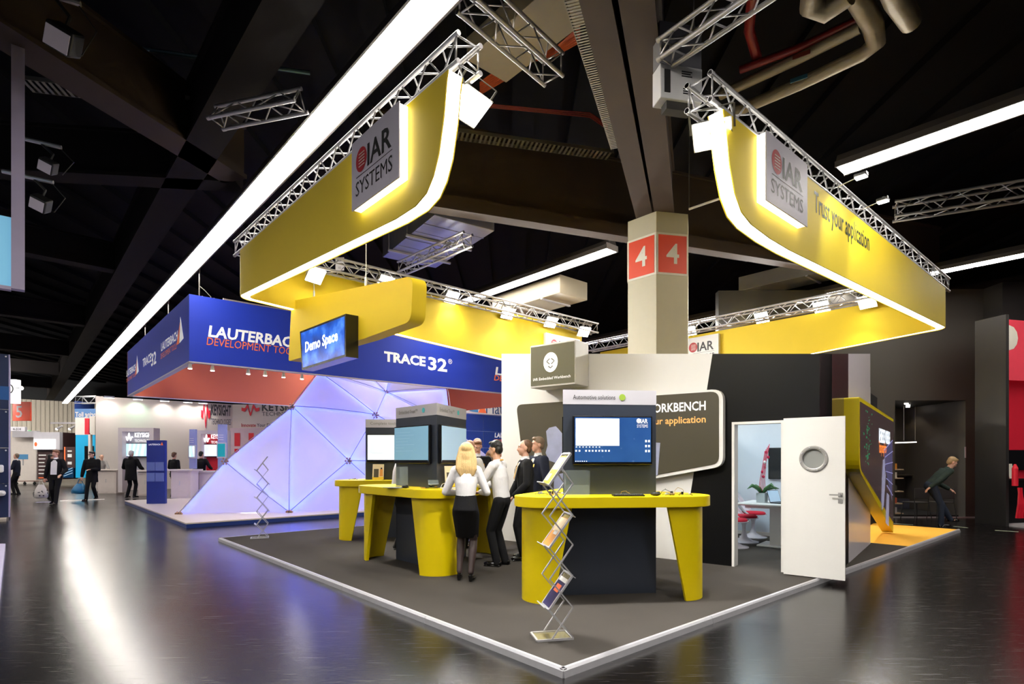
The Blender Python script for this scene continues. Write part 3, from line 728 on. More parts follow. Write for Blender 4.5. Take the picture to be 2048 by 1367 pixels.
o = MB().rbox((-0.07,-0.05,0),(0.07,0.05,0.012),0.004).build('display_module', mat('grey_display_module', (90,100,100), 0.2)); o.location = (T2[0]+0.1, T2[1]-0.70, TZ+0.075); o.rotation_euler = (H(35),0,H(12)); tag(o, 'grey tilted display module above the development board', 'display')
tag(MB().path([(0,0,0),(0.02,0.01,0.05),(0.06,0.02,0.065),(0.1,0.0,0.03),(0.11,-0.02,0)],0.004).build('cable', WHT, loc=(T2[0]+0.2,T2[1]-0.72,TZ+0.006)), 'short white looping cable on the middle table', 'cable')
tag(MB().lathe([(0.0,0),(0.055,0.0),(0.06,0.003),(0.055,0.007),(0.0,0.007)],20).build('foam_disc', COPP, loc=(T2[0]-0.02,T2[1]-0.68,TZ+0.002)), 'round tan disc lying behind the development board', 'disc')
tag(MB().rbox((-0.15,-0.1,0),(0.15,0.1,0.006),0.002).build('tablet', mat('grey_slab', (120,120,118), 0.3), loc=(T2[0]-0.42,T2[1]-0.62,TZ+0.002), rz=H(-30)), 'flat grey tablet lying on the middle table', 'tablet')
tag(MB().rbox((-0.11,-0.08,0),(0.11,0.08,0.008),0.002).build('notepad', WHT, loc=(T2[0]+0.33,T2[1]-0.8,TZ+0.002), rz=H(20)), 'white notepad on the middle table by the blonde woman', 'notepad')
board((T3[0]-0.72, T3[1]-0.42, TZ+0.002), H(5), 'small circuit board on the back table', PCB, 0.16, 0.08)
for i in range(3):
    pts = []
    for k in range(12):
        a = k/11*math.pi; pts.append((0.12*k/11+0.01*math.sin(5*a+i), 0.03*math.sin(3*a+i*2), 0.02+0.045*math.sin(a)*(1+0.4*i)))
    tag(MB().path(pts, 0.0025, 5).build('wire', WIREY if i != 1 else CABLE, loc=(T1[0]+(0.1,0.55,0.68)[i], T1[1]-(0.5,0.45,0.5)[i], TZ-0.015)), ('thin tan wire loop behind the keyboard','black wire arching over the boards beside the mouse','tan wire over the boards at the right end')[i], 'wire')
# ================================================================== walls of the stand
WF = VPlane((-0.195, 10.58), (0.782, -0.623))
SX = WF.hit(1664, 800)[0]                        # right end of the front wall
def topz(s):
    q = WF.at(s); return CAMZ+(HY-707)/F*q.y
DL, DR = WF.hit(1464, 900)[0], WF.hit(1568, 900)[0]
DZ = 2.08
sb_, zb_ = WF.hit(1360, 1118); st_, zt_ = WF.hit(1425, 707)
t = thing('wall_front', 'tapering booth wall, white on one side and black around the doorway', 'wall', WF.at(0), WF.rz, kind='structure')
MB().prism([(0,PZ),(sb_,PZ),(st_,topz(st_)),(0,topz(0))], 0, 0.14).build('white_panel', WHT, t)
MB().prism([(sb_,PZ),(DL,PZ),(DL,topz(DL)),(st_,topz(st_))], 0, 0.14).build('black_panel', BLK, t)
MB().prism([(DL,DZ),(DR,DZ),(DR,topz(DR)),(DL,topz(DL))], 0, 0.14).build('black_panel', BLK, t)
MB().prism([(DR,PZ),(SX,PZ),(SX,topz(SX)),(DR,topz(DR))], 0, 0.14).build('black_panel', BLK, t)
fr = 0.035
MB().box((DL,-0.012,PZ),(DL+fr,0.15,DZ)).build('door_frame', WHT, t); MB().box((DR-fr,-0.012,PZ),(DR,0.15,DZ)).build('door_frame', WHT, t); MB().box((DL+fr,-0.012,DZ-fr),(DR-fr,0.15,DZ)).build('door_frame', WHT, t)
# open door with porthole
dp = VPlane(G(1567, 1147, PZ+0.01)[:2], WF.d); dw = dp.hit(1690, 1000)[0]
t = thing('door_1', 'open white door with round steel porthole and lever handle', 'door', dp.at(0, PZ+0.012), dp.rz, kind='structure')
ph = dp.hit(1627, 917); pc_x, pc_z, pr_ = ph[0], ph[1]-PZ-0.012, 0.165
n = 40; hh = 2.02
angs = sorted([2*math.pi*i/36 for i in range(36)]+[math.atan2(z-pc_z, x-pc_x)%(2*math.pi) for x, z in ((0,0),(dw,0),(dw,hh),(0,hh))])
def edge_pt(a):
    c, s_ = math.cos(a), math.sin(a); tx = ((dw-pc_x) if c > 0 else pc_x)/max(1e-6, abs(c)); tz = ((hh-pc_z) if s_ > 0 else pc_z)/max(1e-6, abs(s_)); k = min(tx, tz); return (pc_x+c*k, pc_z+s_*k)
mb = MB(); y0, y1 = 0.0, 0.04; v = []
for y in (y0, y1):
    v += [(edge_pt(a)[0], y, edge_pt(a)[1]) for a in angs]+[(pc_x+pr_*0.8*math.cos(a), y, pc_z+pr_*0.8*math.sin(a)) for a in angs]
fs = []
for i in range(n):
    j = (i+1)%n
    fs += [(i, j, n+j, n+i), (2*n+i, 3*n+i, 3*n+j, 2*n+j), (i, 2*n+i, 2*n+j, j), (n+i, n+j, 3*n+j, 3*n+i)]
mb.add(v, fs); mb.build('leaf', WHT, t)
mb = MB(); prof = [(0.75,0.0),(1.0,0.0),(1.0,-0.006),(0.97,-0.016),(0.80,-0.02),(0.74,-0.014)]
m_ = len(prof); vs = [(pc_x+r*pr_*math.cos(2*math.pi*k/n), y, pc_z+r*pr_*math.sin(2*math.pi*k/n)) for r, y in prof for k in range(n)]
mb.add(vs, [(i*n+k, i*n+(k+1)%n, ((i+1)%m_)*n+(k+1)%n, ((i+1)%m_)*n+k) for i in range(m_) for k in range(n)])
ring = mb.build('porthole_ring', STEEL, t, smooth=40)
for k in range(8):
    a = 2*math.pi*k/8+0.3; MB().ell((pc_x+pr_*0.9*math.cos(a),-0.02,pc_z+pr_*0.9*math.sin(a)),(0.008,0.005,0.008),u=8,v=5).build('rivet', ALU, ring)
MB().prism([(pc_x+pr_*0.79*math.cos(2*math.pi*k/n), pc_z+pr_*0.79*math.sin(2*math.pi*k/n)) for k in range(n)], 0.012, 0.018).build('porthole_glass', mat('frosted_porthole_glass', (150,152,150), 0.25), t)
hx, hz = dp.hit(1681, 991); hz -= PZ
hd = MB().rbox((hx-0.026,-0.008,hz-0.026),(hx+0.026,0,hz+0.026),0.003).build('handle', STEEL, t)
MB().tube((hx,-0.008,hz),(hx,-0.05,hz),0.01).bar((hx+0.01,-0.05,hz),(hx-0.115,-0.05,hz),0.018,0.01,(0,1,0)).build('lever', STEEL, hd)
MB().rbox((hx-0.026,-0.008,hz-0.105),(hx+0.026,0,hz-0.055),0.003).build('lock_plate', STEEL, t)
# side wall along the street
WS = VPlane(WF.at(SX, 0)[:2], (0.623, 0.782))
def topz2(s): return CAMZ+(HY-707)/F*WS.at(s).y
RED_SHEEN = mat('red_sheen_gloss_panel', (66, 44, 50), 0.15, var=0.05)  # red reflection on black gloss put into the base colour
s1 = WS.hit(1697, 900)[0]; s2 = WS.hit(1740, 900)[0]
t = thing('wall_street', 'booth side wall facing the street, painted red sheen then glossy white', 'wall', WS.at(0), WS.rz, kind='structure')
MB().prism([(0,1.3),(s1,1.3),(s1,topz2(s1)),(0,topz2(0))], 0.0, 0.14).build('red_sheen_panel', RED_SHEEN, t)
MB().box((0,0,PZ),(s1,0.14,1.3)).build('black_panel', BLK, t)
MB().prism([(s1,PZ),(s2,PZ),(s2,topz2(s2)),(s1,topz2(s1))], -0.004, 0.14).build('white_panel', WHTG, t)
# big slanted light-box screen on the side wall
pl = VPlane((4.77, 7.80), (0.623, 0.782))
L0 = pl.hit(1718, 800)[0]; L1 = pl.hit(1787, 900)[0]
a0 = (L0, pl.hit(1718, 793)[1]); a1 = (L1, pl.hit(1787, 838)[1]); a2 = (L1-0.06, PZ+0.01); a3 = (L0, pl.hit(1712, 940)[1])
t = thing('lightbox_screen', 'tall slanted screen in a yellow frame on the street side wall', 'screen', pl.at(0), pl.rz)
oq = roundpoly([a0, a1, a2, a3], [0.03, 0.03, 0.0, 0.28])
MB().prism(oq, 0.0, 0.19).build('yellow_case', YEL, t)
def inset(pts, d):
    c = Vector((sum(p[0] for p in pts)/len(pts), sum(p[1] for p in pts)/len(pts)))
    out = []
    for p in pts:
        v_ = c-Vector(p); out.append(tuple(Vector(p)+v_.normalized()*d))
    return out
DSP = mat('dark_lit_display', (34, 28, 30), 0.2, var=0.2, emit=(58, 46, 46), estr=0.6)
iq = [(a0[0]+0.07,a0[1]-0.06),(a1[0]-0.07,a1[1]-0.06),(a2[0]-0.07,a2[1]+0.22),(a3[0]+0.1,a3[1]+0.02)]
dsp = MB().prism(roundpoly(iq, [0.02,0.02,0.02,0.25]), -0.006, 0.002).build('display', DSP, t)
LW = L1-L0; ztop = a0[1]
WSC = mat('screen_text_white', (230,236,240), 0.3, emit=(226,236,245), estr=1.1); OSC = mat('screen_text_orange', (240,130,50), 0.3, emit=(245,130,50), estr=1.0)
xs, zs = pl.hit(1757, 866); xe, ze = pl.hit(1779, 872)
text('IAR EMBEDDED WORKBENCH', WSC, dsp, xs, (zs+ze)/2-0.15, xe-xs, 0.24, y=-0.009, bold=0.02)
xs, zs = pl.hit(1757, 886); xe, ze = pl.hit(1772, 890)
text('Trust your application', OSC, dsp, xs, (zs+ze)/2-0.15, xe-xs, 0.20, y=-0.009, bold=0.012)
GRN = mat('screen_green_glow', (30,120,80), 0.3, emit=(30,130,84), estr=0.5); VIO = mat('screen_violet_lines', (120,120,170), 0.3, emit=(130,130,180), estr=0.7); VID = mat('screen_violet_dark', (60,56,84), 0.3, emit=(72,68,100), estr=0.6)
mb = MB(); random.seed(3)
for k in range(60):
    u = 1735+random.gauss(0, 4); v_ = random.uniform(820, 930); x, z = pl.hit(u, v_); s_ = random.uniform(0.008,0.03); mb.box((x,-0.009,z),(x+s_*2,-0.007,z+s_))
mb.build('green_specks', GRN, dsp)
q = [pl.hit(u, v_) for u, v_ in ((1767,902),(1784,880),(1783,1000),(1775,960),(1768,925))]
MB().prism(q, -0.009, -0.0065).build('tower_picture', VID, dsp)
for k in range(6):
    p0 = pl.hit(1767+k*1.2, 900+k*14); p1 = pl.hit(1784, 880+k*22); MB().bar((p0[0],-0.011,p0[1]),(p1[0],-0.011,p1[1]),0.012,0.004,(0,1,0)).build('picture_line', VIO, dsp)
for q in (((1762,1000),(1764,940),(1767,925),(1770,950),(1766,1010),(1763,1020)),((1770,1045),(1773,985),(1777,990),(1776,1052)),((1763,960),(1765,920),(1768,916),(1769,930))):
    MB().prism([pl.hit(u, v_) for u, v_ in q], -0.012, -0.009).build('pale_figure', mat('screen_pale_figure', (150,150,176), 0.3, var=0.4, scale=9, emit=(140,140,168), estr=0.45), dsp)
# rear box on the stand behind the screen
tag(MB().box((0,0,0),(1.2,0.9,0.5)).build('dark_cabinet', BLKM, loc=D(1742, 820, 13.0)+Vector((0,0,0)), rz=pl.rz), 'dark box rising behind the slanted screen', 'box')
bpy.data.objects['dark_cabinet'].location = (D(1742, 820, 13.0).x, 13.0, PZ); bpy.data.objects['dark_cabinet'].scale = (1, 1, 2.0*(CAMZ+(HY-786)/F*13.0-PZ))
# dark rounded picture panel across the wall, white lit border
off = 0.10
WG = VPlane(WF.at(0, 0, -off)[:2], WF.d)
P = [WG.hit(u, v) for u, v in ((1030, 806), (1446, 777), (1446, 932), (1052, 1002))]
t = thing('picture_panel', 'dark rounded picture panel on the wall with workbench slogan', 'sign', WG.at(0), WG.rz)
OL = mat('olive_black_print', (74, 70, 58), 0.35, var=0.12, scale=0.7)
pout = roundpoly(P, [0.12, 0.16, 0.16, 0.12]); MB().prism(pout, 0, off-0.002).build('white_border', GLOW if False else WHT, t)
P2 = [WG.hit(u, v) for u, v in ((1033, 809), (1438, 782), (1438, 926), (1055, 997))]
pp = MB().prism(roundpoly(P2, [0.11, 0.12, 0.12, 0.1]), -0.008, 0.001).build('print', OL, t)
xe, zz = WG.hit(1412, 838); ze = WG.hit(1412, 819)[1]; hcap = (WG.hit(1412, 801)[1]-WG.hit(1412, 819)[1])
xs = WG.hit(1135, 838)[0]
text('EMBEDDED WORKBENCH', WINK, pp, xe, ze, (xe-WG.hit(1313, 820)[0])/8*18.6, hcap, y=-0.011, bold=0.022, align='R')
z2 = WG.hit(1412, 844)[1]
text('Trust your application', mat('amber_ink', (246,180,104), 0.5, emit=(246,170,90), estr=0.2), pp, xe, z2, (xe-WG.hit(1313, 845)[0])/13*22, hcap*0.78, y=-0.011, bold=0.016, align='R')
def portrait_mat():
    m = mat('pale_portrait_print', (160, 166, 196), 0.4, var=0.3, scale=4); return m
q = [WG.hit(u, v) for u, v in ((1093,862),(1099,855),(1112,852),(1118,858),(1128,870),(1128,945),(1112,925),(1098,920),(1092,905),(1096,890))]
MB().prism(q, -0.012, -0.008).build('portrait_print', portrait_mat(), pp)
MB().prism([WG.hit(u, v) for u, v in ((1300,884),(1321,885),(1316,950),(1300,953))], -0.012, -0.008).build('portrait_print', portrait_mat(), pp)
MB().prism([WG.hit(u, v) for u, v in ((1109,950),(1128,945),(1128,985),(1108,988))], -0.012, -0.008).build('portrait_print', portrait_mat(), pp)
# square projecting light box above the wall
WB = VPlane(WF.at(0, 0, -0.42)[:2], WF.d)
q = [WB.hit(u, v) for u, v in ((1062,694),(1149,683),(1149,764),(1062,772))]
x0, x1, z0, z1 = q[0][0], q[1][0], (q[2][1]+q[3][1])/2, (q[0][1]+q[1][1])/2
t = thing('lightbox_sign', 'square dark green lightbox with white face badge on the white wall', 'sign', WB.at(x0, z0), WB.rz)
w, h = x1-x0, z1-z0
MB().rbox((-0.015,0,-0.03),(w+0.015,0.415,h+0.03),0.012).build('white_case', WHT, t)
fc = MB().box((0,-0.006,0),(w,0.001,h)).build('face', mat('olive_green_sign_face', (96,96,80), 0.4, var=0.06, emit=(70,70,56), estr=0.12), t)
cx_, cz_, r_ = w*0.47, h*0.56, h*0.235
MB().prism([(cx_+r_*0.92*math.cos(2*math.pi*k/36), cz_+r_*1.06*math.sin(2*math.pi*k/36)) for k in range(36)], -0.010, -0.006).build('round_badge', mat('badge_white', (250,250,250), 0.4, emit=(250,250,250), estr=0.5), fc)
GRN2 = mat('badge_grey', (110,110,100), 0.5)
def chev(pts):
    for (xa, za), (xb, zb) in zip(pts[:-1], pts[1:]): MB().bar((cx_+xa*r_,-0.012,cz_+za*r_),(cx_+xb*r_,-0.012,cz_+zb*r_),r_*0.12,0.003,(0,1,0)).build('badge_mark', GRN2, fc)
chev([(-0.1,0.4),(-0.5,0.1),(-0.1,-0.2)]); chev([(0.1,0.4),(0.5,0.1),(0.1,-0.2)]); chev([(-0.3,-0.4),(0,-0.62),(0.3,-0.4)])
text('IAR Embedded Workbench', WINK, fc, w*0.06, h*0.13, w*0.86, h*0.07, y=-0.009, bold=0.02)
# small logo boxes at the far ends of the banners, facing the stand
for (p_, d_, u0, u1, lab) in ((W(0, ARMB-0.26), E2, 1092, 1160, 'white logo box at the far end of the aisle banner'), (W(ARMA-0.26, 0), -E1, 1372, 1437, 'white logo box right of the pillar on the street banner')):
    vp = VPlane(p_[:2], d_); xa, zt1 = vp.hit(u0, 672); xb, zt2 = vp.hit(u1, 672); zb1 = vp.hit((u0+u1)/2, 730)[1]
    t = thing('logo_box', lab, 'sign', vp.at(min(xa, xb), zb1), vp.rz); w = abs(xb-xa); h = (zt1+zt2)/2-zb1
    MB().box((0,0,0),(w,0.09,h)).build('case', WHT, t); iar_logo(t, w*0.1, h*0.1, w*0.8, h*0.8, -0.004, INK, REDINK)
# ================================================================== meeting room behind the doorway
ROOMW = mat('pale_blue_white_wall', (214, 224, 236), 0.55, var=0.02)
RD = 3.67
RB = VPlane(WF.at(0, 0, RD)[:2], WF.d)
tag(MB().box((1.6,0,PZ),(SX,0.1,2.85)).build('wall_room_back', ROOMW, loc=RB.at(0), rz=RB.rz), 'pale wall at the back of the meeting room', kind='structure')
tag(MB().box((1.5,0.14,PZ),(1.6,RD,2.85)).build('wall_room_side', ROOMW, loc=WF.at(0), rz=WF.rz), 'pale side wall of the meeting room', kind='structure')
tag(MB().box((1.6,RD-0.012,PZ),(SX,RD,PZ+0.07)).build('baseboard_room', WHT, loc=WF.at(0), rz=WF.rz), 'white baseboard in the meeting room', kind='structure')
def R_(u, v, z): return G(u, v, z)
x, z = RB.hit(1538, 895); x2, z2 = RB.hit(1538, 957)
t = thing('wall_television', 'black television on the meeting room wall', 'television', RB.at(x, z2, -0.06), RB.rz)
MB().rbox((0,0,0),(1.15,0.05,z-z2),0.008).build('case', BEZ, t); MB().box((0.015,-0.002,0.02),(1.135,0.0,z-z2-0.015)).build('panel', mat('dark_glossy_panel', (14,18,24), 0.08), t)
la = lamp('AREA', 'meeting_room_fill_lamp', WF.at(3.6, 2.7, 1.9), L_ROOM, (0.70, 0.90, 1.0), 1.4, aim=WF.at(3.6, 0, 1.9))  # unseen lamp added to brighten the meeting room
t = thing('room_fill_lamp', 'added flat lamp out of view over the meeting table', 'light', WF.at(3.6, 2.72, 1.9), WF.rz); MB().rbox((-0.75,-0.75,0.0),(0.75,0.75,0.05),0.01).build('housing', ALUD, t)
# table
tp = G(1527, 1095, PZ)
t = thing('meeting_table', 'white meeting table with slab pedestal', 'table', (tp.x+0.50, tp.y+0.12, PZ), WF.rz)
MB().rbox((-0.75,-0.5,0.71),(0.42,0.5,0.745),0.01).build('tabletop', WHT, t); MB().box((-0.62,-0.4,0.665),(0.36,0.4,0.71)).build('under_frame', WHT, t); MB().box((-0.28,-0.16,0.03),(0.3,0.16,0.665)).build('pedestal', WHT, t); MB().rbox((-0.46,-0.3,0),(0.4,0.3,0.03),0.008).build('foot_plate', WHT, t)
TBL = t
def tulip(loc, rz, label):
    t = thing('tulip_chair', label, 'chair', loc, rz, 'tulip chairs at the meeting table')
    MB().lathe([(0.0,0.0),(0.25,0.0),(0.25,0.012),(0.16,0.03),(0.06,0.09),(0.03,0.2),(0.032,0.3),(0.06,0.39),(0.10,0.42)],24).build('base', WHTG, t, smooth=60)
    mb = MB(); n = 20; rows = []
    for j in range(9):
        f = j/8; row = []
        for k in range(n+1):
            a = math.pi*(-0.5+1.0*k/n) if False else 2*math.pi*k/n
            back = max(0, math.sin(a)); r = 0.10+0.145*min(1, f*1.6); zz = 0.42+0.03*f+ (f**1.6)*back**1.5*0.42*(1.0)
            row.append((r*1.02*math.cos(a), r*math.sin(a)+0.06*back*f, zz))
        rows.append(row)
    vs = [p for r in rows for p in r]; w = n+1
    mb.add(vs, [(j*w+k, j*w+k+1, (j+1)*w+k+1, (j+1)*w+k) for j in range(8) for k in range(n)])
    sh = mb.build('shell', WHTG, t, smooth=60); md = sh.modifiers.new('thick', 'SOLIDIFY'); md.thickness = 0.012
    MB().lathe([(0.0,0.44),(0.21,0.44),(0.225,0.455),(0.225,0.475),(0.20,0.495),(0.0,0.50)],24).build('cushion', mat('crimson_cushion', (200,22,52), 0.8, var=0.08, bump=0.1, bscale=200), t, smooth=60)
    return t
for (u, v, lab, r) in ((1505,1072,'white tulip chair with red seat, farthest in',-35),(1487,1081,'white tulip chair with red seat, middle of three',-35),(1466,1091,'white tulip chair with red seat, nearest the doorway jamb',-40)):
    q = G(u, v, PZ); tulip((q.x-0.04, q.y-0.12, PZ), H(r+90), lab)
# vase with orchid, laptop, papers
def tb(x, y, z=0.747): return TBL.matrix_basis @ Vector((x, y, z))
q = tb(-0.42, -0.1); ORP = mat('crimson_raffia', (190,20,70), 0.7, var=0.2); LEAF = mat('orchid_leaf', (44,92,40), 0.5, var=0.2)
t = thing('orchid', 'orchid with crimson raffia in a glass vase on the meeting table', 'plant', q)
MB().lathe([(0.0,0),(0.09,0),(0.10,0.0),(0.105,0.17),(0.095,0.17),(0.09,0.02),(0.0,0.02)],4).build('vase', mat('frosted_vase', (215,225,228),0.15,alpha=0.6), t)
for k in range(4):
    a = k*1.7; pts = [(0,0,0.15),(0.08*math.cos(a),0.08*math.sin(a),0.24),(0.2*math.cos(a),0.2*math.sin(a),0.26+0.02*k),(0.3*math.cos(a),0.3*math.sin(a),0.24)]
    o = MB().path(pts,[0.02,0.035,0.03,0.004],6).build('leaf', LEAF, t, smooth=180)
for k in range(5): MB().path([(0.03*k-0.06,0,0.14),(0.02*k-0.03,0.01,0.4),(0.02+0.012*k,0.0,0.7),(0.05+0.02*k,0,0.9+0.03*k)],0.005).build('raffia_stem', ORP, t)
for k in range(6):
    c = Vector((0.0+0.02*k+0.02*(-1)**k,random.uniform(-0.02,0.02),0.45+0.085*k))
    MB().ell(c,(0.024,0.015,0.028),u=8,v=6).build('blossom', WHT if k in (2,3) else ORP, t, smooth=180)
q = tb(-0.1, -0.1); t = thing('laptop', 'open dark laptop on the meeting table', 'laptop', q, WF.rz+H(70))
MB().rbox((-0.16,-0.11,0),(0.16,0.11,0.016),0.004).build('keyboard_base', CHIP, t); o = MB().rbox((-0.16,0,0),(0.16,0.008,0.22),0.004).build('lid', CHIP, t, loc=(0,0.11,0.012)); o.rotation_euler = (H(-18),0,0); MB().box((-0.15,-0.001,0.01),(0.15,0,0.21)).build('laptop_screen', SCR_PALE, o)
o = MB().rbox((-0.15,-0.1,0),(0.15,0.1,0.004),0.001).build('paper_sheet', WHT, loc=tb(-0.58,-0.3), rz=0.3); tag(o, 'white sheet of paper on the meeting table', 'paper')
# ================================================================== hanging "Demo Space" sign
YR = 8.5
dsr = D(692, 713, YR); VD = VPlane((dsr.x, dsr.y), -E1)
q = [VD.hit(u, v) for u, v in ((600,663),(692,627),(692,713),(604,740))]
sx0 = (q[0][0]+q[3][0])/2; sx1 = 0.0
VDy = VPlane(VD.at(0,0,0.20)[:2], VD.d)
t = thing('demo_sign', 'yellow tapering hanging sign with Demo Space screen', 'sign', VD.at(0), VD.rz)
yo = [VDy.hit(u, v) for u, v in ((583,602),(826,551),(822,642),(730,676),(577,722))]
MB().prism(roundpoly(yo, [0.18,0.16,0.16,0.0,0.06]), 0.20, 0.42).build('yellow_body', YBAN, t, smooth=30)
zb = (q[2][1]+q[3][1])/2; 
scrq = [(q[3][0], q[3][1]), (q[2][0], q[2][1]), (q[1][0], q[1][1]), (q[0][0], q[0][1])]
sc = MB().prism(scrq, -0.002, 0.199).build('screen_box', BEZ, t)
def space_mat():
    m = mat('nebula_screen', (20,60,160), 0.2, emit=(30,90,200), estr=0.9)
    nt = m.node_tree; b = nt.nodes['Principled BSDF']; tc = nt.nodes.new('ShaderNodeTexCoord'); n = nt.nodes.new('ShaderNodeTexNoise'); n.inputs['Scale'].default_value = 2.2; n.inputs['Detail'].default_value = 6; nt.links.new(tc.outputs['Object'], n.inputs['Vector'])
    r = nt.nodes.new('ShaderNodeValToRGB'); r.color_ramp.elements[0].position = 0.35; r.color_ramp.elements[0].color = rgb(6,22,80); r.color_ramp.elements[1].position = 0.72; r.color_ramp.elements[1].color = rgb(110,180,250); e = r.color_ramp.elements.new(0.52); e.color = rgb(18,84,190)
    nt.links.new(n.outputs[0], r.inputs[0]); nt.links.new(r.outputs[0], b.inputs['Emission Color']); return m
def lerp(f, g):
    a = Vector(scrq[0])*(1-f)+Vector(scrq[1])*f; b_ = Vector(scrq[3])*(1-f)+Vector(scrq[2])*f; c = a*(1-g)+b_*g; return (c.x, c.y)
MB().prism([lerp(.03,.06), lerp(.975,.06), lerp(.975,.95), lerp(.03,.95)], -0.006, -0.002).build('display', space_mat(), sc)
p0 = lerp(.12, .5); p1 = lerp(.85, .5)
text('Demo Space', WSC, sc, p0[0], p0[1]-0.05, p1[0]-p0[0], 0.17, y=-0.010, bold=0.03)
WIRE = mat('steel_wire', (170,170,160), 0.4, 0.7)
for u, v in ((617,600),(720,577)):
    s, z = VDy.hit(u, v); MB().tube((s,0.3,z-0.03),(s,0.3,5.0),0.008).build('suspension_wire', WIRE, t); MB().tube((s,0.3,z),(s,0.3,z+0.18),0.02).build('wire_clamp', WIRE, t)
# ================================================================== folding zig-zag brochure racks
RACK = mat('satin_rack_aluminium', (206,206,212), 0.35, 0.35)
RACKP = mat('clear_tray_panel', (206, 196, 150), 0.1, alpha=0.35)
def rack(loc, rz, label, prints):
    t = thing('brochure_rack', label, 'rack', loc, rz); w = 0.22
    A = [(0.085,1.545),(-0.1,1.285),(0.1,1.036),(-0.1,0.767),(0.1,0.53),(-0.1,0.257),(0.105,0.018)]
    B = [(0.0,1.43),(0.1,1.295),(-0.1,1.03),(0.1,0.79),(-0.1,0.51),(0.1,0.27),(-0.08,0.018)]
    for y, o in ((0.0, -0.012), (w, 0.012)):
        for k in range(6):
            (xa, za), (xb, zb) = A[k], A[k+1]
            if k%2: MB().bar((xa,y,za),(xb,y,zb),0.010,0.018,(0,1,0)).build('arm', RACK, t)
        for k in range(6):
            (xa, za), (xb, zb) = B[k], B[k+1]
            MB().bar((xa,y+o,za),(xb,y+o,zb),0.010,0.016,(0,1,0)).build('arm', RACK, t)
        MB().bar((-0.2,y,0.008),(0.11,y,0.008),0.016,0.018,(0,0,1)).build('base_bar', RACK, t)
    for x in (-0.2, 0.105): MB().bar((x,0,0.008),(x,w,0.008),0.018,0.016).build('base_bar', RACK, t)
    MB().box((-0.19,0.008,0.006),(0.1,w-0.008,0.010)).build('base_panel', RACKP, t)
    for k, i in enumerate((0, 2, 4)):
        (xa, za), (xb, zb) = A[i], A[i+1]; d = Vector((xa-xb, 0, za-zb)); L = d.length; d.normalize()
        e = bpy.data.objects.new('tray', None); COL.objects.link(e); e.parent = t; e.location = (xb, 0, zb); e.rotation_euler = (0, -math.atan2(d.z, d.x), 0)
        for y in (0.0, w): MB().box((0,y-0.009,-0.008),(L,y+0.009,0.008)).build('tray_rail', RACK, e)
        for x in (0.0, L): MB().box((x-0.009,0.009,-0.007),(x+0.009,w-0.009,0.007)).build('tray_rail', RACK, e)
        MB().box((-0.012,-0.01,0.006),(-0.004,w+0.01,0.05)).build('lip', RACK, e)
        if i: MB().box((L-0.004,0.0,-0.035),(L+0.003,w,0.012)).build('tray_back', RACK, e)
        MB().box((0.009,0.009,-0.003),(L-0.009,w-0.009,0.001)).build('tray_panel', RACKP, e)
        if prints[k]:
            MB().box((0.01,0.014,0.003),(0.29,w-0.014,0.007)).build('brochure', prints[k][0], e)
            for (a0,a1,b0,b1), m in prints[k][1]: MB().box((0.01+0.28*a0,0.014+0.19*b0,0.007),(0.01+0.28*a1,0.014+0.19*b1,0.0085)).build('brochure_print', m, e)
    return t
NAVYP = mat('navy_brochure', (40,36,90), 0.4, var=0.2, scale=8)
rack((0.405, 4.70, PZ+0.002), H(12), 'silver zigzag brochure rack at the front corner of the stand',
     [(FLYY, [((0.5,0.95,0.1,0.9), FLY), ((0.1,0.35,0.5,0.9), WHT)]), (FLYO, [((0.5,0.98,0.05,0.95), FLY), ((0.4,0.55,0.1,0.6), WHT)]), (NAVYP, [((0.5,0.75,0.2,0.8), ORINK), ((0.86,1.0,0.0,1.0), WHT)])])
q = G(524, 1075, PZ)
rack((q.x+0.05, q.y-0.1, PZ+0.002), H(22), 'empty silver zigzag brochure rack at the far aisle corner of the stand', [None, None, None])
# ================================================================== blue neighbour stand with the lit dome
LBLUE = mat('royal_blue_fascia_fabric', (0, 50, 190), 0.6, var=0.05, scale=0.8, bump=0.02, bscale=120)
TERRA = mat('terracotta_fascia_lining', (196, 98, 66), 0.7, var=0.04, scale=1)
LGR = mat('pale_grey_frame', (190, 186, 192), 0.5)
BC = G(372, 1056, 0); BL = VPlane((BC.x, BC.y), -E1); BR = VPlane((BC.x, BC.y), E2)   # aisle side (x toward viewer's right) and front side
LZ = 0.12
def LW(a, b, z=0.0): return Vector((BC.x+E2.x*a+E1.x*b, BC.y+E2.y*a+E1.y*b, z))
LB = 9.4; LA = 13.5
PINKW = mat('warm_white_stand_floor', (222, 208, 204), 0.35, var=0.03); NAVYE = mat('navy_blue_edge', (30, 60, 140), 0.4)
t = thing('stand_platform', 'white raised stand floor with blue edge under the dome', 'platform', LW(0,0), TH, kind='structure')
MB().box((0,0,LZ-0.03),(LA,LB,LZ)).build('deck', PINKW, t); MB().box((0.01,0.01,0.0),(LA-0.01,LB-0.01,LZ-0.03)).build('blue_edge', NAVYE, t)
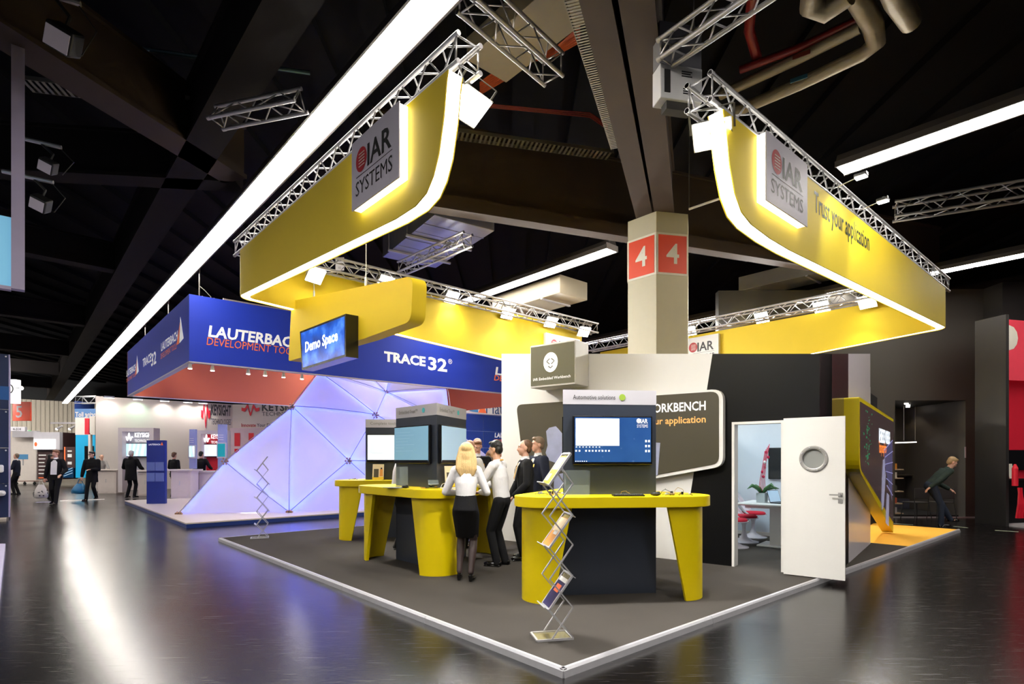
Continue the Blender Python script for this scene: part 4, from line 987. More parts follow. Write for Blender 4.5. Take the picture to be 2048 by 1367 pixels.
# fascia ring
ZF0, ZF1 = 3.80, 5.33
t = thing('fascia_ring', 'blue hanging fascia box with white and orange company lettering', 'sign', LW(0.08,0.08), TH)
fl = 9.3; fr_ = 12.6
fA = MB().box((0,0,ZF0),(0.05,fl,ZF1)).build('aisle_fascia', LBLUE, t); fB = MB().box((0.05,0,ZF0),(fr_,0.05,ZF1)).build('front_fascia', LBLUE, t)
MB().box((0.0,fl,ZF0),(fr_,fl+0.05,ZF1)).build('rear_fascia', TERRA, t); MB().box((fr_,0,ZF0),(fr_+0.05,fl+0.05,ZF1)).build('far_fascia', TERRA, t)
MB().box((0.05,0.05,ZF0+0.0),(0.06,fl,ZF1)).build('lining', TERRA, t); MB().box((0.06,0.05,ZF0),(fr_,0.06,ZF1)).build('lining', TERRA, t)
MB().box((-0.005,-0.005,ZF0-0.03),(0.12,fl+0.05,ZF0)).build('lower_frame', LGR, t); MB().box((0.12,-0.005,ZF0-0.03),(fr_,0.1,ZF0)).build('lower_frame', LGR, t)
MB().box((0.12,fl-0.06,ZF0-0.03),(fr_,fl+0.05,ZF0)).build('lower_frame', LGR, t)
# lettering on the front face (local frame along E2) and the aisle face
ef = bpy.data.objects.new('front_lettering', None); COL.objects.link(ef); ef.parent = t
VF = VPlane(LW(0.08,0.08)[:2], E2); VA = VPlane(LW(0.08,0.08)[:2], -E1)
def tx(vp, body, m, par, ul, ur, vbase_l, vtop_l, bold=0.0, shear=0.0):
    s0, zb = vp.hit(ul, vbase_l); s1, _ = vp.hit(ur, vbase_l); zt = vp.hit(ul, vtop_l)[1]
    return text(body, m, par, s0, zb, s1-s0, zt-zb, y=-0.008, bold=bold, shear=shear)
tx(VF, 'LAUTERBACH', WINK, ef, 416, 604, 672, 650, 0.03, 0.12)
tx(VF, 'DEVELOPMENT TOOLS', ORINK, ef, 413, 600, 689, 673, 0.0, 0.12)
tx(VF, 'TRACE', WINK, ef, 768, 851, 721, 702, 0.04, 0.0)
tx(VF, '32', WINK, ef, 856, 894, 738, 713, 0.03, 0.0)
tx(VF, '\u00ae', WINK, ef, 896, 904, 727, 717)
tx(VF, 'LAUTERBACH', WINK, ef, 990, 1130, 748, 733, 0.03, 0.12); tx(VF, 'DEVELOPMENT TOOLS', ORINK, ef, 988, 1126, 760, 749, 0.012, 0.12)
ea = bpy.data.objects.new('aisle_lettering', None); COL.objects.link(ea); ea.parent = t; ea.rotation_euler = (0,0,-math.pi/2)
def txa(body, m, ul, ur, vb, vt, **k): return tx(VA, body, m, ea, ul, ur, vb, vt, **k)
txa('LAUTERBACH', WINK, 323, 356, 702, 686, bold=0.02); txa('DEVELOPMENT TOOLS', ORINK, 322, 354, 718, 707)
txa('TRACE', WINK, 286, 303, 734, 718, bold=0.02); txa('32', WINK, 303, 313, 732, 708, bold=0.02)
txa('LAUTERBACH', WINK, 253.5, 272, 753, 741, bold=0.02); txa('DEVELOPMENT TOOLS', ORINK, 253.5, 272, 764, 757)
def sail(ul, ur, vb, vt):
    s0, zb = VA.hit(ul, vb); s1, _ = VA.hit(ur, vb); zt = VA.hit((ul+ur)/2, vt)[1]; w = s1-s0
    MB().prism([(s0+w*0.42,zb),(s1,zb+0.05),(s0+w*0.55,zt)],-0.011,-0.008).build('sail_mark', WINK, ea)
    MB().prism([(s0,zb),(s0+w*0.36,zb),(s0+w*0.5,zt-0.12)],-0.011,-0.008).build('sail_mark', ORINK, ea)
sail(354, 368, 690, 634); sail(271, 278, 750, 711)
# hanging chains and stand trusses above the fascia
truss_in(LW(0.4,0.3,5.12), LW(0.4,9.0,5.12), 'silver truss just above the blue fascia, aisle side', E2, 0.25, 0.3)
truss_in(LW(0.9,0.5,5.2), LW(6.0,0.5,5.2), 'silver truss just above the blue fascia, front side', E1, 0.25, 0.3)
CHN = mat('hoist_chain', (150,146,140), 0.4, 0.7)
for i, (b, lab) in enumerate(((0.6,'near the fascia corner'),(4.2,'at the middle of the aisle fascia'),(8.0,'at the far end of the aisle fascia'))):
    p_ = LW(0.4, b, 5.45); t = thing('hoist_chain', 'hoist chain with hook on the blue fascia, '+lab, 'chain', p_)
    MB().path([(0,0,-0.2),(0,0,0.1)],0.012).build('hook', CHN, t); MB().path([(0,0,0.1),(0.01,0,0.6),(0,0,1.0)],0.014).build('chain', CHN, t)
    MB().path([(0,0,0.25),(0.15,0.0,0.12),(0.28,0,-0.02),(0.2,0,-0.16),(0.06,0,-0.1)],0.010).build('safety_wire', CHN, t)
# little downlights under the fascia
SPB = mat('white_downlight', (226,222,214), 0.4); SPG = mat('downlight_glass', (255,250,240), 0.4, emit=(255,246,230), estr=14)
for i, u in enumerate((383,428,500,534,571,608)):
    s, _ = VF.hit(u, 735); p_ = VF.at(s, ZF0-0.03, 0.14); t = thing('downlight', 'small white downlight under the front of the blue fascia, %s from the corner' % ('first','second','third','fourth','fifth','sixth')[i], 'light', p_, TH, 'downlights under the blue fascia')
    MB().lathe([(0.0,0.0),(0.03,0.0),(0.035,-0.03),(0.05,-0.12),(0.0,-0.12)],12).build('body', SPB, t, smooth=40); MB().lathe([(0.0,-0.135),(0.042,-0.13),(0.045,-0.121),(0.0,-0.121)],12).build('glass', SPG, t)
    if i%2 == 0: lp = lamp('SPOT', 'downlight_beam', (0,0,-0.15), L_SPOT*2.2, (1,0.95,0.88), 0.05, spot=100); lp.parent = t
# ------------------------------------------------ dome of lit fabric triangles
FAB = mat('backlit_dome_fabric', (206, 204, 224), 0.6, var=0.03, scale=1.2, emit=(178, 176, 226), estr=0.08)
LEDS = mat('blue_led_strip', (200,215,255), 0.4, emit=(44,84,255), estr=34.0)
def fabric():
    nt = FAB.node_tree; b = nt.nodes['Principled BSDF']; out = nt.nodes['Material Output']; tr = nt.nodes.new('ShaderNodeBsdfTranslucent'); tr.inputs[0].default_value = rgb(232,228,240); mx = nt.nodes.new('ShaderNodeMixShader'); mx.inputs[0].default_value = 0.45; nt.links.new(b.outputs[0], mx.inputs[1]); nt.links.new(tr.outputs[0], mx.inputs[2]); nt.links.new(mx.outputs[0], out.inputs[0])
fabric()
STRUT = mat('grey_dome_strut', (150,150,160), 0.4, 0.6)
V = {'g0': D(360,1027,14.9), 'g1': D(580,1024,15.4), 'g2': D(800,1015,16.7), 'g3': D(985,1008,18.4),
     'm0': D(452,922,15.5), 'm1': D(698,921,16.1), 'm2': D(905,925,17.6), 'm3': D(1010,940,19.0),
     'h0': D(585,813,16.6), 'h1': D(752,830,17.3), 'h2': D(900,850,18.4),
     't0': D(638,745,17.6), 't1': D(772,785,19.6), 't2': D(893,778,19.4), 'p0': D(668,690,18.6), 'p1': D(790,700,19.9), 'p2': D(905,715,20.0)}
for k in ('g0','g1','g2','g3'): V[k].z = LZ+0.02
DCN = Vector((-5.5, 20.5, 0.5))
t = thing('dome', 'glowing white geodesic fabric dome on the blue stand', 'dome', (V['g1'].x, V['g1'].y, LZ))
O = Vector(t.location)
def panel(a, b, c, bulge=0.10):
    A, B_, C_ = V[a]-O, V[b]-O, V[c]-O; nrm = (B_-A).cross(C_-A).normalized(); out = ((A+B_+C_)/3+O-DCN)
    if nrm.dot(out) < 0: nrm = -nrm; B_, C_ = C_, B_
    n = 8; vs = []; idx = {}; k = 0
    for i in range(n+1):
        for j in range(n+1-i):
            u, v_ = i/n, j/n; w_ = 1-u-v_; p = A*w_+B_*u+C_*v_; p = p+nrm*(27*u*v_*w_)**0.7*bulge; idx[(i,j)] = k; vs.append(p); k += 1
    fs = []
    for i in range(n):
        for j in range(n-i):
            fs.append((idx[(i,j)], idx[(i+1,j)], idx[(i,j+1)]))
            if i+j < n-1: fs.append((idx[(i+1,j)], idx[(i+1,j+1)], idx[(i,j+1)]))
    MB().add(vs, fs).build('fabric_panel', FAB, t, smooth=180)
for a, b, c in (('g0','g1','m0'),('m0','g1','h0'),('h0','g1','m1'),('g1','g2','m1'),('h0','m1','h1'),('m1','g2','m2'),('m1','m2','h1'),('g2','g3','m2'),('h0','h1','t0'),('t0','h1','t1'),('h1','m2','h2'),('h1','h2','t1'),('t1','h2','t2'),('t0','t1','p0'),('t1','t2','p1'),('p0','t1','p1'),('m2','m3','h2'),('g3','m3','m2')): panel(a, b, c)
edges = (('g0','m0'),('m0','g1'),('m0','h0'),('h0','g1'),('g1','m1'),('h0','m1'),('h0','h1'),('m1','h1'),('m1','g2'),('h0','t0'),('t0','h1'),('h1','t1'),('t0','t1'),('m1','m2'),('g2','m2'),('h1','m2'),('t1','t2'),('t1','h2'),('t2','h2'),('h2','m2'),('t1','p1'),('t1','p0'))
for a, b in edges:
    A, B_ = V[a]-O, V[b]-O; mid = (A+B_)/2; out = (mid+O-DCN).normalized()
    bow = 0.0 if (a, b) in (('g0','m0'),('m0','h0'),('h0','t0')) else 0.05
    pts = [A+(B_-A)*f+out*(0.045+bow*4*f*(1-f)) for f in [i/10 for i in range(11)]]
    MB().path(pts, 0.011, 6).build('strut', STRUT, t, smooth=180)
for a, b in edges:
    A, B_ = V[a]-O, V[b]-O; out = (((A+B_)/2)+O-DCN).normalized(); dn = Vector((0,0,-0.07)) if abs((B_-A).normalized().z) < 0.95 else Vector((0.07,0,0))
    MB().path([A+(B_-A)*f-out*0.10 for f in [0.03+0.94*i/10 for i in range(11)]], 0.012, 5).build('led_string', LEDS, t)
HUB = mat('copper_hub', (176,140,120), 0.35, 0.7)
for k in ('g0','g1','m0','m1','h0','h1','t1'):
    p = V[k]-O; mb = MB(); mb.ell(p, (0.05,0.05,0.05), u=8, v=6)
    for i in range(6):
        a = i*math.pi/3; mb.ell(p+Vector((0.08*math.cos(a),-0.06,0.08*math.sin(a)*(0.4 if k[0]=='g' else 1))), (0.03,0.03,0.03), u=6, v=4)
    mb.build('hub', HUB, t)
for i, (u, Y) in enumerate(((500, 17.5), (700, 18.5), (860, 20))):
    p_ = D(u, 800, Y); p_.z = 0.5
    tt = thing('dome_fill_lamp', 'added white lamp unseen inside the dome, %s' % ('aisle side','middle','far side')[i], 'light', (p_.x,p_.y,LZ)); MB().lathe([(0.0,0.0),(0.1,0.0),(0.1,0.2),(0.0,0.2)],12).build('can', BLKM, tt); lp = lamp('POINT', 'dome_fill_beam', (0,0,0.5), 22, (0.92,0.88,1.0), 0.25); lp.parent = tt  # unseen lamps added for the white glow at the panel centres
# tall blue info panel with leaflet pockets
VI = VPlane(G(293,1007,LZ)[:2], (1, 0.12)); x1 = VI.hit(330, 950)[0]; zt = VI.hit(293, 880)[1]
t = thing('info_panel', 'tall dark blue info panel with four clear leaflet pockets', 'panel', VI.at(0, LZ+0.002), VI.rz); hp = zt-LZ
MB().rbox((0,0,0),(x1,0.14,hp),0.006).build('board', mat('deep_blue_panel', (32,52,128), 0.4), t)
text('LAUTERBACH', WINK, t, x1*0.12, hp-0.16, x1*0.62, 0.05, y=-0.004, bold=0.02); MB().prism([(x1*0.76,hp-0.16),(x1*0.9,hp-0.16),(x1*0.84,hp-0.05)],-0.006,-0.003).build('sail_mark', ORINK, t)
for r in range(2):
    for c in range(2): MB().rbox((x1*(0.05+0.47*c),-0.05,hp*(0.35+0.17*(1-r))),(x1*(0.48+0.47*c),-0.002,hp*(0.35+0.17*(1-r))+0.28),0.006).build('pocket', mat('clear_blue_pocket', (140,160,220), 0.15, alpha=0.5), t)
# blue tiled partition seen past the middle table
VT = VPlane(D(935, 900, 20.5)[:2], E2); 
t = thing('tile_partition', 'blue partition of square tiles with company name behind the visitors', 'partition', VT.at(0, LZ), VT.rz)
TILE = mat('blue_partition_tile', (44,78,160), 0.4, var=0.06); BACKT = mat('pale_joint', (150,170,220), 0.5)
zt = VT.hit(935, 827)[1]-LZ; mb = MB().box((-0.02,0.02,0),(3.4,0.08,zt+0.03)); mb.build('backing', BACKT, t)
me = MB().rbox((0.01,0,0.01),(0.83,0.03,0.60),0.004,1).mesh('tile', TILE)
rows = int(zt//0.61)+1
for i in range(4):
    for j in range(rows): inst('tile', me, t, (i*0.84-0.1, 0, zt-0.61*(j+1)))
xa, za = VT.hit(989, 874); text('LAUTERBACH', WINK, t, xa, za-LZ, 1.5, 0.17, y=-0.006, bold=0.03, shear=0.1); text('DEVELOPMENT TOOLS', ORINK, t, xa-0.03, za-LZ-0.17, 1.5, 0.10, y=-0.006, bold=0.02)
# sign of the stand beyond
VM = VPlane(D(935, 815, 27)[:2], E2); t = thing('far_sign', 'white sign with blue serif lettering peeping under the terracotta fascia', 'sign', VM.at(0, 3.6), VM.rz)
MB().box((-0.6,0,-0.1),(4.5,0.1,1.4)).build('board', WHT, t); x_, z_ = VM.hit(972, 826); text('MathWorks', mat('sign_blue', (30,74,130), 0.5), t, x_, z_-3.6, 3.6, 0.62, y=-0.01, bold=0.0)
x_, z_ = VM.hit(948, 824); MB().prism([(x_+0.25,z_-3.6),(x_+0.75,z_-3.6),(x_+0.55,z_-3.6+0.5)],-0.012,-0.006).build('peak_mark', ORINK, t); MB().prism([(x_-0.3,z_-3.6+0.05),(x_+0.25,z_-3.6),(x_+0.2,z_-3.6+0.35)],-0.012,-0.006).build('peak_mark', mat('sign_sky', (80,150,200),0.5), t)
# ================================================================== white measuring-instrument stand behind
KWL = mat('warm_white_stand_wall', (222, 211, 204), 0.6, var=0.02); KRED = mat('signal_red', (226, 26, 52), 0.45); KGREY = mat('dark_letter_grey', (70,70,72), 0.5)
b0k = LB+7.0
VK0 = VPlane(LW(-1.5, b0k)[:2], E2)
KP = D(192, 850, 28.0); VK = VPlane((KP.x, KP.y), E2)   # long white wall facing the aisle crossing
sE = VK.hit(465, 850)[0]; zK = VK.hit(192, 792)[1]
t = thing('wall_stand_white', 'long white wall of the instrument maker stand', 'wall', VK.at(0), VK.rz, kind='structure')
MB().box((0,0,0),(sE,0.2,zK)).build('wall_board', KWL, t)
KP2 = VK.at(sE); VK2 = VPlane((KP2.x, KP2.y), (1.0, 0.02)); zr = zK
def wave(vp, ul, ur, vm, hpx, par):
    s0, zm = vp.hit(ul, vm); s1 = vp.hit(ur, vm)[0]; Y = vp.at(s0).y; h = hpx/F*Y; w = s1-s0; n = 48; top = []; bot = []
    for i in range(n+1):
        f = i/n; env = math.exp(-((f-0.5)/0.26)**2); zz = zm+h*env*math.cos((f-0.5)*math.pi*5.2)*-1; th = h*0.34
        top.append((s0+w*f, zz+th)); bot.append((s0+w*f, zz-th))
    return MB().prism(top+bot[::-1], -0.06, -0.01).build('wave_mark', KRED, par)
def kw(vp, label, ul, ur, cols, loc=(0,0)):
    pass
t2 = thing('wall_stand_white_corner', 'white header wall with red wave logo over the red niche', 'wall', VK2.at(0), VK2.rz, kind='structure')
sE2 = VK2.hit(660, 850)[0]
MB().box((0,0,0),(sE2,0.2,zr)).build('wall_board', KWL, t2)
wave(VK, 402, 420, 826, 22, t)
def ktext(vp, body, ul, ur, vb, vt, m, par, bold=0.03):
    s0, zb = vp.hit(ul, vb); s1 = vp.hit(ur, vb)[0]; zt = vp.hit(ul, vt)[1]; o = text(body, m, par, s0, zb, s1-s0, zt-zb, y=-0.02, bold=bold); return o
ktext(VK, 'KEYSIGHT', 422, 462, 829, 808, KGREY, t); ktext(VK, 'TECHNOLOGIES', 422, 462, 848, 836, KGREY, t, 0.0)
wave(VK2, 484, 519, 818, 10, t2); ktext(VK2, 'KEYSIGHT', 524, 618, 821, 806, KGREY, t2); ktext(VK2, 'TECHNOLOGIES', 524, 618, 831, 823, KGREY, t2, 0.0)
ktext(VK2, 'Innovate', 483, 512, 853, 846, REDINK, t2, 0.01); ktext(VK2, 'Your Electronics', 514, 570, 853, 846, KGREY, t2, 0.01)
# niche front of the header: red backs and pale frames
NR_ = mat('niche_pink_wall', (214,186,196), 0.5)
s0, z0 = VK2.hit(466, 856); MB().box((s0,-0.35,0),(sE2,-0.001,z0)).build('niche_front', NR_, t2)
for ul, ur, vt, vb in ((475,486,866,892),(503,513,866,882),(475,484,897,905)):
    a_, zt = VK2.hit(ul, vt); b_, zb = VK2.hit(ur, vb); MB().box((a_,-0.37,zb),(b_,-0.351,zt)).build('red_panel', KRED, t2)
# wall washers on top of the white wall
WWG = mat('washer_glass', (255,255,250), 0.4, emit=(255,250,240), estr=10)
for i, (u, c) in enumerate(((216,(1,0.96,0.9)),(273,(0.55,1,0.75)),(326,(1,0.96,0.9)),(372,(1,0.96,0.9)),(402,(1,0.96,0.9)))):
    s, z = VK.hit(u, 798); p_ = VK.at(s, zK-0.08, -0.45); tt = thing('wall_washer', 'arm spotlight washing the white stand wall, %s' % ('near the aisle corner','with a greenish beam','third along','fourth along','above the wave logo')[i], 'light', p_, VK.rz)
    MB().rbox((-0.22,-0.06,0),(0.22,0.06,0.08),0.02).build('head', mat('grey_lamp_head',(110,110,130),0.4), tt); MB().box((-0.2,-0.05,-0.012),(0.2,0.05,-0.001)).build('glass', WWG, tt); MB().tube((0,0.05,0.06),(0,0.45,0.06),0.012).build('arm', ALUD, tt)
    lp = lamp('SPOT', 'washer_beam', (0,0,-0.03), L_FAR*1.6, c, 0.1, spot=125, blend=0.9); lp.parent = tt; lp.rotation_euler = (math.radians(28), 0, 0)
# instrument bays, framed portals with screens
FRM = mat('pale_portal_frame', (214,204,208), 0.5)
def portal(ul, ur, vt, vb, Y, label, panel_m, logo, scr, screen_m, wave_m):
    vp = VPlane(D(ul, vb, Y)[:2], (1, 0.05)); x1, _ = vp.hit(ur, vb); zt = vp.hit(ul, vt)[1]; zb = 0.1
    t = thing('portal_frame', label, 'stand frame', vp.at(0), vp.rz)
    MB().box((0,0,zb),(0.18,0.5,zt)).build('frame_post', FRM, t); MB().box((x1-0.18,0,zb),(x1,0.5,zt)).build('frame_post', FRM, t); MB().box((0.18,0,zt-0.16),(x1-0.18,0.5,zt)).build('frame_beam', FRM, t)
    if panel_m: MB().box((0.18,0.5,0.9),(x1-0.18,0.56,zt-0.16)).build('rear_panel', panel_m, t)
    a_, z1 = vp.hit(scr[0], scr[2]); b_, z0 = vp.hit(scr[1], scr[3]); s = MB().rbox((a_,0.3,z0),(b_,0.36,z1),0.01).build('screen', BEZ, t); MB().box((a_+0.03,0.296,z0+0.03),(b_-0.03,0.3,z1-0.03)).build('display', screen_m, s)
    if logo:
        l0, zz = vp.hit(logo[0], logo[2]); l1, _ = vp.hit(logo[1], logo[2]); w = l1-l0; n = 40; pts = []
        top = [(l0+w*0.28*i/n, zz+0.2*math.exp(-((i/n-0.5)/0.3)**2)*math.cos((i/n-0.5)*16)) for i in range(n+1)]
        MB().path([(x, 0.28, z) for x, z in top], 0.025, 5).build('wave_outline', wave_m, t)
        text('KEYSIGHT', wave_m, t, l0+w*0.34, zz+0.02, w*0.66, 0.2, y=0.27, bold=0.03); text('TECHNOLOGIES', wave_m, t, l0+w*0.34, zz-0.2, w*0.66, 0.12, y=0.27)
    return t
def swirl():
    m = mat('swirl_screen', (200,230,230), 0.2, emit=(190,230,225), estr=0.9); nt = m.node_tree; b = nt.nodes['Principled BSDF']; tc = nt.nodes.new('ShaderNodeTexCoord'); w = nt.nodes.new('ShaderNodeTexWave'); w.inputs['Scale'].default_value = 0.7; w.inputs['Distortion'].default_value = 6; w.inputs['Detail'].default_value = 1; nt.links.new(tc.outputs['Object'], w.inputs['Vector'])
    r = nt.nodes.new('ShaderNodeValToRGB'); cr = r.color_ramp; cr.elements[0].color = rgb(205,236,232); cr.elements[1].color = rgb(214,240,240); 
    for p_, c in ((0.45,(120,200,190)),(0.55,(196,230,240)),(0.72,(90,150,220)),(0.84,(200,80,190)),(0.9,(220,240,240))): e = cr.elements.new(p_); e.color = rgb(*c)
    nt.links.new(w.outputs[0], r.inputs[0]); nt.links.new(r.outputs[0], b.inputs['Emission Color']); return m
SWL = swirl()
WLOGO = mat('white_sign_letters', (255,255,255), 0.4, emit=(255,255,255), estr=0.9)
portal(236, 307, 855, 990, 25.2, 'white framed portal with colourful swirl screen', mat('pale_panel',(206,206,216),0.4), (242,300,874), (241,300,885,913), SWL, WLOGO)
portal(394, 452, 860, 970, 25.8, 'white framed portal with red logo panel and white screen', KRED, (400,448,877), (398,451,887,913), SCR_WHITE, WLOGO)
# counters
CNT = mat('white_counter', (226,214,208), 0.4)
def counter(ul, ur, vt, vb, Y, label, d=0.6):
    vp = VPlane(D(ul, vb, Y)[:2], (1, 0.05)); x1 = vp.hit(ur, vb)[0]; zt = vp.hit(ul, vt)[1]; z0 = LZ if Y < 24 else 0.0
    t = thing('counter', label, 'counter', vp.at(0, z0), vp.rz); h = zt-z0
    MB().rbox((-0.12,-0.1,h-0.06),(x1+0.12,d+0.1,h),0.008).build('worktop', CNT, t); MB().box((0,0,0),(x1,d,h-0.06)).build('body', CNT, t); 
    dr = MB().rbox((x1*0.08,-0.012,0.06),(x1*0.92,-0.001,h-0.12),0.003).build('cabinet_door', CNT, t); MB().box((x1*0.44,-0.03,h*0.45),(x1*0.46,-0.013,h*0.6)).build('handle', ALU, dr)
counter(342, 381, 938, 996, 21.0, 'white counter with cabinet door by the blue info panel'); counter(398, 452, 941, 994, 21.8, 'white counter partly behind the dome edge'); counter(196, 232, 938, 986, 26.0, 'white counter with laptop at the aisle corner of the white stand')
counter(276, 308, 940, 986, 24.4, 'grey white counter behind the blue info panel')
# slim columns with tablets
for (ul, ur, vt, vb, Y, lab, m) in ((370,383,857,937,21.0,'slim lavender column with tablet on the first counter',SWL),(428,445,847,940,21.8,'slim lavender column with tablet near the dome edge',mat('teal_screen',(10,110,120),0.2,emit=(14,120,130),estr=0.8))):
    vp = VPlane(D(ul, vb, Y)[:2], (1,0.05)); x1 = vp.hit(ur, vb)[0]; zb = vp.hit(ul, vb)[1]; zt = vp.hit(ul, vt)[1]
    t = thing('tablet_column', lab, 'column', vp.at(0, zb), vp.rz); MB().rbox((0,0.3,0),(x1,0.42,zt-zb),0.006).build('post', mat('lavender_post',(150,160,206),0.4), t)
    za = (zt-zb)*0.26; zc = (zt-zb)*0.60; s = MB().rbox((-0.02,0.26,za),(x1+0.03,0.299,zc),0.008).build('tablet', ALU, t); MB().box((0.02,0.257,za+0.06),(x1-0.02,0.26,zc-0.04)).build('tablet_screen', m, s)
    mb = MB()
    for k in range(3): mb.box((x1*0.1,0.297,(zt-zb)*(0.66+0.05*k)),(x1*0.7,0.299,(zt-zb)*(0.67+0.05*k)))
    mb.build('printed_lines', WHT, t)
# ================================================================== stands along the far aisle
def slab(name, label, cat, ul, ur, vt, vb, Y, m, d=0.15, dirn=(1,0.0), kind=None):
    vp = VPlane(D(ul, vb, Y)[:2], dirn); x1 = vp.hit(ur, vb)[0]; zt = vp.hit(ul, vt)[1]; zb = max(0.0, vp.hit(ul, vb)[1])
    t = thing(name, label, cat, vp.at(0, zb), vp.rz, kind=kind); MB().rbox((0,0,0),(x1,d,zt-zb),0.01,1).build('board', m, t); t['w'] = x1; t['h'] = zt-zb; return t
t = slab('number_sign', 'orange red hanging sign with the number 5', 'sign', 25, 60, 803, 841, 40, PRED); text('5', LGR, t, t['w']*0.2, t['h']*0.18, t['w']*0.36, t['h']*0.62, y=-0.01, bold=0.01)
MB().tube((t['w']*0.2,0.05,t['h']),(t['w']*0.2,0.05,t['h']+1.6),0.01).build('hanger', WIRE, t)
t = slab('booth_number_sign', 'grey sign reading 4-314 beside the navy stand', 'sign', 18, 50, 853, 862, 30, LGR); text('4-314', KGREY, t, t['w']*0.25, t['h']*0.25, t['w']*0.5, t['h']*0.5, y=-0.01, bold=0.02)
t = slab('exit_sign', 'small green emergency exit sign on the far wall', 'sign', 53, 60, 860, 866, 42, mat('exit_green',(20,150,80),0.4,emit=(30,180,90),estr=0.8)); MB().box((0,-0.02,0),(t['w']*0.45,-0.01,t['h'])).build('pictogram', WHT, t)
MB().prism([(t['w']*0.55,t['h']*0.4),(t['w']*0.9,t['h']*0.4),(t['w']*0.9,t['h']*0.6),(t['w']*0.55,t['h']*0.6)],-0.02,-0.01).build('arrow', WHT, t)
FWL = mat('far_white_wall', (224,214,206), 0.6, emit=(224,212,200), estr=0.0)
slab('far_stand_wall', 'white far stand wall with small screen behind the two talking men', 'stand wall', 22, 72, 861, 968, 36, FWL, 0.3)
slab('far_stand_fascia', 'pale grey fascia above the far white stand wall', 'fascia', 24, 73, 861, 874, 35.4, LGR, 0.3)
t = slab('far_screen', 'small blue grey screen on a stand before the far white wall', 'screen', 35, 55, 908, 918, 33, mat('slate_screen',(60,100,130),0.3,emit=(66,106,136),estr=0.5), 0.06); MB().tube((t['w']*0.5,0.03,-0.35),(t['w']*0.5,0.03,0.0),0.03).build('post', ALUD, t)
BRW = mat('dark_brown_stand_wall', (66,44,44), 0.5, var=0.1)
t = slab('brown_stand', 'dark brown far stand with lit white name fascia', 'stand', 74, 126, 864, 958, 34, BRW, 1.2)
MB().box((0,-0.25,t['h']-1.05),(t['w'],-0.02,t['h'])).build('upper_fascia', LGR, t); nb = MB().box((0.05,-0.3,t['h']-1.0),(t['w']*0.85,-0.26,t['h']-0.42)).build('name_board', mat('lit_white_board',(250,250,250),0.4,emit=(250,248,244),estr=1.0), t)
text('OPENSYNERGY', KGREY, nb, 0.35, t['h']-0.8, t['w']*0.5, 0.2, y=-0.305); MB().ell((0.18,-0.305,t['h']-0.72),(0.1,0.01,0.14),u=12,v=6).build('flame_mark', ORINK, nb)
for k in range(6): MB().box((0.1,-0.01,t['h']-1.4-0.22*k),(0.55-0.05*(k%3),-0.002,t['h']-1.34-0.22*k)).build('white_line', WHT, t)
MB().box((0.1,-0.012,t['h']-2.75),(0.7,-0.002,t['h']-2.7)).build('orange_line', ORINK, t)
t = slab('lit_cube', 'bright white lit cube sign above the far aisle stands', 'sign', 137, 152, 867, 880, 36, mat('lit_cube_white',(255,255,255),0.4,emit=(255,255,255),estr=1.6), 0.4)
t = slab('poster_stand', 'dark brown poster pillar with white blocks in the far aisle', 'poster', 129, 150, 893, 948, 33.2, BRW, 0.3)
for k, (z_, h_) in enumerate(((0.82,0.05),(0.62,0.12),(0.36,0.10))): MB().box((t['w']*0.3,-0.01,t['h']*z_),(t['w']*0.7,-0.001,t['h']*(z_+h_))).build('white_block', WHT, t)
MB().box((-0.02,-0.012,0),(0.06,-0.002,t['h'])).build('orange_edge', ORINK, t)
t = slab('glossy_counter', 'dark blue glossy counter with light streaks in the far aisle', 'counter', 126, 147, 935, 955, 31.8, mat('blue_glossy_counter',(20,60,96),0.15), 0.6)
for k in range(3): MB().bar((0.05,-0.01,0.1+0.12*k),(t['w']-0.05,-0.01,0.28+0.14*k),0.03,0.004,(0,1,0)).build('light_streak', SCR_PALE, t)
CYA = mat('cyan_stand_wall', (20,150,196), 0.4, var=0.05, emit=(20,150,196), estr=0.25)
t = slab('cyan_stand', 'bright cyan stand wall with white top beside the white stand', 'stand wall', 151, 190, 869, 955, 31, CYA, 0.3); MB().box((-0.0,-0.02,t['h']),(t['w'],0.28,t['h']+0.95)).build('white_top', FWL, t); MB().box((t['w']*0.5,-0.06,t['h']*0.42),(t['w']*0.95,-0.01,t['h']*0.74)).build('wall_screen', BEZ, t)
t = slab('red_banner', 'narrow red vertical banner before the cyan stand', 'banner', 169, 178, 836, 868, 29.5, KRED, 0.1)
t = slab('white_banner', 'narrow white vertical banner beside the red one', 'banner', 179, 190, 832, 866, 29.3, FWL, 0.1)
tp = slab('white_post', 'slim white post of the cyan stand', 'post', 176, 181, 868, 955, 29.4, FWL, 0.15)
# toll sign (mirrored lettering as seen from behind) with truss
t = slab('toll_sign', 'blue hanging cube sign with back to front lettering', 'sign', 149, 192, 817, 838, 34, mat('steel_blue_sign',(92,132,186),0.5), 0.1); text('pring lloT', FWL, t, 0.05, t['h']*0.25, t['w']*0.95, t['h']*0.45, y=-0.01, bold=0.02, name='sign_lettering', flip=True)
MB().add([(0,0,0),(0,0,t['h']*1.75),(-0.42,2.2,t['h']*1.9),(-0.42,2.2,0.02)],[(0,1,2,3)]).build('side_face', mat('cobalt_sign',(50,76,150),0.5), t)
truss(D(150,806,33.5), D(192,805,33.0), 'small silver truss above the blue cube sign', 0.4, step=0.5)
t = thing('track_lights', 'suspended track with two spotlights on the far wall', 'light', D(100,847,40)); MB().box((0,0,0),(2.2,0.1,0.12)).build('track', LGR, t)
for x in (0.6, 1.5):
    h_ = MB().tube((x,-0.1,-0.35),(x+0.35,-0.1,-0.15),0.09,0.05,10).build('spot_head', LGR, t); MB().ell((x-0.03,-0.1,-0.37),(0.08,0.08,0.08),u=8,v=5).build('spot_glass', SPG, h_)
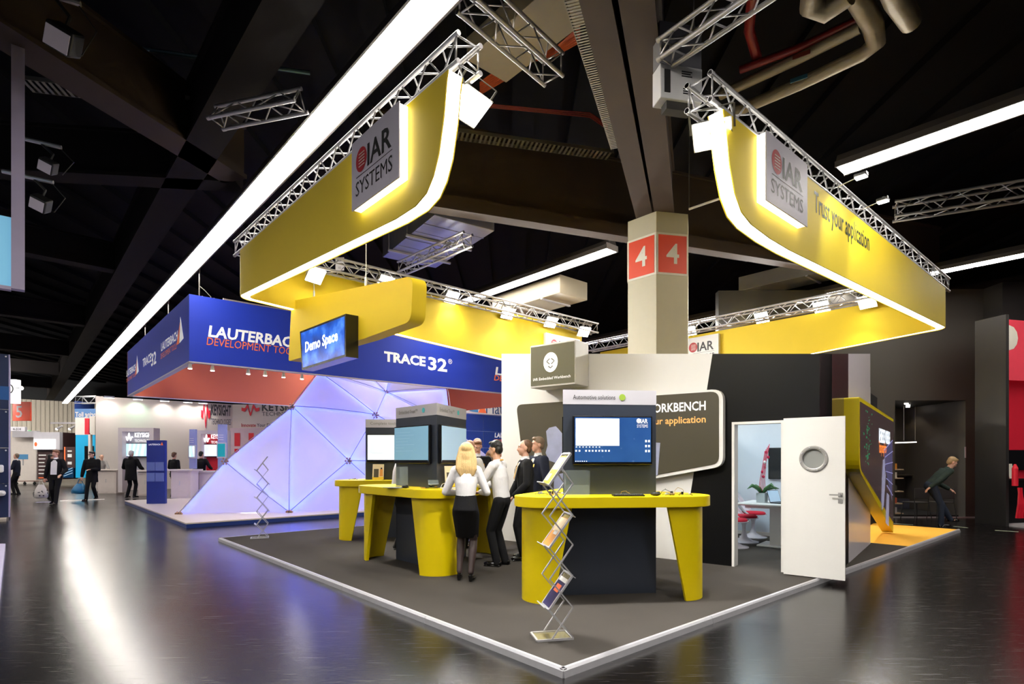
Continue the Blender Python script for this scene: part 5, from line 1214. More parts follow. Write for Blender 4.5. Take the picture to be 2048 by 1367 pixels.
# trolley in the aisle
q = G(72, 969, 0); t = thing('flat_trolley', 'low flat wooden trolley on black castors in the aisle', 'trolley', (q.x-1.0, q.y, 0))
MB().rbox((-0.5,0,0.2),(1.3,0.7,0.25),0.01).build('deck', mat('plywood_deck',(150,120,110),0.5), t)
for x in (-0.3,0.2,0.8):
    c = MB().tube((x,0.1,0.08),(x,0.16,0.08),0.08,n=12).build('castor', BLKM, t); MB().box((x-0.03,0.1,0.08),(x+0.03,0.16,0.2)).build('castor_fork', STEEL, c)
# ================================================================== navy stand at the picture's edge and the hanging header
NAVY = mat('navy_stand_panel', (26, 42, 78), 0.35, var=0.06); SKY = mat('sky_blue_lit_panel', (120,182,214), 0.5, var=0.08, scale=0.4, emit=(112,176,210), estr=0.45); LAV = mat('lavender_frame', (176,168,200), 0.45)
VN = VPlane(G(18, 1038, 0)[:2], E1); zt = 1.56+(918-712)/F*15.0
t = thing('navy_stand_wall', 'navy blue panel wall at the left edge of the picture', 'stand wall', (G(18,1038,0).x, G(18,1038,0).y, 0), TH)
for k, (z0, z1) in enumerate(((0.06,0.93),(0.94,1.85),(1.86,2.85),(2.86,zt))):
    pn = MB().rbox((-4.0,0,z0),(0,0.08,z1),0.006,1).build('panel', NAVY, t)
    for x in (-0.06,): MB().ell((x,-0.005,z1-0.06),(0.02,0.01,0.02),u=8,v=4).build('fixing', ALU, pn); 
MB().box((-4,-0.004,3.1),(-0.0,0,3.45)).build('blue_band', mat('mid_blue_band',(30,90,150),0.4), t)
MB().box((-0.01,0.0,0.06),(0.02,4.0,zt)).build('end_panel', LAV, t)
MB().rbox((-2.5,-0.25,1.22),(-0.1,-0.001,1.42),0.04).build('white_ledge', WHT, t); MB().rbox((-2.5,-0.25,0.62),(-0.06,-0.001,0.76),0.06).build('white_ledge', WHT, t)
MB().box((-4,-0.6,0),(-0.05,4,0.06)).build('base_plate', mat('beige_base',(170,160,146),0.6), t)
t = slab('round_logo_sign', 'white lit hanging sign with ring logo beside the navy stand', 'sign', 18, 30, 758, 806, 24, mat('lit_sign_white',(250,250,250),0.4,emit=(250,248,250),estr=0.8), 0.3)
mb = MB(); n = 28; vs = [(-0.02+r*math.cos(2*math.pi*k/n), -0.01, t['h']*0.6+r*math.sin(2*math.pi*k/n)) for r in (0.22,0.17) for k in range(n)]; mb.add(vs, [(k,(k+1)%n,n+(k+1)%n,n+k) for k in range(n)]); mb.build('ring_mark', KGREY, t)
t = thing('arm_spotlight', 'small twin spotlight on an arm beside the ring logo sign', 'light', D(31, 775, 24)); MB().tube((0,0,0),(0.25,0,-0.02),0.015).build('arm', ALUD, t); MB().ell((0.28,-0.02,-0.02),(0.06,0.06,0.08),u=8,v=6).build('spot_glass', SPG, t)
# near hanging header (cut by the frame)
VH = VPlane(D(36, 575, 6.6)[:2], E2); zb = VH.hit(36, 575)[1]
t = thing('hanging_header', 'sky blue lit hanging header with lavender frame at the upper left edge', 'sign', VH.at(0, 0), VH.rz)
MB().box((-4.0,-0.0,zb),(-0.06,0.06,zb+0.8)).build('blue_panel', SKY, t); MB().box((-0.06,-0.02,zb-0.02),(0.06,0.10,8.2)).build('edge_frame', LAV, t); MB().box((-4.0,-0.02,zb-0.04),(-0.06,0.08,zb)).build('lower_frame', LAV, t)
truss(VH.at(-0.25, zb+0.9, 0.1), VH.at(-4.2, zb+0.9, 0.1), 'silver truss carrying the sky blue header', 0.26)
truss(VH.at(-0.34, zb+0.8, 0.2), VH.at(-0.34, 6.2, 0.21), 'upright silver truss behind the lavender header edge', 0.24)
# low stand edge at the very left
q = G(11, 1098, 0); t = thing('stand_edge', 'low white and pink stand edge cut by the left frame', 'platform', (q.x, q.y, 0), math.atan2(1.0, 0.02)); 
t.rotation_euler = (0,0,0); q2 = G(-10, 1290, 0)
MB().plate([(0,0),(q2.x-q.x, q2.y-q.y),(q2.x-q.x-3, q2.y-q.y),(-5,0)], 0, 0.10).build('deck', mat('lavender_white_edge',(190,186,220),0.5), t); MB().box((-1.2,-0.3,0.1),(-0.12,-0.05,0.5)).build('pink_box', mat('magenta_box',(200,30,110),0.5), t)
# ================================================================== street side: grey stand and red stand
GRS = mat('charcoal_stand_wall', (62, 59, 54), 0.6, var=0.08, scale=0.8); GRD = mat('dark_charcoal_column', (40, 38, 38), 0.55, var=0.08); INNER = mat('brown_black_alcove', (52,47,42), 0.5, var=0.06)
Yg = 15.2
vg = VPlane(D(1738, 1040, Yg)[:2], (1.0, -0.02)); X = lambda u: vg.hit(u, 900)[0]; Z = lambda v: vg.hit(1850, v)[1]
t = thing('charcoal_stand', 'tall charcoal grey stand with a dark seating alcove across the street', 'stand', vg.at(0), vg.rz)
ZG = 6.1
MB().box((-4,0,0),(X(1790),0.25,ZG)).build('wall_board', GRS, t); MB().box((X(1790),0,Z(800)),(X(1931),0.25,ZG)).build('wall_board', GRS, t)
MB().box((X(1931),0,0),(X(1967),0.25,ZG)).build('wall_board', GRS, t); MB().box((X(1967),-0.6,0),(X(2010),0.25,ZG)).build('column', GRD, t)
MB().box((X(1780),2.4,0),(X(1935),2.5,Z(790))).build('alcove_back', INNER, t); MB().box((X(1931),0.25,0),(X(1931)+0.1,2.4,Z(790))).build('alcove_side', INNER, t); MB().box((X(1790)-0.1,0.25,Z(800)),(X(1931),2.4,Z(795))).build('alcove_ceiling', BLKM, t)
MB().box((X(1790),0.25,0.0),(X(1931),2.4,0.05)).build('alcove_floor', BLKM, t); MB().box((X(1790),2.2,0.05),(X(1931),2.39,0.35)).build('skirting', mat('blue_grey_skirting',(70,72,86),0.4), t)
MB().box((X(1790),2.05,1.05),(X(1931),2.4,1.10)).build('shelf', INNER, t)
for k, (u, v) in enumerate(((1853,819),(1882,826),(1907,832))):
    x = X(u); h_ = MB().lathe([(0.0,0),(0.05,0),(0.05,-0.02),(0.0,-0.02)],10,c=(x,0.8+0.5*k,Z(800)-0.005)).build('ceiling_spot', SPG, t)
    lp = lamp('SPOT', 'alcove_spot_beam', (x,0.8+0.5*k,Z(800)-0.04), 12, (1,0.9,0.75), 0.05, spot=110); lp.parent = t
MB().bar((X(1790),1.6,Z(884)),(X(1915),1.6,Z(880)),0.05,0.03).build('pendant_bar', mat('pendant_glow',(255,250,240),0.4,emit=(255,246,235),estr=2.5), t)
for u in (1888, 1913): MB().tube((X(u),1.6,Z(876)),(X(u),1.6,Z(800)),0.006).build('pendant_wire', WIRE, t)
MB().box((X(1929),-0.02,Z(915)),(X(1931),-0.001,Z(893))).build('door_pull', ALU, t)
mb = MB().box((-4,-0.03,0),(X(1967),-0.001,0.03)); mb.build('floor_trim', ALUD, t)
# shelf rack seen between screen and alcove
t = thing('sample_shelf', 'light shelf with green header behind the slanted screen', 'shelf', vg.at(X(1788), 0, 0.35), vg.rz); w = X(1806)-X(1788)
MB().box((0,0.3,0),(w,0.34,Z(845))).build('back_board', mat('beige_board',(196,180,150),0.6), t); MB().box((0,0.2,Z(912)),(w,0.3,Z(890))).build('green_header', mat('green_header_print',(20,110,70),0.5), t); MB().box((0,0.2,Z(888)),(w,0.3,Z(882))).build('white_strip', WHT, t)
for k, v in enumerate((940, 958, 985, 1010, 1030)): MB().box((0,0.0,Z(v)),(w+0.25,0.3,Z(v)+0.03)).build('shelf_board', mat('shelf_beige',(190,170,140),0.5), t); MB().box((0.05,0.05,Z(v)+0.03),(w+0.1,0.25,Z(v)+0.18)).build('stock_box', (COPP, PWH, GRS, TERRA, LGR)[k], t)
# two stacking chairs by the alcove
def cafe_chair(loc, rz, label):
    t = thing('metal_chair', label, 'chair', loc, rz, 'chairs by the charcoal stand'); s = MB().rbox((-0.21,-0.21,0.43),(0.21,0.21,0.46),0.02).build('seat', GRD, t); MB().rbox((-0.21,0.19,0.55),(0.21,0.215,0.82),0.02).build('backrest', GRD, t)
    for x in (-1,1):
        MB().tube((x*0.19,-0.18,0.43),(x*0.23,-0.22,0),0.011).build('leg', BLKM, t); MB().path([(x*0.19,0.2,0.82),(x*0.195,0.2,0.45),(x*0.23,0.26,0)],0.011).build('leg', BLKM, t)
for i, (u, lab) in enumerate(((1839,'dark metal chair by the alcove, nearer the slanted screen'),(1891,'dark metal chair by the alcove, behind the bending person'))):
    q = D(u, 1032, 14.6); cafe_chair((q.x, 14.75, 0.0), H(170 if i else 185), lab)
# papers on the shelf
tag(MB().box((0,0,0),(0.5,0.3,0.05)).build('paper_stack', PWH, loc=vg.at(X(1808),1.102,2.1), rz=0.1), 'stack of pale papers on the alcove shelf', 'papers')
# red stand
vr = VPlane(D(2012, 1035, 13.2)[:2], (1.0, 0.25)); t = thing('red_stand', 'red stand wall with pale lettering cut by the right frame', 'stand', vr.at(0), vr.rz)
zr_ = vr.hit(2012, 628)[1]; RSM = mat('stand_red', (214,34,56), 0.45, var=0.05, emit=(214,34,56), estr=0.06)
MB().box((0.12,0.6,0),(4,0.7,zr_)).build('wall_board', RSM, t); MB().box((0,0,0),(0.09,0.7,zr_)).build('end_post', GRD, t); MB().box((0.09,-0.5,0),(4,0.6,0.04)).build('floor_deck', LGR, t)
bn = MB().box((0.14,0.3,vr.hit(2024,755)[1]),(4,0.34,zr_-0.02)).build('banner', mat('pink_red_banner',(226,66,84),0.5,emit=(226,66,84),estr=0.12), t)
z_ = vr.hit(2036, 733)[1]; text('F', PWH, bn, 0.28, z_, 0.2, 0.28, y=0.29, bold=0.02); MB().ell((0.52,0.29,z_+0.75),(0.28,0.01,0.3),u=24,v=6).build('round_mark', PWH, bn)
q = vr.at(0.35, 0.04, 0.2); t = thing('black_counter', 'black counter at the red stand with screen and leaflets', 'counter', q, vr.rz); MB().rbox((0,0,0),(3,0.36,1.02),0.01).build('body', BLK, t); MB().box((0,-0.02,1.02),(3,0.36,1.05)).build('worktop', BLKM, t)
tag(MB().rbox((0.2,0.3,1.25),(1.2,0.35,1.75),0.01).build('counter_screen', BEZ, loc=q, rz=vr.rz), 'black screen above the counter of the red stand', 'screen')
o = MB().box((0,0,0),(0.18,0.01,0.36)).build('leaflet', PWH, loc=vr.at(0.62,1.1,0.35), rz=vr.rz); o.rotation_euler = (H(-12),0,vr.rz); tag(o, 'white upright leaflet on the black counter', 'leaflet')
q = vr.at(0.22, 0, -0.12); t = thing('hanging_lanyards', 'bunch of red lanyards hanging on the counter end', 'lanyards', (q.x, q.y, 0.18), vr.rz)
for k in range(12): MB().path([(random.uniform(-0.02,0.02)+0.02*(k%6),0.02*(k%3),0.72),(0.03*(k%6)-0.05,-0.03,0.35),(0.035*(k%6)-0.07,-0.02*(k%2),0.02)],[0.02,0.028,0.03],5).build('strap', KRED, t)
tag(MB().lathe([(0.0,0),(0.06,0),(0.06,0.4),(0.02,0.5),(0.0,0.5)],14).build('fire_extinguisher', KRED, loc=vr.at(0.06,0.95,-0.15)), 'red cylinder standing beside the end post of the red stand', 'canister')
# floor markings
for u0, v0, u1, v1, lab in ((72,1004,112,1003,'lavender floor tape mark in the aisle beneath the walking man'),(120,1001,209,998,'white floor tape mark in the aisle behind the man in the coat')):
    a, b = G(u0, v0), G(u1, v1); tag(MB().bar(a+Vector((0,0,0.002)), b+Vector((0,0,0.002)), 0.3, 0.003).build('floor_marking', mat('lavender_tape',(170,164,200),0.5) if u0 < 100 else mat('white_tape',(220,214,210),0.5)), lab, 'marking', kind='thing')
for i, (u0, v0, u1, v1) in enumerate(((1783,1046,1826,1049),(1908,1052,1935,1055),(1990,1060,2037,1063))):
    a, b = G(u0, v0), G(u1, v1); tag(MB().bar(a+Vector((0,0,0.002)), b+Vector((0,0,0.002)), 0.06, 0.003).build('floor_marking', mat('pale_floor_tape',(210,220,190),0.5)), ('pale floor tape mark nearest the slanted screen','pale floor tape mark beneath the bending person','pale floor tape mark before the red stand')[i], 'marking', kind='thing')

# added floodlights out of view, brightening the end wall and far stands
def far_fill_flood(p, aim, label, power, col=(1,0.95,0.88)):
    flood(p, aim, label, power, 2.0)
far_fill_flood(W(-6.0, 50, 6.2), W(-4.0, 60, 2.5), 'added unseen floodlight brightening the ribbed end wall', 600)
far_fill_flood(W(-14.0, 48, 6.2), W(-12.0, 60, 2.5), 'second added unseen floodlight brightening the ribbed end wall', 600)
far_fill_flood(D(-90, 700, 27.0), D(70, 920, 36), 'added floodlight out of view, brightening the far white stand', 160)
far_fill_flood(D(-70, 740, 25.0), D(160, 920, 32), 'added floodlight out of view, brightening the cyan stand', 60)
# ================================================================== services under the roof
DUCT = mat('galvanised_duct_steel', (150, 152, 168), 0.35, 0.75, var=0.15, scale=3, stretch=(0.3,4,1)); BEIGE = mat('beige_duct_board', (150,140,120), 0.6, var=0.06)
a_ = AZ(869,430,6.2); b_ = AZ(989,461.5,6.2); w_ = (b_-a_).length
t = thing('air_duct', 'flat galvanised air duct hanging above the aisle banner', 'duct', a_, math.atan2(b_.y-a_.y, b_.x-a_.x))
MB().rbox((0,0,0),(w_,2.7,0.5),0.01).build('duct_body', DUCT, t)
for k in range(1, 6): MB().box((-0.01,0.45*k,-0.008),(w_+0.01,0.45*k+0.02,0.0)).build('seam', DUCT, t)
for y in (1.1, 2.1):
    MB().box((-0.1,y,-0.05),(w_+0.1,y+0.05,-0.01)).build('strap', ALUD, t); MB().tube((-0.08,y+0.02,-0.04),(-0.08,y+0.02,2.2),0.01).build('hanger_rod', ALUD, t)
truss(AZ(945,492,5.75), AZ(812,548,5.75), 'short dark truss hanging below the galvanised duct', 0.22)
truss(AZ(952,-4,6.3), AZ(1126,152,6.3), 'silver truss overhead between aisle banner and roof beams', 0.28, step=0.3)
truss(AZ(1315,120,5.7), AZ(1530,-30,5.7), 'silver truss overhead beside the white ventilation box', 0.2, step=0.24)
truss(AZ(415,236,6.0), AZ(590,200,6.0), 'short blue lit truss over the aisle', 0.26, step=0.3, tri=True)
truss(AZ(1790,432,6.0), AZ(2090,385,6.0), 'silver truss behind the street banner at the right edge', 0.27, step=0.3)
c = AZ(1321,194,5.35); t = thing('ventilation_box', 'white ventilation box with black slot hanging beside the roof beam', 'ventilation unit', c, H(12)); t.scale = (0.86,0.86,0.86); MB().tube((0.08,0.1,0.9),(0.08,0.1,3.6),0.008).tube((0.5,0.1,0.9),(0.5,0.1,3.6),0.008).build('hanger_rods', ALUD, t)
MB().rbox((0,0,0),(0.56,0.22,0.42),0.01).build('case', mat('white_painted_case',(206,206,208),0.5), t); MB().rbox((0.05,-0.008,0.07),(0.13,0.0,0.35),0.03).build('slot', BLKM, t)
for x, z in ((0.28,0.29),(0.30,0.08)):
    for k in range(3): MB().box((x,-0.006,z+0.028*k),(x+0.14-0.02*(k%2),-0.001,z+0.012+0.028*k)).build('label_line', INK, t)
MB().box((0.1,0.04,-0.1),(0.45,0.18,-0.001)).build('grille', GRD, t); MB().box((0.0,0.02,0.421),(0.56,0.2,0.95)).build('upper_case', mat('grey_painted_case',(120,120,128),0.5), t)
# insulated pipes, red pipe
INS = mat('foil_insulation', (170,158,132), 0.45, 0.35, var=0.15, scale=5, bump=0.5, bscale=8); RPIPE = mat('red_sprinkler_pipe', (130,30,26), 0.4)
P7 = lambda u, v, z=7.0: AZ(u, v, z)
t = thing('insulated_pipe', 'thick foil wrapped pipe with elbow, lower of two overhead', 'pipe', (0,0,0)); MB().path([P7(1440,236), P7(1600,168), P7(1725,108), P7(1752,85,7.02), P7(1745,45,7.1), P7(1700,-30,7.2)], [0.085,0.085,0.09,0.115,0.13,0.13], 14).build('pipe_run', INS, t, smooth=60)
q = P7(1592,162,6.93); MB().rbox((-0.11,-0.012,-0.03),(0.11,0.0,0.03),0.004).build('flow_label', mat('teal_label',(60,110,130),0.5), t, loc=q+Vector((0,-0.08,-0.02)), rz=H(-35))
t = thing('insulated_pipe', 'foil wrapped pipe running above the lower one', 'pipe', (0,0,0)); MB().path([P7(1440,190,7.2), P7(1590,120,7.2), P7(1720,55,7.2)], 0.075, 12).build('pipe_run', INS, t, smooth=60)
q = P7(1597,118,7.12); MB().rbox((-0.11,-0.012,-0.03),(0.11,0.0,0.03),0.004).build('flow_label', mat('rust_label',(120,50,40),0.5), t, loc=q+Vector((0,-0.08,0)), rz=H(-35))
t = thing('foil_pipe_bend', 'crumpled foil pipe bend at the top edge', 'pipe', (0,0,0)); MB().path([P7(1625,-40), P7(1622,10), P7(1650,22), P7(1700,-12)], [0.11,0.13,0.13,0.12], 14).build('pipe_run', INS, t, smooth=60)
t = thing('foil_pipe_stub', 'foil pipe stub reaching down at the top edge', 'pipe', (0,0,0)); MB().path([P7(1770,-60), P7(1795,0), P7(1822,45)], [0.14,0.14,0.12], 14).build('pipe_run', INS, t, smooth=60)
t = thing('red_pipe', 'dull red sprinkler pipe overhead', 'pipe', (0,0,0)); MB().path([P7(1480,140,7.3), P7(1600,95,7.3), P7(1720,38,7.3)], 0.055, 10).build('pipe_run', RPIPE, t, smooth=60); MB().path([P7(1505,-10,7.5), P7(1498,60,7.5), P7(1515,120,7.4)], 0.07, 10).build('branch', RPIPE, t, smooth=60)
# cable trays
TRAY = mat('galvanised_cable_tray', (150,146,134), 0.45, 0.6, var=0.1)
def tray(p, q, w, label, rungs=60):
    p = Vector(p); q = Vector(q); d = q-p; t = thing('cable_tray', label, 'cable tray', p, math.atan2(d.y, d.x)); L = d.length
    for y in (0, w): MB().box((0,y-0.004,0),(L,y+0.004,0.06)).build('side_rail', TRAY, t)
    me = MB().box((0,0,0),(L/rungs*0.5,w,0.005)).mesh('rung', TRAY)
    for k in range(rungs): inst('rung', me, t, (L*k/rungs,0,0))
    return t
tray(AZ(1158,-10,6.2), AZ(1244,296,6.2), 0.16, 'perforated cable tray along the roof beam', 70)
tray(AZ(905,262,7.0), AZ(1228,306,7.0), 0.25, 'perforated cable tray crossing before the tall girder', 36)
tray(AZ(40,158,7.0), AZ(430,206,7.0), 0.3, 'dim blue cable tray above the aisle', 30)
t = thing('conduit_rail', 'thin dim conduit rail above the aisle', 'conduit', (0,0,0)); MB().path([AZ(60,66,7.6), AZ(300,100,7.6), AZ(620,146,7.6)], 0.03, 8).build('rail', mat('teal_grey_conduit',(90,120,128),0.4,0.5), t); MB().tube(AZ(299,100,7.6), AZ(299,100,7.6)+Vector((0,0,-0.35)), 0.012).build('drop_rod', TRAY, t)
ORC = mat('orange_cable', (200,84,40), 0.5, var=0.1)
t = thing('cable_bundle', 'bundle of orange cables looping between roof beams', 'cables', (0,0,0)); random.seed(11)
for k in range(9):
    z = 7.3+0.02*k; MB().path([AZ(960,165+3*k,z), AZ(1010,128+4*k,z), AZ(1040,60+8*k,z), AZ(1060,100+3*k,z-0.1), AZ(1110,96+2*k,z), AZ(1160,52+4*k,z)], 0.011, 5).build('cable', ORC, t)
for k in range(3): MB().path([AZ(975,208+3*k,7.4), AZ(1080,218+3*k,7.4), AZ(1180,226+4*k,7.4), AZ(1215,250+4*k,7.3)], 0.012, 5).build('cable', RPIPE, t)
t = thing('duct_board', 'beige duct board above the aisle banner end', 'duct', AZ(985,150,6.9), TH+math.pi/2); MB().rbox((-2.4,-0.25,0),(0,0.45,0.3),0.01).build('duct_body', BEIGE, t)
t = thing('duct_branch', 'beige duct box below the short fluorescent row', 'duct', AZ(1120,585,5.6), TH); MB().rbox((0,0,0),(1.0,2.6,0.45),0.01).build('duct_body', BEIGE, t); MB().box((-0.02,0.6,-0.03),(1.02,0.66,0.0)).build('strap', ALUD, t)
t = thing('duct_riser', 'pale grey duct panel right of the pillar', 'duct', AZ(1477,582,6.4), TH); MB().rbox((0,-2.8,0),(0.9,0,0.4),0.01).build('duct_body', mat('grey_duct',(120,118,116),0.5,0.3), t); MB().box((-0.02,-1.9,-0.03),(0.92,-1.84,0.0)).build('strap', ALUD, t)
t = thing('service_sign', 'small grey service sign with code letters above the aisle truss', 'sign', D(671,540,11.5)); MB().box((0,0,0),(0.17,0.02,0.26)).build('plate', LGR, t)
for k, s_ in enumerate(('RLT1','01','02')): text(s_, INK, t, 0.085, 0.18-0.075*k, None, 0.04, y=-0.004, align='C')
# stage lights on the aisle truss
for i, (u, v, Y, s, lab) in enumerate(((125,80,6.2,1.0,'largest'),(95,333,8.2,0.7,'middle'),(80,408,8.6,0.8,'lowest'))):
    c = D(u, v, Y); t = thing('stage_light', 'dark stage light with pale front hanging over the aisle, %s of three' % lab, 'light', c, H(20))
    b = MB().rbox((-0.14*s,-0.1*s,-0.12*s),(0.14*s,0.14*s,0.14*s),0.03*s).build('body', BLKM, t); b.rotation_euler = (H(35),H(25),0)
    MB().rbox((-0.12*s,-0.11*s,-0.1*s),(0.12*s,-0.101*s,0.1*s),0.004).build('front_glass', mat('pale_stage_glass',(170,160,166),0.3,emit=(150,140,146),estr=0.15), b)
    MB().path([(0,0.05,0.12*s),(0.05,0.05,0.3*s),(-0.1,0.05,0.5*s)],0.02).build('yoke', BLKM, t); MB().tube((-0.6*s,0.05,0.55*s),(0.15,0.05,0.47*s),0.03).build('pipe', ALUD, t)
    MB().path([(0.1,0.05,0.5*s),(0.3,0.05,0.2*s),(0.16,0.05,-0.1*s)],0.008).build('cable', CABLE, t)
# drop rod with wall conduit right of the pillar
t = thing('conduit_drop', 'white conduit bracket hanging right of the pillar', 'conduit', AZ(1378,418,6.0)); MB().tube((0,0,0),(0.62,-0.55,0.03),0.02).build('bar', PWH, t); MB().tube((0,0,0),(0,0,1.4),0.01).build('rod', TRAY, t)
# ================================================================== people
SKIN = mat('skin', (222,170,146), 0.5, var=0.06, scale=12); SKIN2 = mat('light_tan_skin', (214,164,134), 0.5, var=0.06, scale=12)
LIP = mat('lip', (170,90,84), 0.5); EYEW = mat('eye_white', (230,228,224), 0.3); EYED = mat('eye_dark', (30,24,22), 0.3)
def cloth(name, col, bump=0.35, sc=16): return mat(name, col, 0.85, var=0.08, scale=8, bump=bump, bscale=sc, spec=0.2)
WSH = cloth('white_shirt_cotton', (232,230,232)); BSUIT = cloth('black_suit_wool', (24,24,27), 0.25); CHAR = cloth('charcoal_suit_wool', (38,38,44), 0.25); BTR = cloth('black_trousers', (22,22,25), 0.3); SHOE = mat('black_shoe_leather', (14,13,13), 0.22); COAT = cloth('black_coat', (18,18,20), 0.3)
BLOND = mat('blonde_hair', (226,190,130), 0.45, var=0.25, scale=18, stretch=(6,6,0.5), bump=0.5, bscale=40); BRN = mat('brown_hair', (96,66,44), 0.5, var=0.3, scale=30, bump=0.4, bscale=90); DKH = mat('black_hair', (20,18,18), 0.35, var=0.3, scale=30, bump=0.4, bscale=80); GREYH = mat('grey_brown_hair', (128,108,90), 0.5, var=0.3, scale=30, bump=0.3, bscale=90); GING = mat('ginger_brown_hair', (130,86,58), 0.5, var=0.3, scale=30, bump=0.3, bscale=90)
TIEY = mat('amber_tie', (240,180,60), 0.5, var=0.05); STOCK = mat('sheer_black_stocking', (56,42,42), 0.45, var=0.1); NAVYS = cloth('navy_suit', (34,38,54), 0.25); GREENS = cloth('dark_green_sweater', (46,58,54), 0.3); JEAN = cloth('blue_jeans', (46,54,70), 0.3)
WORK = bpy.data.scenes.new('workbench')
def remeshed(mb, name, m, parent, vox, smooth_it=3, decim=None):
    """grow one continuous skin over overlapping closed shells"""
    me = mb.mesh('tmp', None); o = bpy.data.objects.new('tmp', me); WORK.collection.objects.link(o)
    md = o.modifiers.new('r', 'REMESH'); md.mode = 'VOXEL'; md.voxel_size = vox; md.use_smooth_shade = True
    if smooth_it: ms = o.modifiers.new('s', 'SMOOTH'); ms.iterations = smooth_it; ms.factor = 0.5
    WORK.view_layers[0].update(); dg = WORK.view_layers[0].depsgraph; ev = o.evaluated_get(dg); new = bpy.data.meshes.new_from_object(ev)
    bpy.data.objects.remove(o); bpy.data.meshes.remove(me)
    new.name = name; new.materials.clear(); new.materials.append(m)
    for p in new.polygons: p.use_smooth = True
    q = bpy.data.objects.new(name, new); COL.objects.link(q); q.parent = parent
    return q
def limb(mb, pts, rs, n=12, sub=3):
    """tapered chain of closed rounded segments"""
    for (p, r), (q, r2) in zip(list(zip(pts, rs))[:-1], list(zip(pts, rs))[1:]):
        mb.tube(p, q, r, r2, n)
    for p, r in zip(pts, rs): mb.ell(p, (r, r, r), u=n, v=8)
def ik(a, c, l1, l2, hint):
    a, c, hint = Vector(a), Vector(c), Vector(hint); d = c-a; L = min(d.length, (l1+l2)*0.999); dn = d.normalized(); c = a+dn*L
    x = (l1*l1-l2*l2+L*L)/(2*L); h = math.sqrt(max(0, l1*l1-x*x)); hp = hint-dn*hint.dot(dn)
    hp = hp.normalized() if hp.length > 1e-4 else Vector((0,1,0))
    return a+dn*x+hp*h, c
def person(label, loc, rz, H_=1.76, feet=((-0.1,0.0),(0.1,0.0)), hips=(0,0), lean=(0,0), handL=None, handR=None, head=(0,0), top='suit', bottom='trousers', top_m=BSUIT, bot_m=BTR, hair_m=BRN, hair='short', skin=SKIN, vox=0.011, female=False, tie=None, shirt=True, kneeL=None, kneeR=None, group=None, build=1.0, fingers=True, badge=False, pocket=False, glasses=False, lanyard=False, bend=0.0, open_front=False):
    """local frame: faces -y, x to the person's left hand side is +x"""
    k = H_/1.76; t = thing('person', label, 'person', loc, rz, group)
    V3 = lambda x, y, z: Vector((x*k, y*k, z*k))
    hx, hy = hips; pel = V3(hx, hy, 0.94); 
    sh = V3(hx+lean[0], hy+lean[1], 1.45-bend*0.25); chest = pel*0.42+sh*0.58; 
    axis = (sh-pel).normalized(); fwd = Vector((0,-1,0)); fwd = (fwd-axis*fwd.dot(axis)).normalized(); lat = axis.cross(fwd)*-1
    if lat.x < 0: lat = -lat
    sw = (0.165 if female else 0.195)*k*build; hw = 0.09*k
    shL = sh+lat*sw-axis*0.03*k; shR = sh-lat*sw-axis*0.03*k
    neck = sh+axis*0.05*k; 
    yaw, pit = math.radians(head[0]), math.radians(head[1])
    HM = Matrix.Rotation(yaw, 3, 'Z') @ Matrix.Rotation(pit, 3, 'X')
    hc = neck+axis*0.085*k+Vector((0,-0.015*k,0.075*k))
    # arms
    def arm(s, hand):
        S = shL if s > 0 else shR
        if hand is None: hand = (s*0.27, hy-0.02, 0.80)
        W_ = V3(*hand); el, wr = ik(S, W_, 0.30*k, 0.265*k, Vector((s*0.55, 0.7, -0.45))); return S, el, wr
    SL, EL, WL = arm(1, handL); SR, ER, WR = arm(-1, handR)
    # legs
    def leg(s, foot, knee):
        Hh = pel+Vector((s*hw, 0, -0.02*k)); A = V3(foot[0], foot[1], (foot[2] if len(foot) > 2 else 0)+ (0.085 if not female else 0.12)); kn, A = ik(Hh, A, 0.44*k, 0.43*k, Vector(knee) if knee else Vector((0,-1,0))); return Hh, kn, A
    HL, KL, AL = leg(1, feet[0] if feet[0][0] > feet[1][0] else feet[1], kneeL); HR, KR, AR = leg(-1, feet[1] if feet[0][0] > feet[1][0] else feet[0], kneeR)
    # ---------------- body: one continuous skin
    b = MB()
    R3 = Matrix((lat, -fwd, axis)).transposed()
    b.ell(pel, (0.135*k,0.095*k,0.11*k), R3); b.ell((pel+chest)/2, (0.12*k,0.085*k,0.16*k), R3); b.ell(chest, (0.135*k,0.095*k,0.19*k), R3)
    limb(b, [shR, shL], [0.036*k]*2); limb(b, [sh-axis*0.02*k, neck+axis*0.02*k, hc-Vector((0,0,0.03*k))], [0.075*k,0.056*k,0.054*k])
    for S, E, W_ in ((SL,EL,WL),(SR,ER,WR)): limb(b, [S, S*0.5+E*0.5, E, E*0.55+W_*0.45, W_], [x*k*(0.85 if female else 1) for x in (0.036,0.038,0.035,0.036,0.026)])
    for Hh, K_, A in ((HL,KL,AL),(HR,KR,AR)): limb(b, [Hh, Hh*0.5+K_*0.5, K_, K_*0.65+A*0.35, A], [x*k*(0.84 if female else 0.94) for x in (0.078,0.066,0.05,0.052,0.032)])
    for A in (AL, AR): b.ell(A+V3(0,-0.05,-0.045), ((0.022 if female else 0.028)*k,(0.055 if female else 0.085)*k,0.02*k))
    # head
    def h_(x, y, z): return hc+HM @ (Vector((x,y,z))*k)
    b.ell(h_(0,0.012,0.03), (0.074*k,0.094*k,0.092*k), HM, 18, 12); b.ell(h_(0,-0.022,-0.035), (0.060*k,0.068*k,0.078*k), HM, 16, 10); b.ell(h_(0,-0.045,-0.085), (0.036*k,0.036*k,0.028*k), HM)
    b.ell(h_(0,-0.094,-0.028), (0.014*k,0.02*k,0.022*k), HM, 10, 7); b.ell(h_(0,-0.086,0.0), (0.010*k,0.014*k,0.03*k), HM, 8, 6)
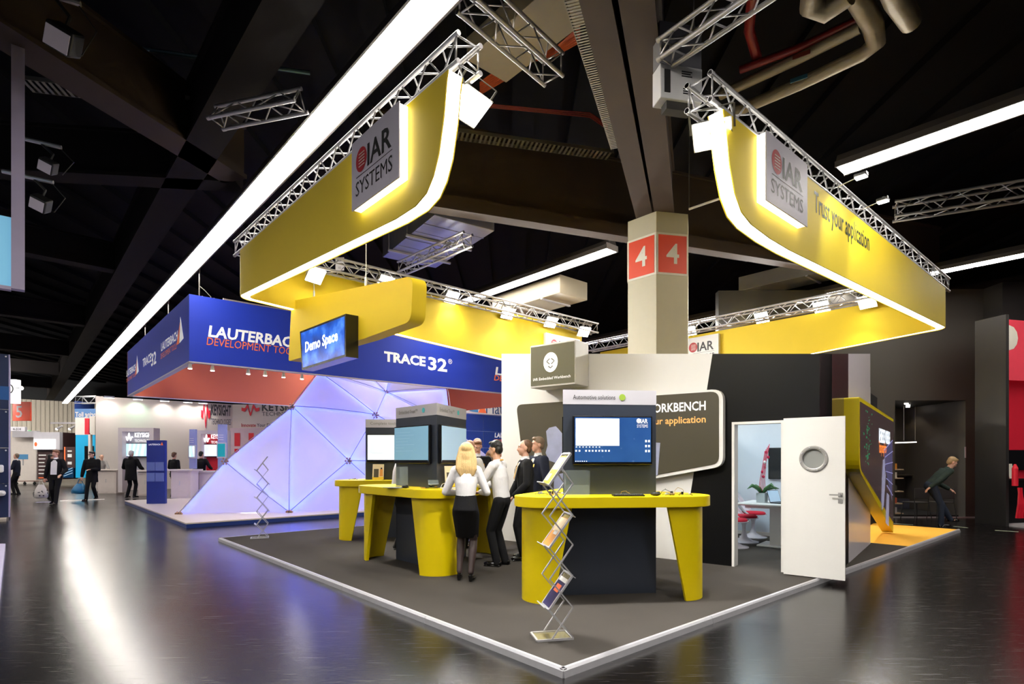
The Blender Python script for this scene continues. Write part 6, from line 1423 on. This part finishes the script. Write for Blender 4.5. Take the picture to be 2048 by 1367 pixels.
    b.ell(h_(0,-0.078,0.026), (0.05*k,0.018*k,0.012*k), HM, 10, 6)
    for s in (-1, 1): b.ell(h_(s*0.075,0.012,-0.01), (0.012*k,0.022*k,0.034*k), HM, 8, 7)
    # hands: palm, four unequal curled fingers and a thumb
    for s, E, W_ in ((1,EL,WL),(-1,ER,WR)):
        d = (W_-E).normalized(); side = d.cross(Vector((0,0,1))); side = side.normalized() if side.length > 0.2 else lat.copy()
        nrm = side.cross(d).normalized()
        if nrm.z > 0: nrm = -nrm
        if side.dot(lat) < 0: side = -side
        pm = W_+d*0.045*k; Rp = Matrix((side, nrm, d)).transposed(); b.ell(pm, (0.042*k,0.018*k,0.052*k), Rp, 12, 8)
        if fingers:
            for i, L_ in enumerate((0.062,0.078,0.083,0.072)):
                o_ = (i-1.5)*0.0205*k*(-s); base = W_+d*0.078*k+side*o_; p1 = base+d*L_*0.5*k+nrm*0.010*k; p2 = p1+d*L_*0.34*k+nrm*0.022*k; limb(b, [W_+d*0.05*k+side*o_*0.8, base, p1, p2], [0.011*k,0.0105*k,0.0095*k,0.0085*k], 8)
            th0 = W_+d*0.02*k+side*(-s)*-0.03*k*-1; th0 = W_+d*0.025*k-side*s*0.034*k; th1 = th0+d*0.035*k-side*s*0.026*k+nrm*0.012*k; th2 = th1+d*0.032*k+nrm*0.010*k; limb(b, [th0, th1, th2], [0.014*k,0.012*k,0.010*k], 8)
    body = remeshed(b, 'body', skin, t, vox*0.72, 2)
    for s in (-1, 1):
        e = MB().ell(h_(s*0.031,-0.078,0.008), (0.012*k,0.007*k,0.0065*k), HM, 8, 6).build('eye', EYEW, body, smooth=180); MB().ell(h_(s*0.031,-0.085,0.008), (0.005*k,0.003*k,0.005*k), HM, 8, 5).build('iris', EYED, e, smooth=180)
        MB().bar(h_(s*0.016,-0.092,0.03), h_(s*0.05,-0.082,0.032), 0.004*k, 0.004*k).build('eyebrow', hair_m, body)
    MB().ell(h_(0,-0.088,-0.060), (0.022*k,0.006*k,0.006*k), HM, 10, 5).build('mouth', LIP, body, smooth=180)
    if glasses:
        mb = MB()
        for s in (-1, 1):
            mb.path([h_(s*0.032+0.024*math.cos(a), -0.097, 0.006+0.017*math.sin(a)) for a in [i*math.pi/6 for i in range(13)]], 0.003*k, 5); mb.path([h_(s*0.056,-0.096,0.012), h_(s*0.078,0.0,0.012)], 0.003*k, 5)
        mb.path([h_(-0.009,-0.098,0.01), h_(0.009,-0.098,0.01)], 0.003*k, 5); mb.build('glasses', BEZ, t)
    # ---------------- hair
    hb = MB()
    if hair in ('short', 'receding', 'bald'):
        if hair == 'short': hb.ell(h_(0,0.022,0.052), (0.081*k,0.096*k,0.086*k), HM, 18, 12); hb.ell(h_(0,0.055,-0.005), (0.074*k,0.058*k,0.075*k), HM, 14, 10); hb.ell(h_(0,-0.045,0.098), (0.058*k,0.045*k,0.030*k), HM, 12, 8)
        elif hair == 'receding': hb.ell(h_(0,0.036,0.048), (0.079*k,0.088*k,0.082*k), HM, 18, 12); hb.ell(h_(0,0.06,-0.01), (0.073*k,0.052*k,0.07*k), HM, 14, 10)
        else: hb.ell(h_(0,0.055,-0.005), (0.077*k,0.06*k,0.06*k), HM, 14, 10)
        remeshed(hb, 'hair', hair_m, t, vox*0.8, 2)
    elif hair == 'long':
        hb.ell(h_(0,0.03,0.05), (0.092*k,0.105*k,0.088*k), HM, 18, 12); hb.ell(h_(0,0.062,-0.06), (0.096*k,0.066*k,0.13*k), HM, 16, 10); hb.ell(h_(0,0.085,-0.19), (0.105*k,0.048*k,0.13*k), HM, 16, 10)
        for i in range(9):
            x = -0.10+0.025*i; limb(hb, [h_(x*0.7,0.07,0.05), h_(x*1.05,0.085,-0.10), h_(x*1.12,0.105,-0.22), h_(x*0.95,0.105,-0.30-0.02*math.sin(i*2.1))], [0.03*k,0.032*k,0.026*k,0.012*k], 8)
        for s in (-1, 1): limb(hb, [h_(s*0.07,-0.02,0.06), h_(s*0.095,0.005,-0.06), h_(s*0.10,0.03,-0.18)], [0.03*k,0.028*k,0.016*k], 8)
        remeshed(hb, 'hair', hair_m, t, vox*0.8, 1)
    # ---------------- upper clothing
    g = 1.0; c = MB()
    jk = top in ('suit', 'coat')
    ex = 0.016 if top == 'shirt' else (0.020 if top == 'suit' else 0.030); ex *= k
    hem = 0.02 if top == 'shirt' else (-0.14 if top == 'suit' else -0.28)
    hemp = pel+axis*hem*k if hem > 0 else pel+Vector((0,0,hem*k))
    fw = 1.12 if not female else 1.0
    secs = [(sh-axis*0.005*k, 0.115*build*k, 0.062*k), (sh-axis*0.07*k, (0.168 if not female else 0.145)*build*k, 0.098*k*build), (chest+axis*0.02*k, (0.165 if not female else 0.14)*build*k, 0.118*k*build), ((pel+chest)/2, (0.15 if not female else 0.118)*build*k, 0.105*k*build), (pel+axis*0.08*k, (0.148 if not female else 0.112)*build*k, (0.108 if not female else 0.092)*k*build), (hemp, (0.155 if jk else (0.108 if female else 0.145))*build*k*(1.08 if top == 'coat' else 1), (0.118 if jk else (0.088 if female else 0.112))*k*build*(1.08 if top == 'coat' else 1))]
    n = 20; vs = []
    for i, (p, rx, ry) in enumerate(secs):
        for a in range(n):
            an = 2*math.pi*a/n; vs.append(p+lat*(rx+ex*0.4)*math.cos(an)-fwd*(ry+ex*0.4)*math.sin(an)*1.0)
    fs = [(i*n+a, i*n+(a+1)%n, (i+1)*n+(a+1)%n, (i+1)*n+a) for i in range(len(secs)-1) for a in range(n)]; fs = [tuple(reversed(f)) for f in fs]
    fs += [tuple(range(n)), tuple(reversed([(len(secs)-1)*n+a for a in range(n)]))]
    c.add(vs, fs)
    for S, E, W_ in ((SL,EL,WL),(SR,ER,WR)):
        Wc = E+(W_-E)*0.90; S2 = S+(sh-S)*0.12
        limb(c, [S2, S2*0.5+E*0.5, E, E*0.5+Wc*0.5, Wc], [x*k*(0.84 if female else 1)+ex*e_ for x, e_ in ((0.056,1),(0.049,1),(0.043,0.9),(0.041,0.8),(0.034,0.7))])
    limb(c, [shR*0.8+sh*0.2, shL*0.8+sh*0.2], [0.06*k+ex*0.5]*2)
    if top != 'coat': limb(c, [sh+axis*0.0*k, sh+axis*0.035*k], [0.078*k,0.066*k])
    else: limb(c, [sh+axis*0.0*k, sh+axis*0.05*k+Vector((0,0.01*k,0))], [0.085*k,0.085*k])
    remeshed(c, {'shirt':'shirt','suit':'jacket','coat':'coat'}[top], top_m, t, vox, 3)
    fy = lambda z, dx=0.0, e=0.0: sh*(1-z)+pel*z+fwd*((0.062+0.075*min(1, z*3.2))*k*build+ex*0.4+e)+lat*dx*k
    if jk and shirt:      # shirt front, lapels and tie
        mb = MB(); of = open_front; vs = [fy(0.0,-0.03,0.012), fy(0.0,0.03,0.012), fy(0.14,0.085 if of else 0.05,0.012), fy(0.14,-0.085 if of else -0.05,0.012), fy(0.92 if of else 0.55,0.085 if of else 0.012,0.014), fy(0.92 if of else 0.55,-0.085 if of else -0.012,0.014)]
        if of: vs = [v+fwd*0.022*k for v in vs]
        mb.add(vs, [(0,1,2,3),(3,2,4,5)]); mb.add([v+fwd*0.004 for v in vs], [(0,1,2,3),(3,2,4,5)]); mb.build('shirt_front', WSH, t, smooth=180)
        mb = MB(); limb(mb, [sh+axis*0.012*k, sh+axis*0.062*k], [0.073*k,0.062*k], 14); mb.build('collar', WSH, t, smooth=180)
        for s in (() if of else (-1, 1)): MB().add([fy(0.02,s*0.045,0.012), fy(0.12,s*0.085,0.020), fy(0.22,s*0.06,0.020), fy(0.54,s*0.015,0.016), fy(0.18,s*0.04,0.020)], [(0,1,4),(1,2,4),(2,3,4)]).build('lapel', top_m, t)
    if jk:
        if tie: MB().add([fy(0.03,-0.016,0.022), fy(0.03,0.016,0.022), fy(0.1,0.012,0.026), fy(0.1,-0.012,0.026), fy(0.45,0.028,0.020), fy(0.45,-0.028,0.020), fy(0.52,0,0.02)], [(0,1,2,3),(3,2,4,5),(5,4,6)]).build('tie', tie, t)
        if pocket: MB().add([fy(0.26,0.11,0.006), fy(0.26,0.05,0.016), fy(0.2,0.06,0.02), fy(0.17,0.10,0.012)], [(0,1,2,3)]).build('pocket_square', TIEY, t)
        if badge: MB().add([fy(0.38,-0.13,0.0), fy(0.38,-0.07,0.012), fy(0.32,-0.07,0.014), fy(0.32,-0.13,0.002)], [(0,1,2,3)]).build('name_badge', WHT, t)
        for S, E, W_ in ((SL,EL,WL),(SR,ER,WR)): MB().tube(E+(W_-E)*0.88, E+(W_-E)*0.96, 0.036*k, 0.034*k, 12).build('cuff', WSH if shirt else top_m, t, smooth=60)
    if lanyard: MB().path([sh+axis*0.05*k-fwd*0.072*k+lat*x for x in (-0.045*k, 0, 0.045*k)], 0.010*k, 6).build('lanyard', TIEY, t)
    # ---------------- lower clothing and shoes
    c = MB()
    if bottom == 'trousers':
        c.ell(pel+Vector((0,0,0.0)), (0.15*k*build,0.118*k*build,0.12*k), None, 18, 10)
        for Hh, K_, A in ((HL,KL,AL),(HR,KR,AR)):
            A2 = A+Vector((0,0,-0.035*k)); limb(c, [Hh, Hh*0.5+K_*0.5, K_, K_*0.5+A2*0.5, A2], [0.094*k*build,0.084*k,0.066*k,0.062*k,0.056*k])
        remeshed(c, 'trousers', bot_m, t, vox, 2)
    else:
        mid = (KL+KR)/2; low = Vector((mid.x, mid.y, mid.z+0.03*k)); secs = [(pel+axis*0.17*k,0.136,0.112),(pel+axis*0.08*k,0.150,0.124),(pel+Vector((0,0,-0.02*k)),0.172,0.142),(pel*0.8+low*0.2,0.178,0.142),(pel*0.45+low*0.55,0.166,0.13),(low,0.15,0.116)]
        n = 22; vs = [p+Vector((rx*k*math.cos(2*math.pi*a/n), ry*k*math.sin(2*math.pi*a/n), 0)) for p, rx, ry in secs for a in range(n)]
        fs = [(i*n+a, (i+1)*n+a, (i+1)*n+(a+1)%n, i*n+(a+1)%n) for i in range(len(secs)-1) for a in range(n)]+[tuple(range(n)), tuple(reversed([(len(secs)-1)*n+a for a in range(n)]))]
        c.add(vs, fs); remeshed(c, 'skirt', bot_m, t, vox, 2)
        for Hh, K_, A in ((HL,KL,AL),(HR,KR,AR)):
            mb = MB(); K2 = K_+(Hh-K_)*0.2; limb(mb, [K2, K_, K_*0.66+A*0.34, K_*0.3+A*0.7, A], [0.058*k,0.054*k,0.056*k,0.042*k,0.037*k], 14); remeshed(mb, 'stocking', STOCK, t, vox*0.8, 2)
    for A, dx in ((AL, 0.02), (AR, -0.02)):
        mb = MB()
        if female:
            mb.ell(A+V3(dx*0.5,-0.085,-0.085), (0.040*k,0.075*k,0.03*k)); mb.ell(A+V3(0,-0.01,-0.05), (0.036*k,0.06*k,0.045*k)); mb.tube(A+V3(0,0.035,-0.115), A+V3(0,0.03,-0.03), 0.02*k, 0.032*k, 10)
        else:
            mb.ell(A+V3(dx,-0.10,-0.05), (0.046*k,0.10*k,0.036*k), None, 14, 8); mb.ell(A+V3(0,0.0,-0.04), (0.043*k,0.075*k,0.045*k), None, 14, 8); mb.box(A+V3(-0.043+dx,-0.18,-0.085), A+V3(0.043+dx,0.06,-0.07))
        remeshed(mb, 'shoe', SHOE, t, vox*0.8, 1)
    return t
Rz = math.radians
def at(u, v, z=PZ): q = G(u, v, z); return (q.x, q.y, z)
# facing: rz = 0 looks at the camera, 180 away, +90 to the picture's right, -90 to the left
person('blonde woman in white blouse and black skirt seen from behind at the middle table', at(931,1161), Rz(176), 1.68, ((-0.075,0.03),(0.085,-0.03)), lean=(0.0,-0.07), handL=(0.17,-0.33,1.12), handR=(-0.15,-0.33,1.13), head=(6,6), top='shirt', bottom='skirt', top_m=WSH, bot_m=BTR, hair='long', hair_m=BLOND, female=True, vox=0.009)
person('young man with black hair, white shirt and yellow lanyard beside the blonde woman', at(1004,1130), Rz(-112), 1.74, ((-0.08,0.02),(0.09,-0.04)), lean=(0.0,-0.07), handL=(0.10,-0.46,1.10), handR=(-0.08,-0.44,1.08), head=(-6,8), top='shirt', top_m=WSH, hair_m=DKH, skin=SKIN2, vox=0.009, lanyard=True, hair='short')
person('man in black suit with yellow tie and name badge watching the middle table', (0.20, 8.55, PZ), Rz(-78), 1.77, ((-0.10,0.03),(0.10,-0.05)), head=(-6,-2), handL=(0.20,-0.22,0.95), handR=(-0.2,-0.2,0.9), top_m=BSUIT, hair_m=BRN, hair='receding', tie=TIEY, badge=True, vox=0.010, build=1.06, pocket=False)
person('grey haired man in dark suit with orange scarf tie behind the front table', (0.43, 9.3, PZ), Rz(-62), 1.84, head=(-14,-2), top_m=NAVYS, hair_m=GREYH, hair='short', tie=mat('orange_tie',(240,150,60),0.5), pocket=True, vox=0.010, build=1.04)
person('man in black suit looking down at the phone in his hands', (-0.63, 10.3, PZ), Rz(12), 1.84, head=(-4,26), handL=(0.02,-0.32,1.18), handR=(-0.1,-0.3,1.16), top_m=BSUIT, hair_m=GING, hair='short', tie=TIEY, pocket=True, vox=0.010, build=1.05)
person('balding man in white shirt half hidden behind the blonde woman', (-0.71, 9.5, PZ), Rz(150), 1.80, head=(0,10), handL=(0.2,-0.3,1.1), handR=(-0.15,-0.32,1.1), top='shirt', top_m=WSH, hair_m=GREYH, hair='bald', vox=0.012)
person('brown haired woman far behind the group, seen from behind', at(982,1055), Rz(165), 1.68, top_m=BSUIT, hair_m=BRN, hair='long', female=True, vox=0.014, shirt=False, fingers=False)
person('man in dark suit facing the brown haired woman', (-0.22, 12.9, PZ), Rz(-30), 1.78, head=(-40,0), top_m=CHAR, hair_m=GING, hair='short', vox=0.014, fingers=False)
person('person in white shirt and dark trousers behind the middle tower', (-1.93, 9.55, PZ), Rz(100), 1.80, ((-0.08,0.0),(0.1,-0.05)), lean=(0,-0.08), handL=(0.2,-0.35,1.12), handR=(-0.2,-0.36,1.12), head=(0,12), top='shirt', top_m=WSH, hair_m=BRN, vox=0.011)
person('person in white shirt behind the tower of the back table', (-2.93, 12.1, PZ), Rz(60), 1.76, top='shirt', top_m=WSH, hair_m=BRN, vox=0.012, head=(10,10), handL=(0.15,-0.3,1.1), handR=(-0.15,-0.3,1.1))
# the aisle
wm = person('walking man in black suit and white shirt carrying a patterned bag', at(112,1008,0), Rz(18), 1.86, open_front=True, feet= ((0.09,-0.26),(-0.10,0.10,0.02)), head=(-40,4), handL=(0.22,-0.22,0.98), handR=(-0.30,-0.02,0.80), top_m=BSUIT, hair_m=GING, vox=0.012, build=1.0)
wm2 = person('walking man in black coat and glasses carrying a blue bag', at(184,1000,0), Rz(12), 1.84, ((0.09,0.12,0.05),(-0.08,-0.24)), head=(-36,4), handL=(0.08,-0.26,1.12), handR=(-0.32,-0.04,0.80), top='coat', top_m=COAT, hair_m=DKH, vox=0.012, glasses=True, shirt=False, build=1.1)
def bag(loc, rz, label, m, w, h, d, spots=None):
    t = thing('carrier_bag', label, 'bag', loc, rz); mb = MB(); n = 16; secs = [(0.0,0.92,0.8),(0.04,1.0,1.0),(h*0.35,1.02,1.05),(h*0.7,0.75,0.7),(h,0.42,0.35)]
    vs = [(w/2*a*math.cos(2*math.pi*i/n)*(1+0.05*math.sin(3*i)), d/2*b*math.sin(2*math.pi*i/n), z+0.01*math.sin(2*i)) for z, a, b in secs for i in range(n)]
    mb.add(vs, [(j*n+i, j*n+(i+1)%n, (j+1)*n+(i+1)%n, (j+1)*n+i) for j in range(4) for i in range(n)]+[tuple(range(n-1,-1,-1)), tuple(4*n+i for i in range(n))]); b = mb.build('sack', m, t, smooth=60)
    for s in (-1, 1): MB().path([(s*w*0.18,0.02,h),(s*w*0.08,0.0,h+0.13),(0,0,h+0.18)],0.012).build('handle', m, t)
    if spots:
        for i in range(14):
            a = random.uniform(math.pi, 2*math.pi); z = random.uniform(0.08, h*0.6); f = 1.03 if z < h*0.4 else 0.9
            MB().ell((w/2*f*math.cos(a), d/2*f*math.sin(a)*1.02, z),(0.03,0.012,0.025),u=6,v=4).build('print_spot', spots, b)
q = at(89,1000,0); bag((q[0]-0.05, q[1]-0.1, 0.10), 0.2, 'white bag with dark pattern carried by the walking man', mat('white_patterned_bag',(206,200,196),0.5), 0.46, 0.5, 0.24, mat('dark_print',(40,40,46),0.5))
q = at(157,985,0); bag((at(184,1000,0)[0]-0.42, at(184,1000,0)[1]-0.05, 0.26), 0.1, 'big blue plastic bag carried by the man in the coat', mat('blue_plastic_bag',(20,110,160),0.35,bump=0.5,bscale=12), 0.56, 0.38, 0.34)
person('man in black coat seen from behind at the swirl screen portal', (D(262,990,22.8).x, 22.8, 0.02), Rz(176), 1.86, ((-0.13,0.0),(0.13,0.04)), head=(0,14), handL=(0.24,-0.3,1.1), handR=(-0.24,-0.3,1.1), top='coat', top_m=COAT, hair_m=mat('white_grey_hair',(200,196,190),0.6), hair='short', vox=0.013, build=1.25, shirt=False)
person('man in black suit seen from behind between info panel and tablet column', (D(348,985,23.2).x, 23.2, 0.02), Rz(165), 1.80, head=(0,6), top_m=BSUIT, hair_m=BRN, vox=0.014, build=1.05, shirt=False, handL=(0.3,-0.35,1.1), fingers=False)
person('man in black suit seen from behind before the white screen', (D(402,985,23.4).x, 23.4, 0.02), Rz(178), 1.84, head=(0,4), top_m=BSUIT, hair_m=DKH, vox=0.014, build=1.1, shirt=False, handL=(0.26,-0.3,1.1), handR=(-0.26,-0.3,1.1), fingers=False)
person('bald man behind the counter of the white stand', (D(203,985,27.0).x, 27.0, 0.0), Rz(60), 1.76, head=(10,20), top='shirt', top_m=cloth('grey_shirt',(150,146,146)), hair_m=GREYH, hair='bald', vox=0.015, handL=(0.1,-0.45,1.1), fingers=False)
person('grey haired man in navy suit talking at the navy stand', at(33,988,0), Rz(-70), 1.80, ((-0.1,0.04),(0.1,-0.04)), head=(-14,0), handL=(0.1,-0.3,1.1), top_m=NAVYS, hair_m=GREYH, hair='receding', vox=0.014, shirt=True)
person('man in lilac shirt half hidden by the navy stand', (at(33,988,0)[0]-0.72, at(33,988,0)[1]+0.1, 0), Rz(60), 1.80, top='shirt', top_m=cloth('lilac_shirt',(200,186,214)), hair_m=BRN, vox=0.015, fingers=False)
person('man in dark jacket walking behind the man with the patterned bag', (D(101,990,22.6).x, 22.6, 0), Rz(150), 1.74, head=(0,0), top_m=COAT, top='coat', hair_m=DKH, vox=0.015, shirt=False, fingers=False)
# bending person across the street
person('person in dark green sweater and jeans bending forward before the charcoal stand', (D(1888,1050,13.2).x, 13.2, 0.0), Rz(80), 1.78, ((-0.08,0.10),(0.10,-0.25)), hips=(0,0.28), lean=(0,-0.34), bend=0.62, head=(0,30), handL=(0.16,-0.2,0.85), handR=(-0.2,0.45,0.85), top='shirt', top_m=GREENS, bot_m=JEAN, hair_m=mat('sandy_hair',(170,140,100),0.5,var=0.2,scale=20), hair='short', vox=0.012)

bpy.data.scenes.remove(WORK)
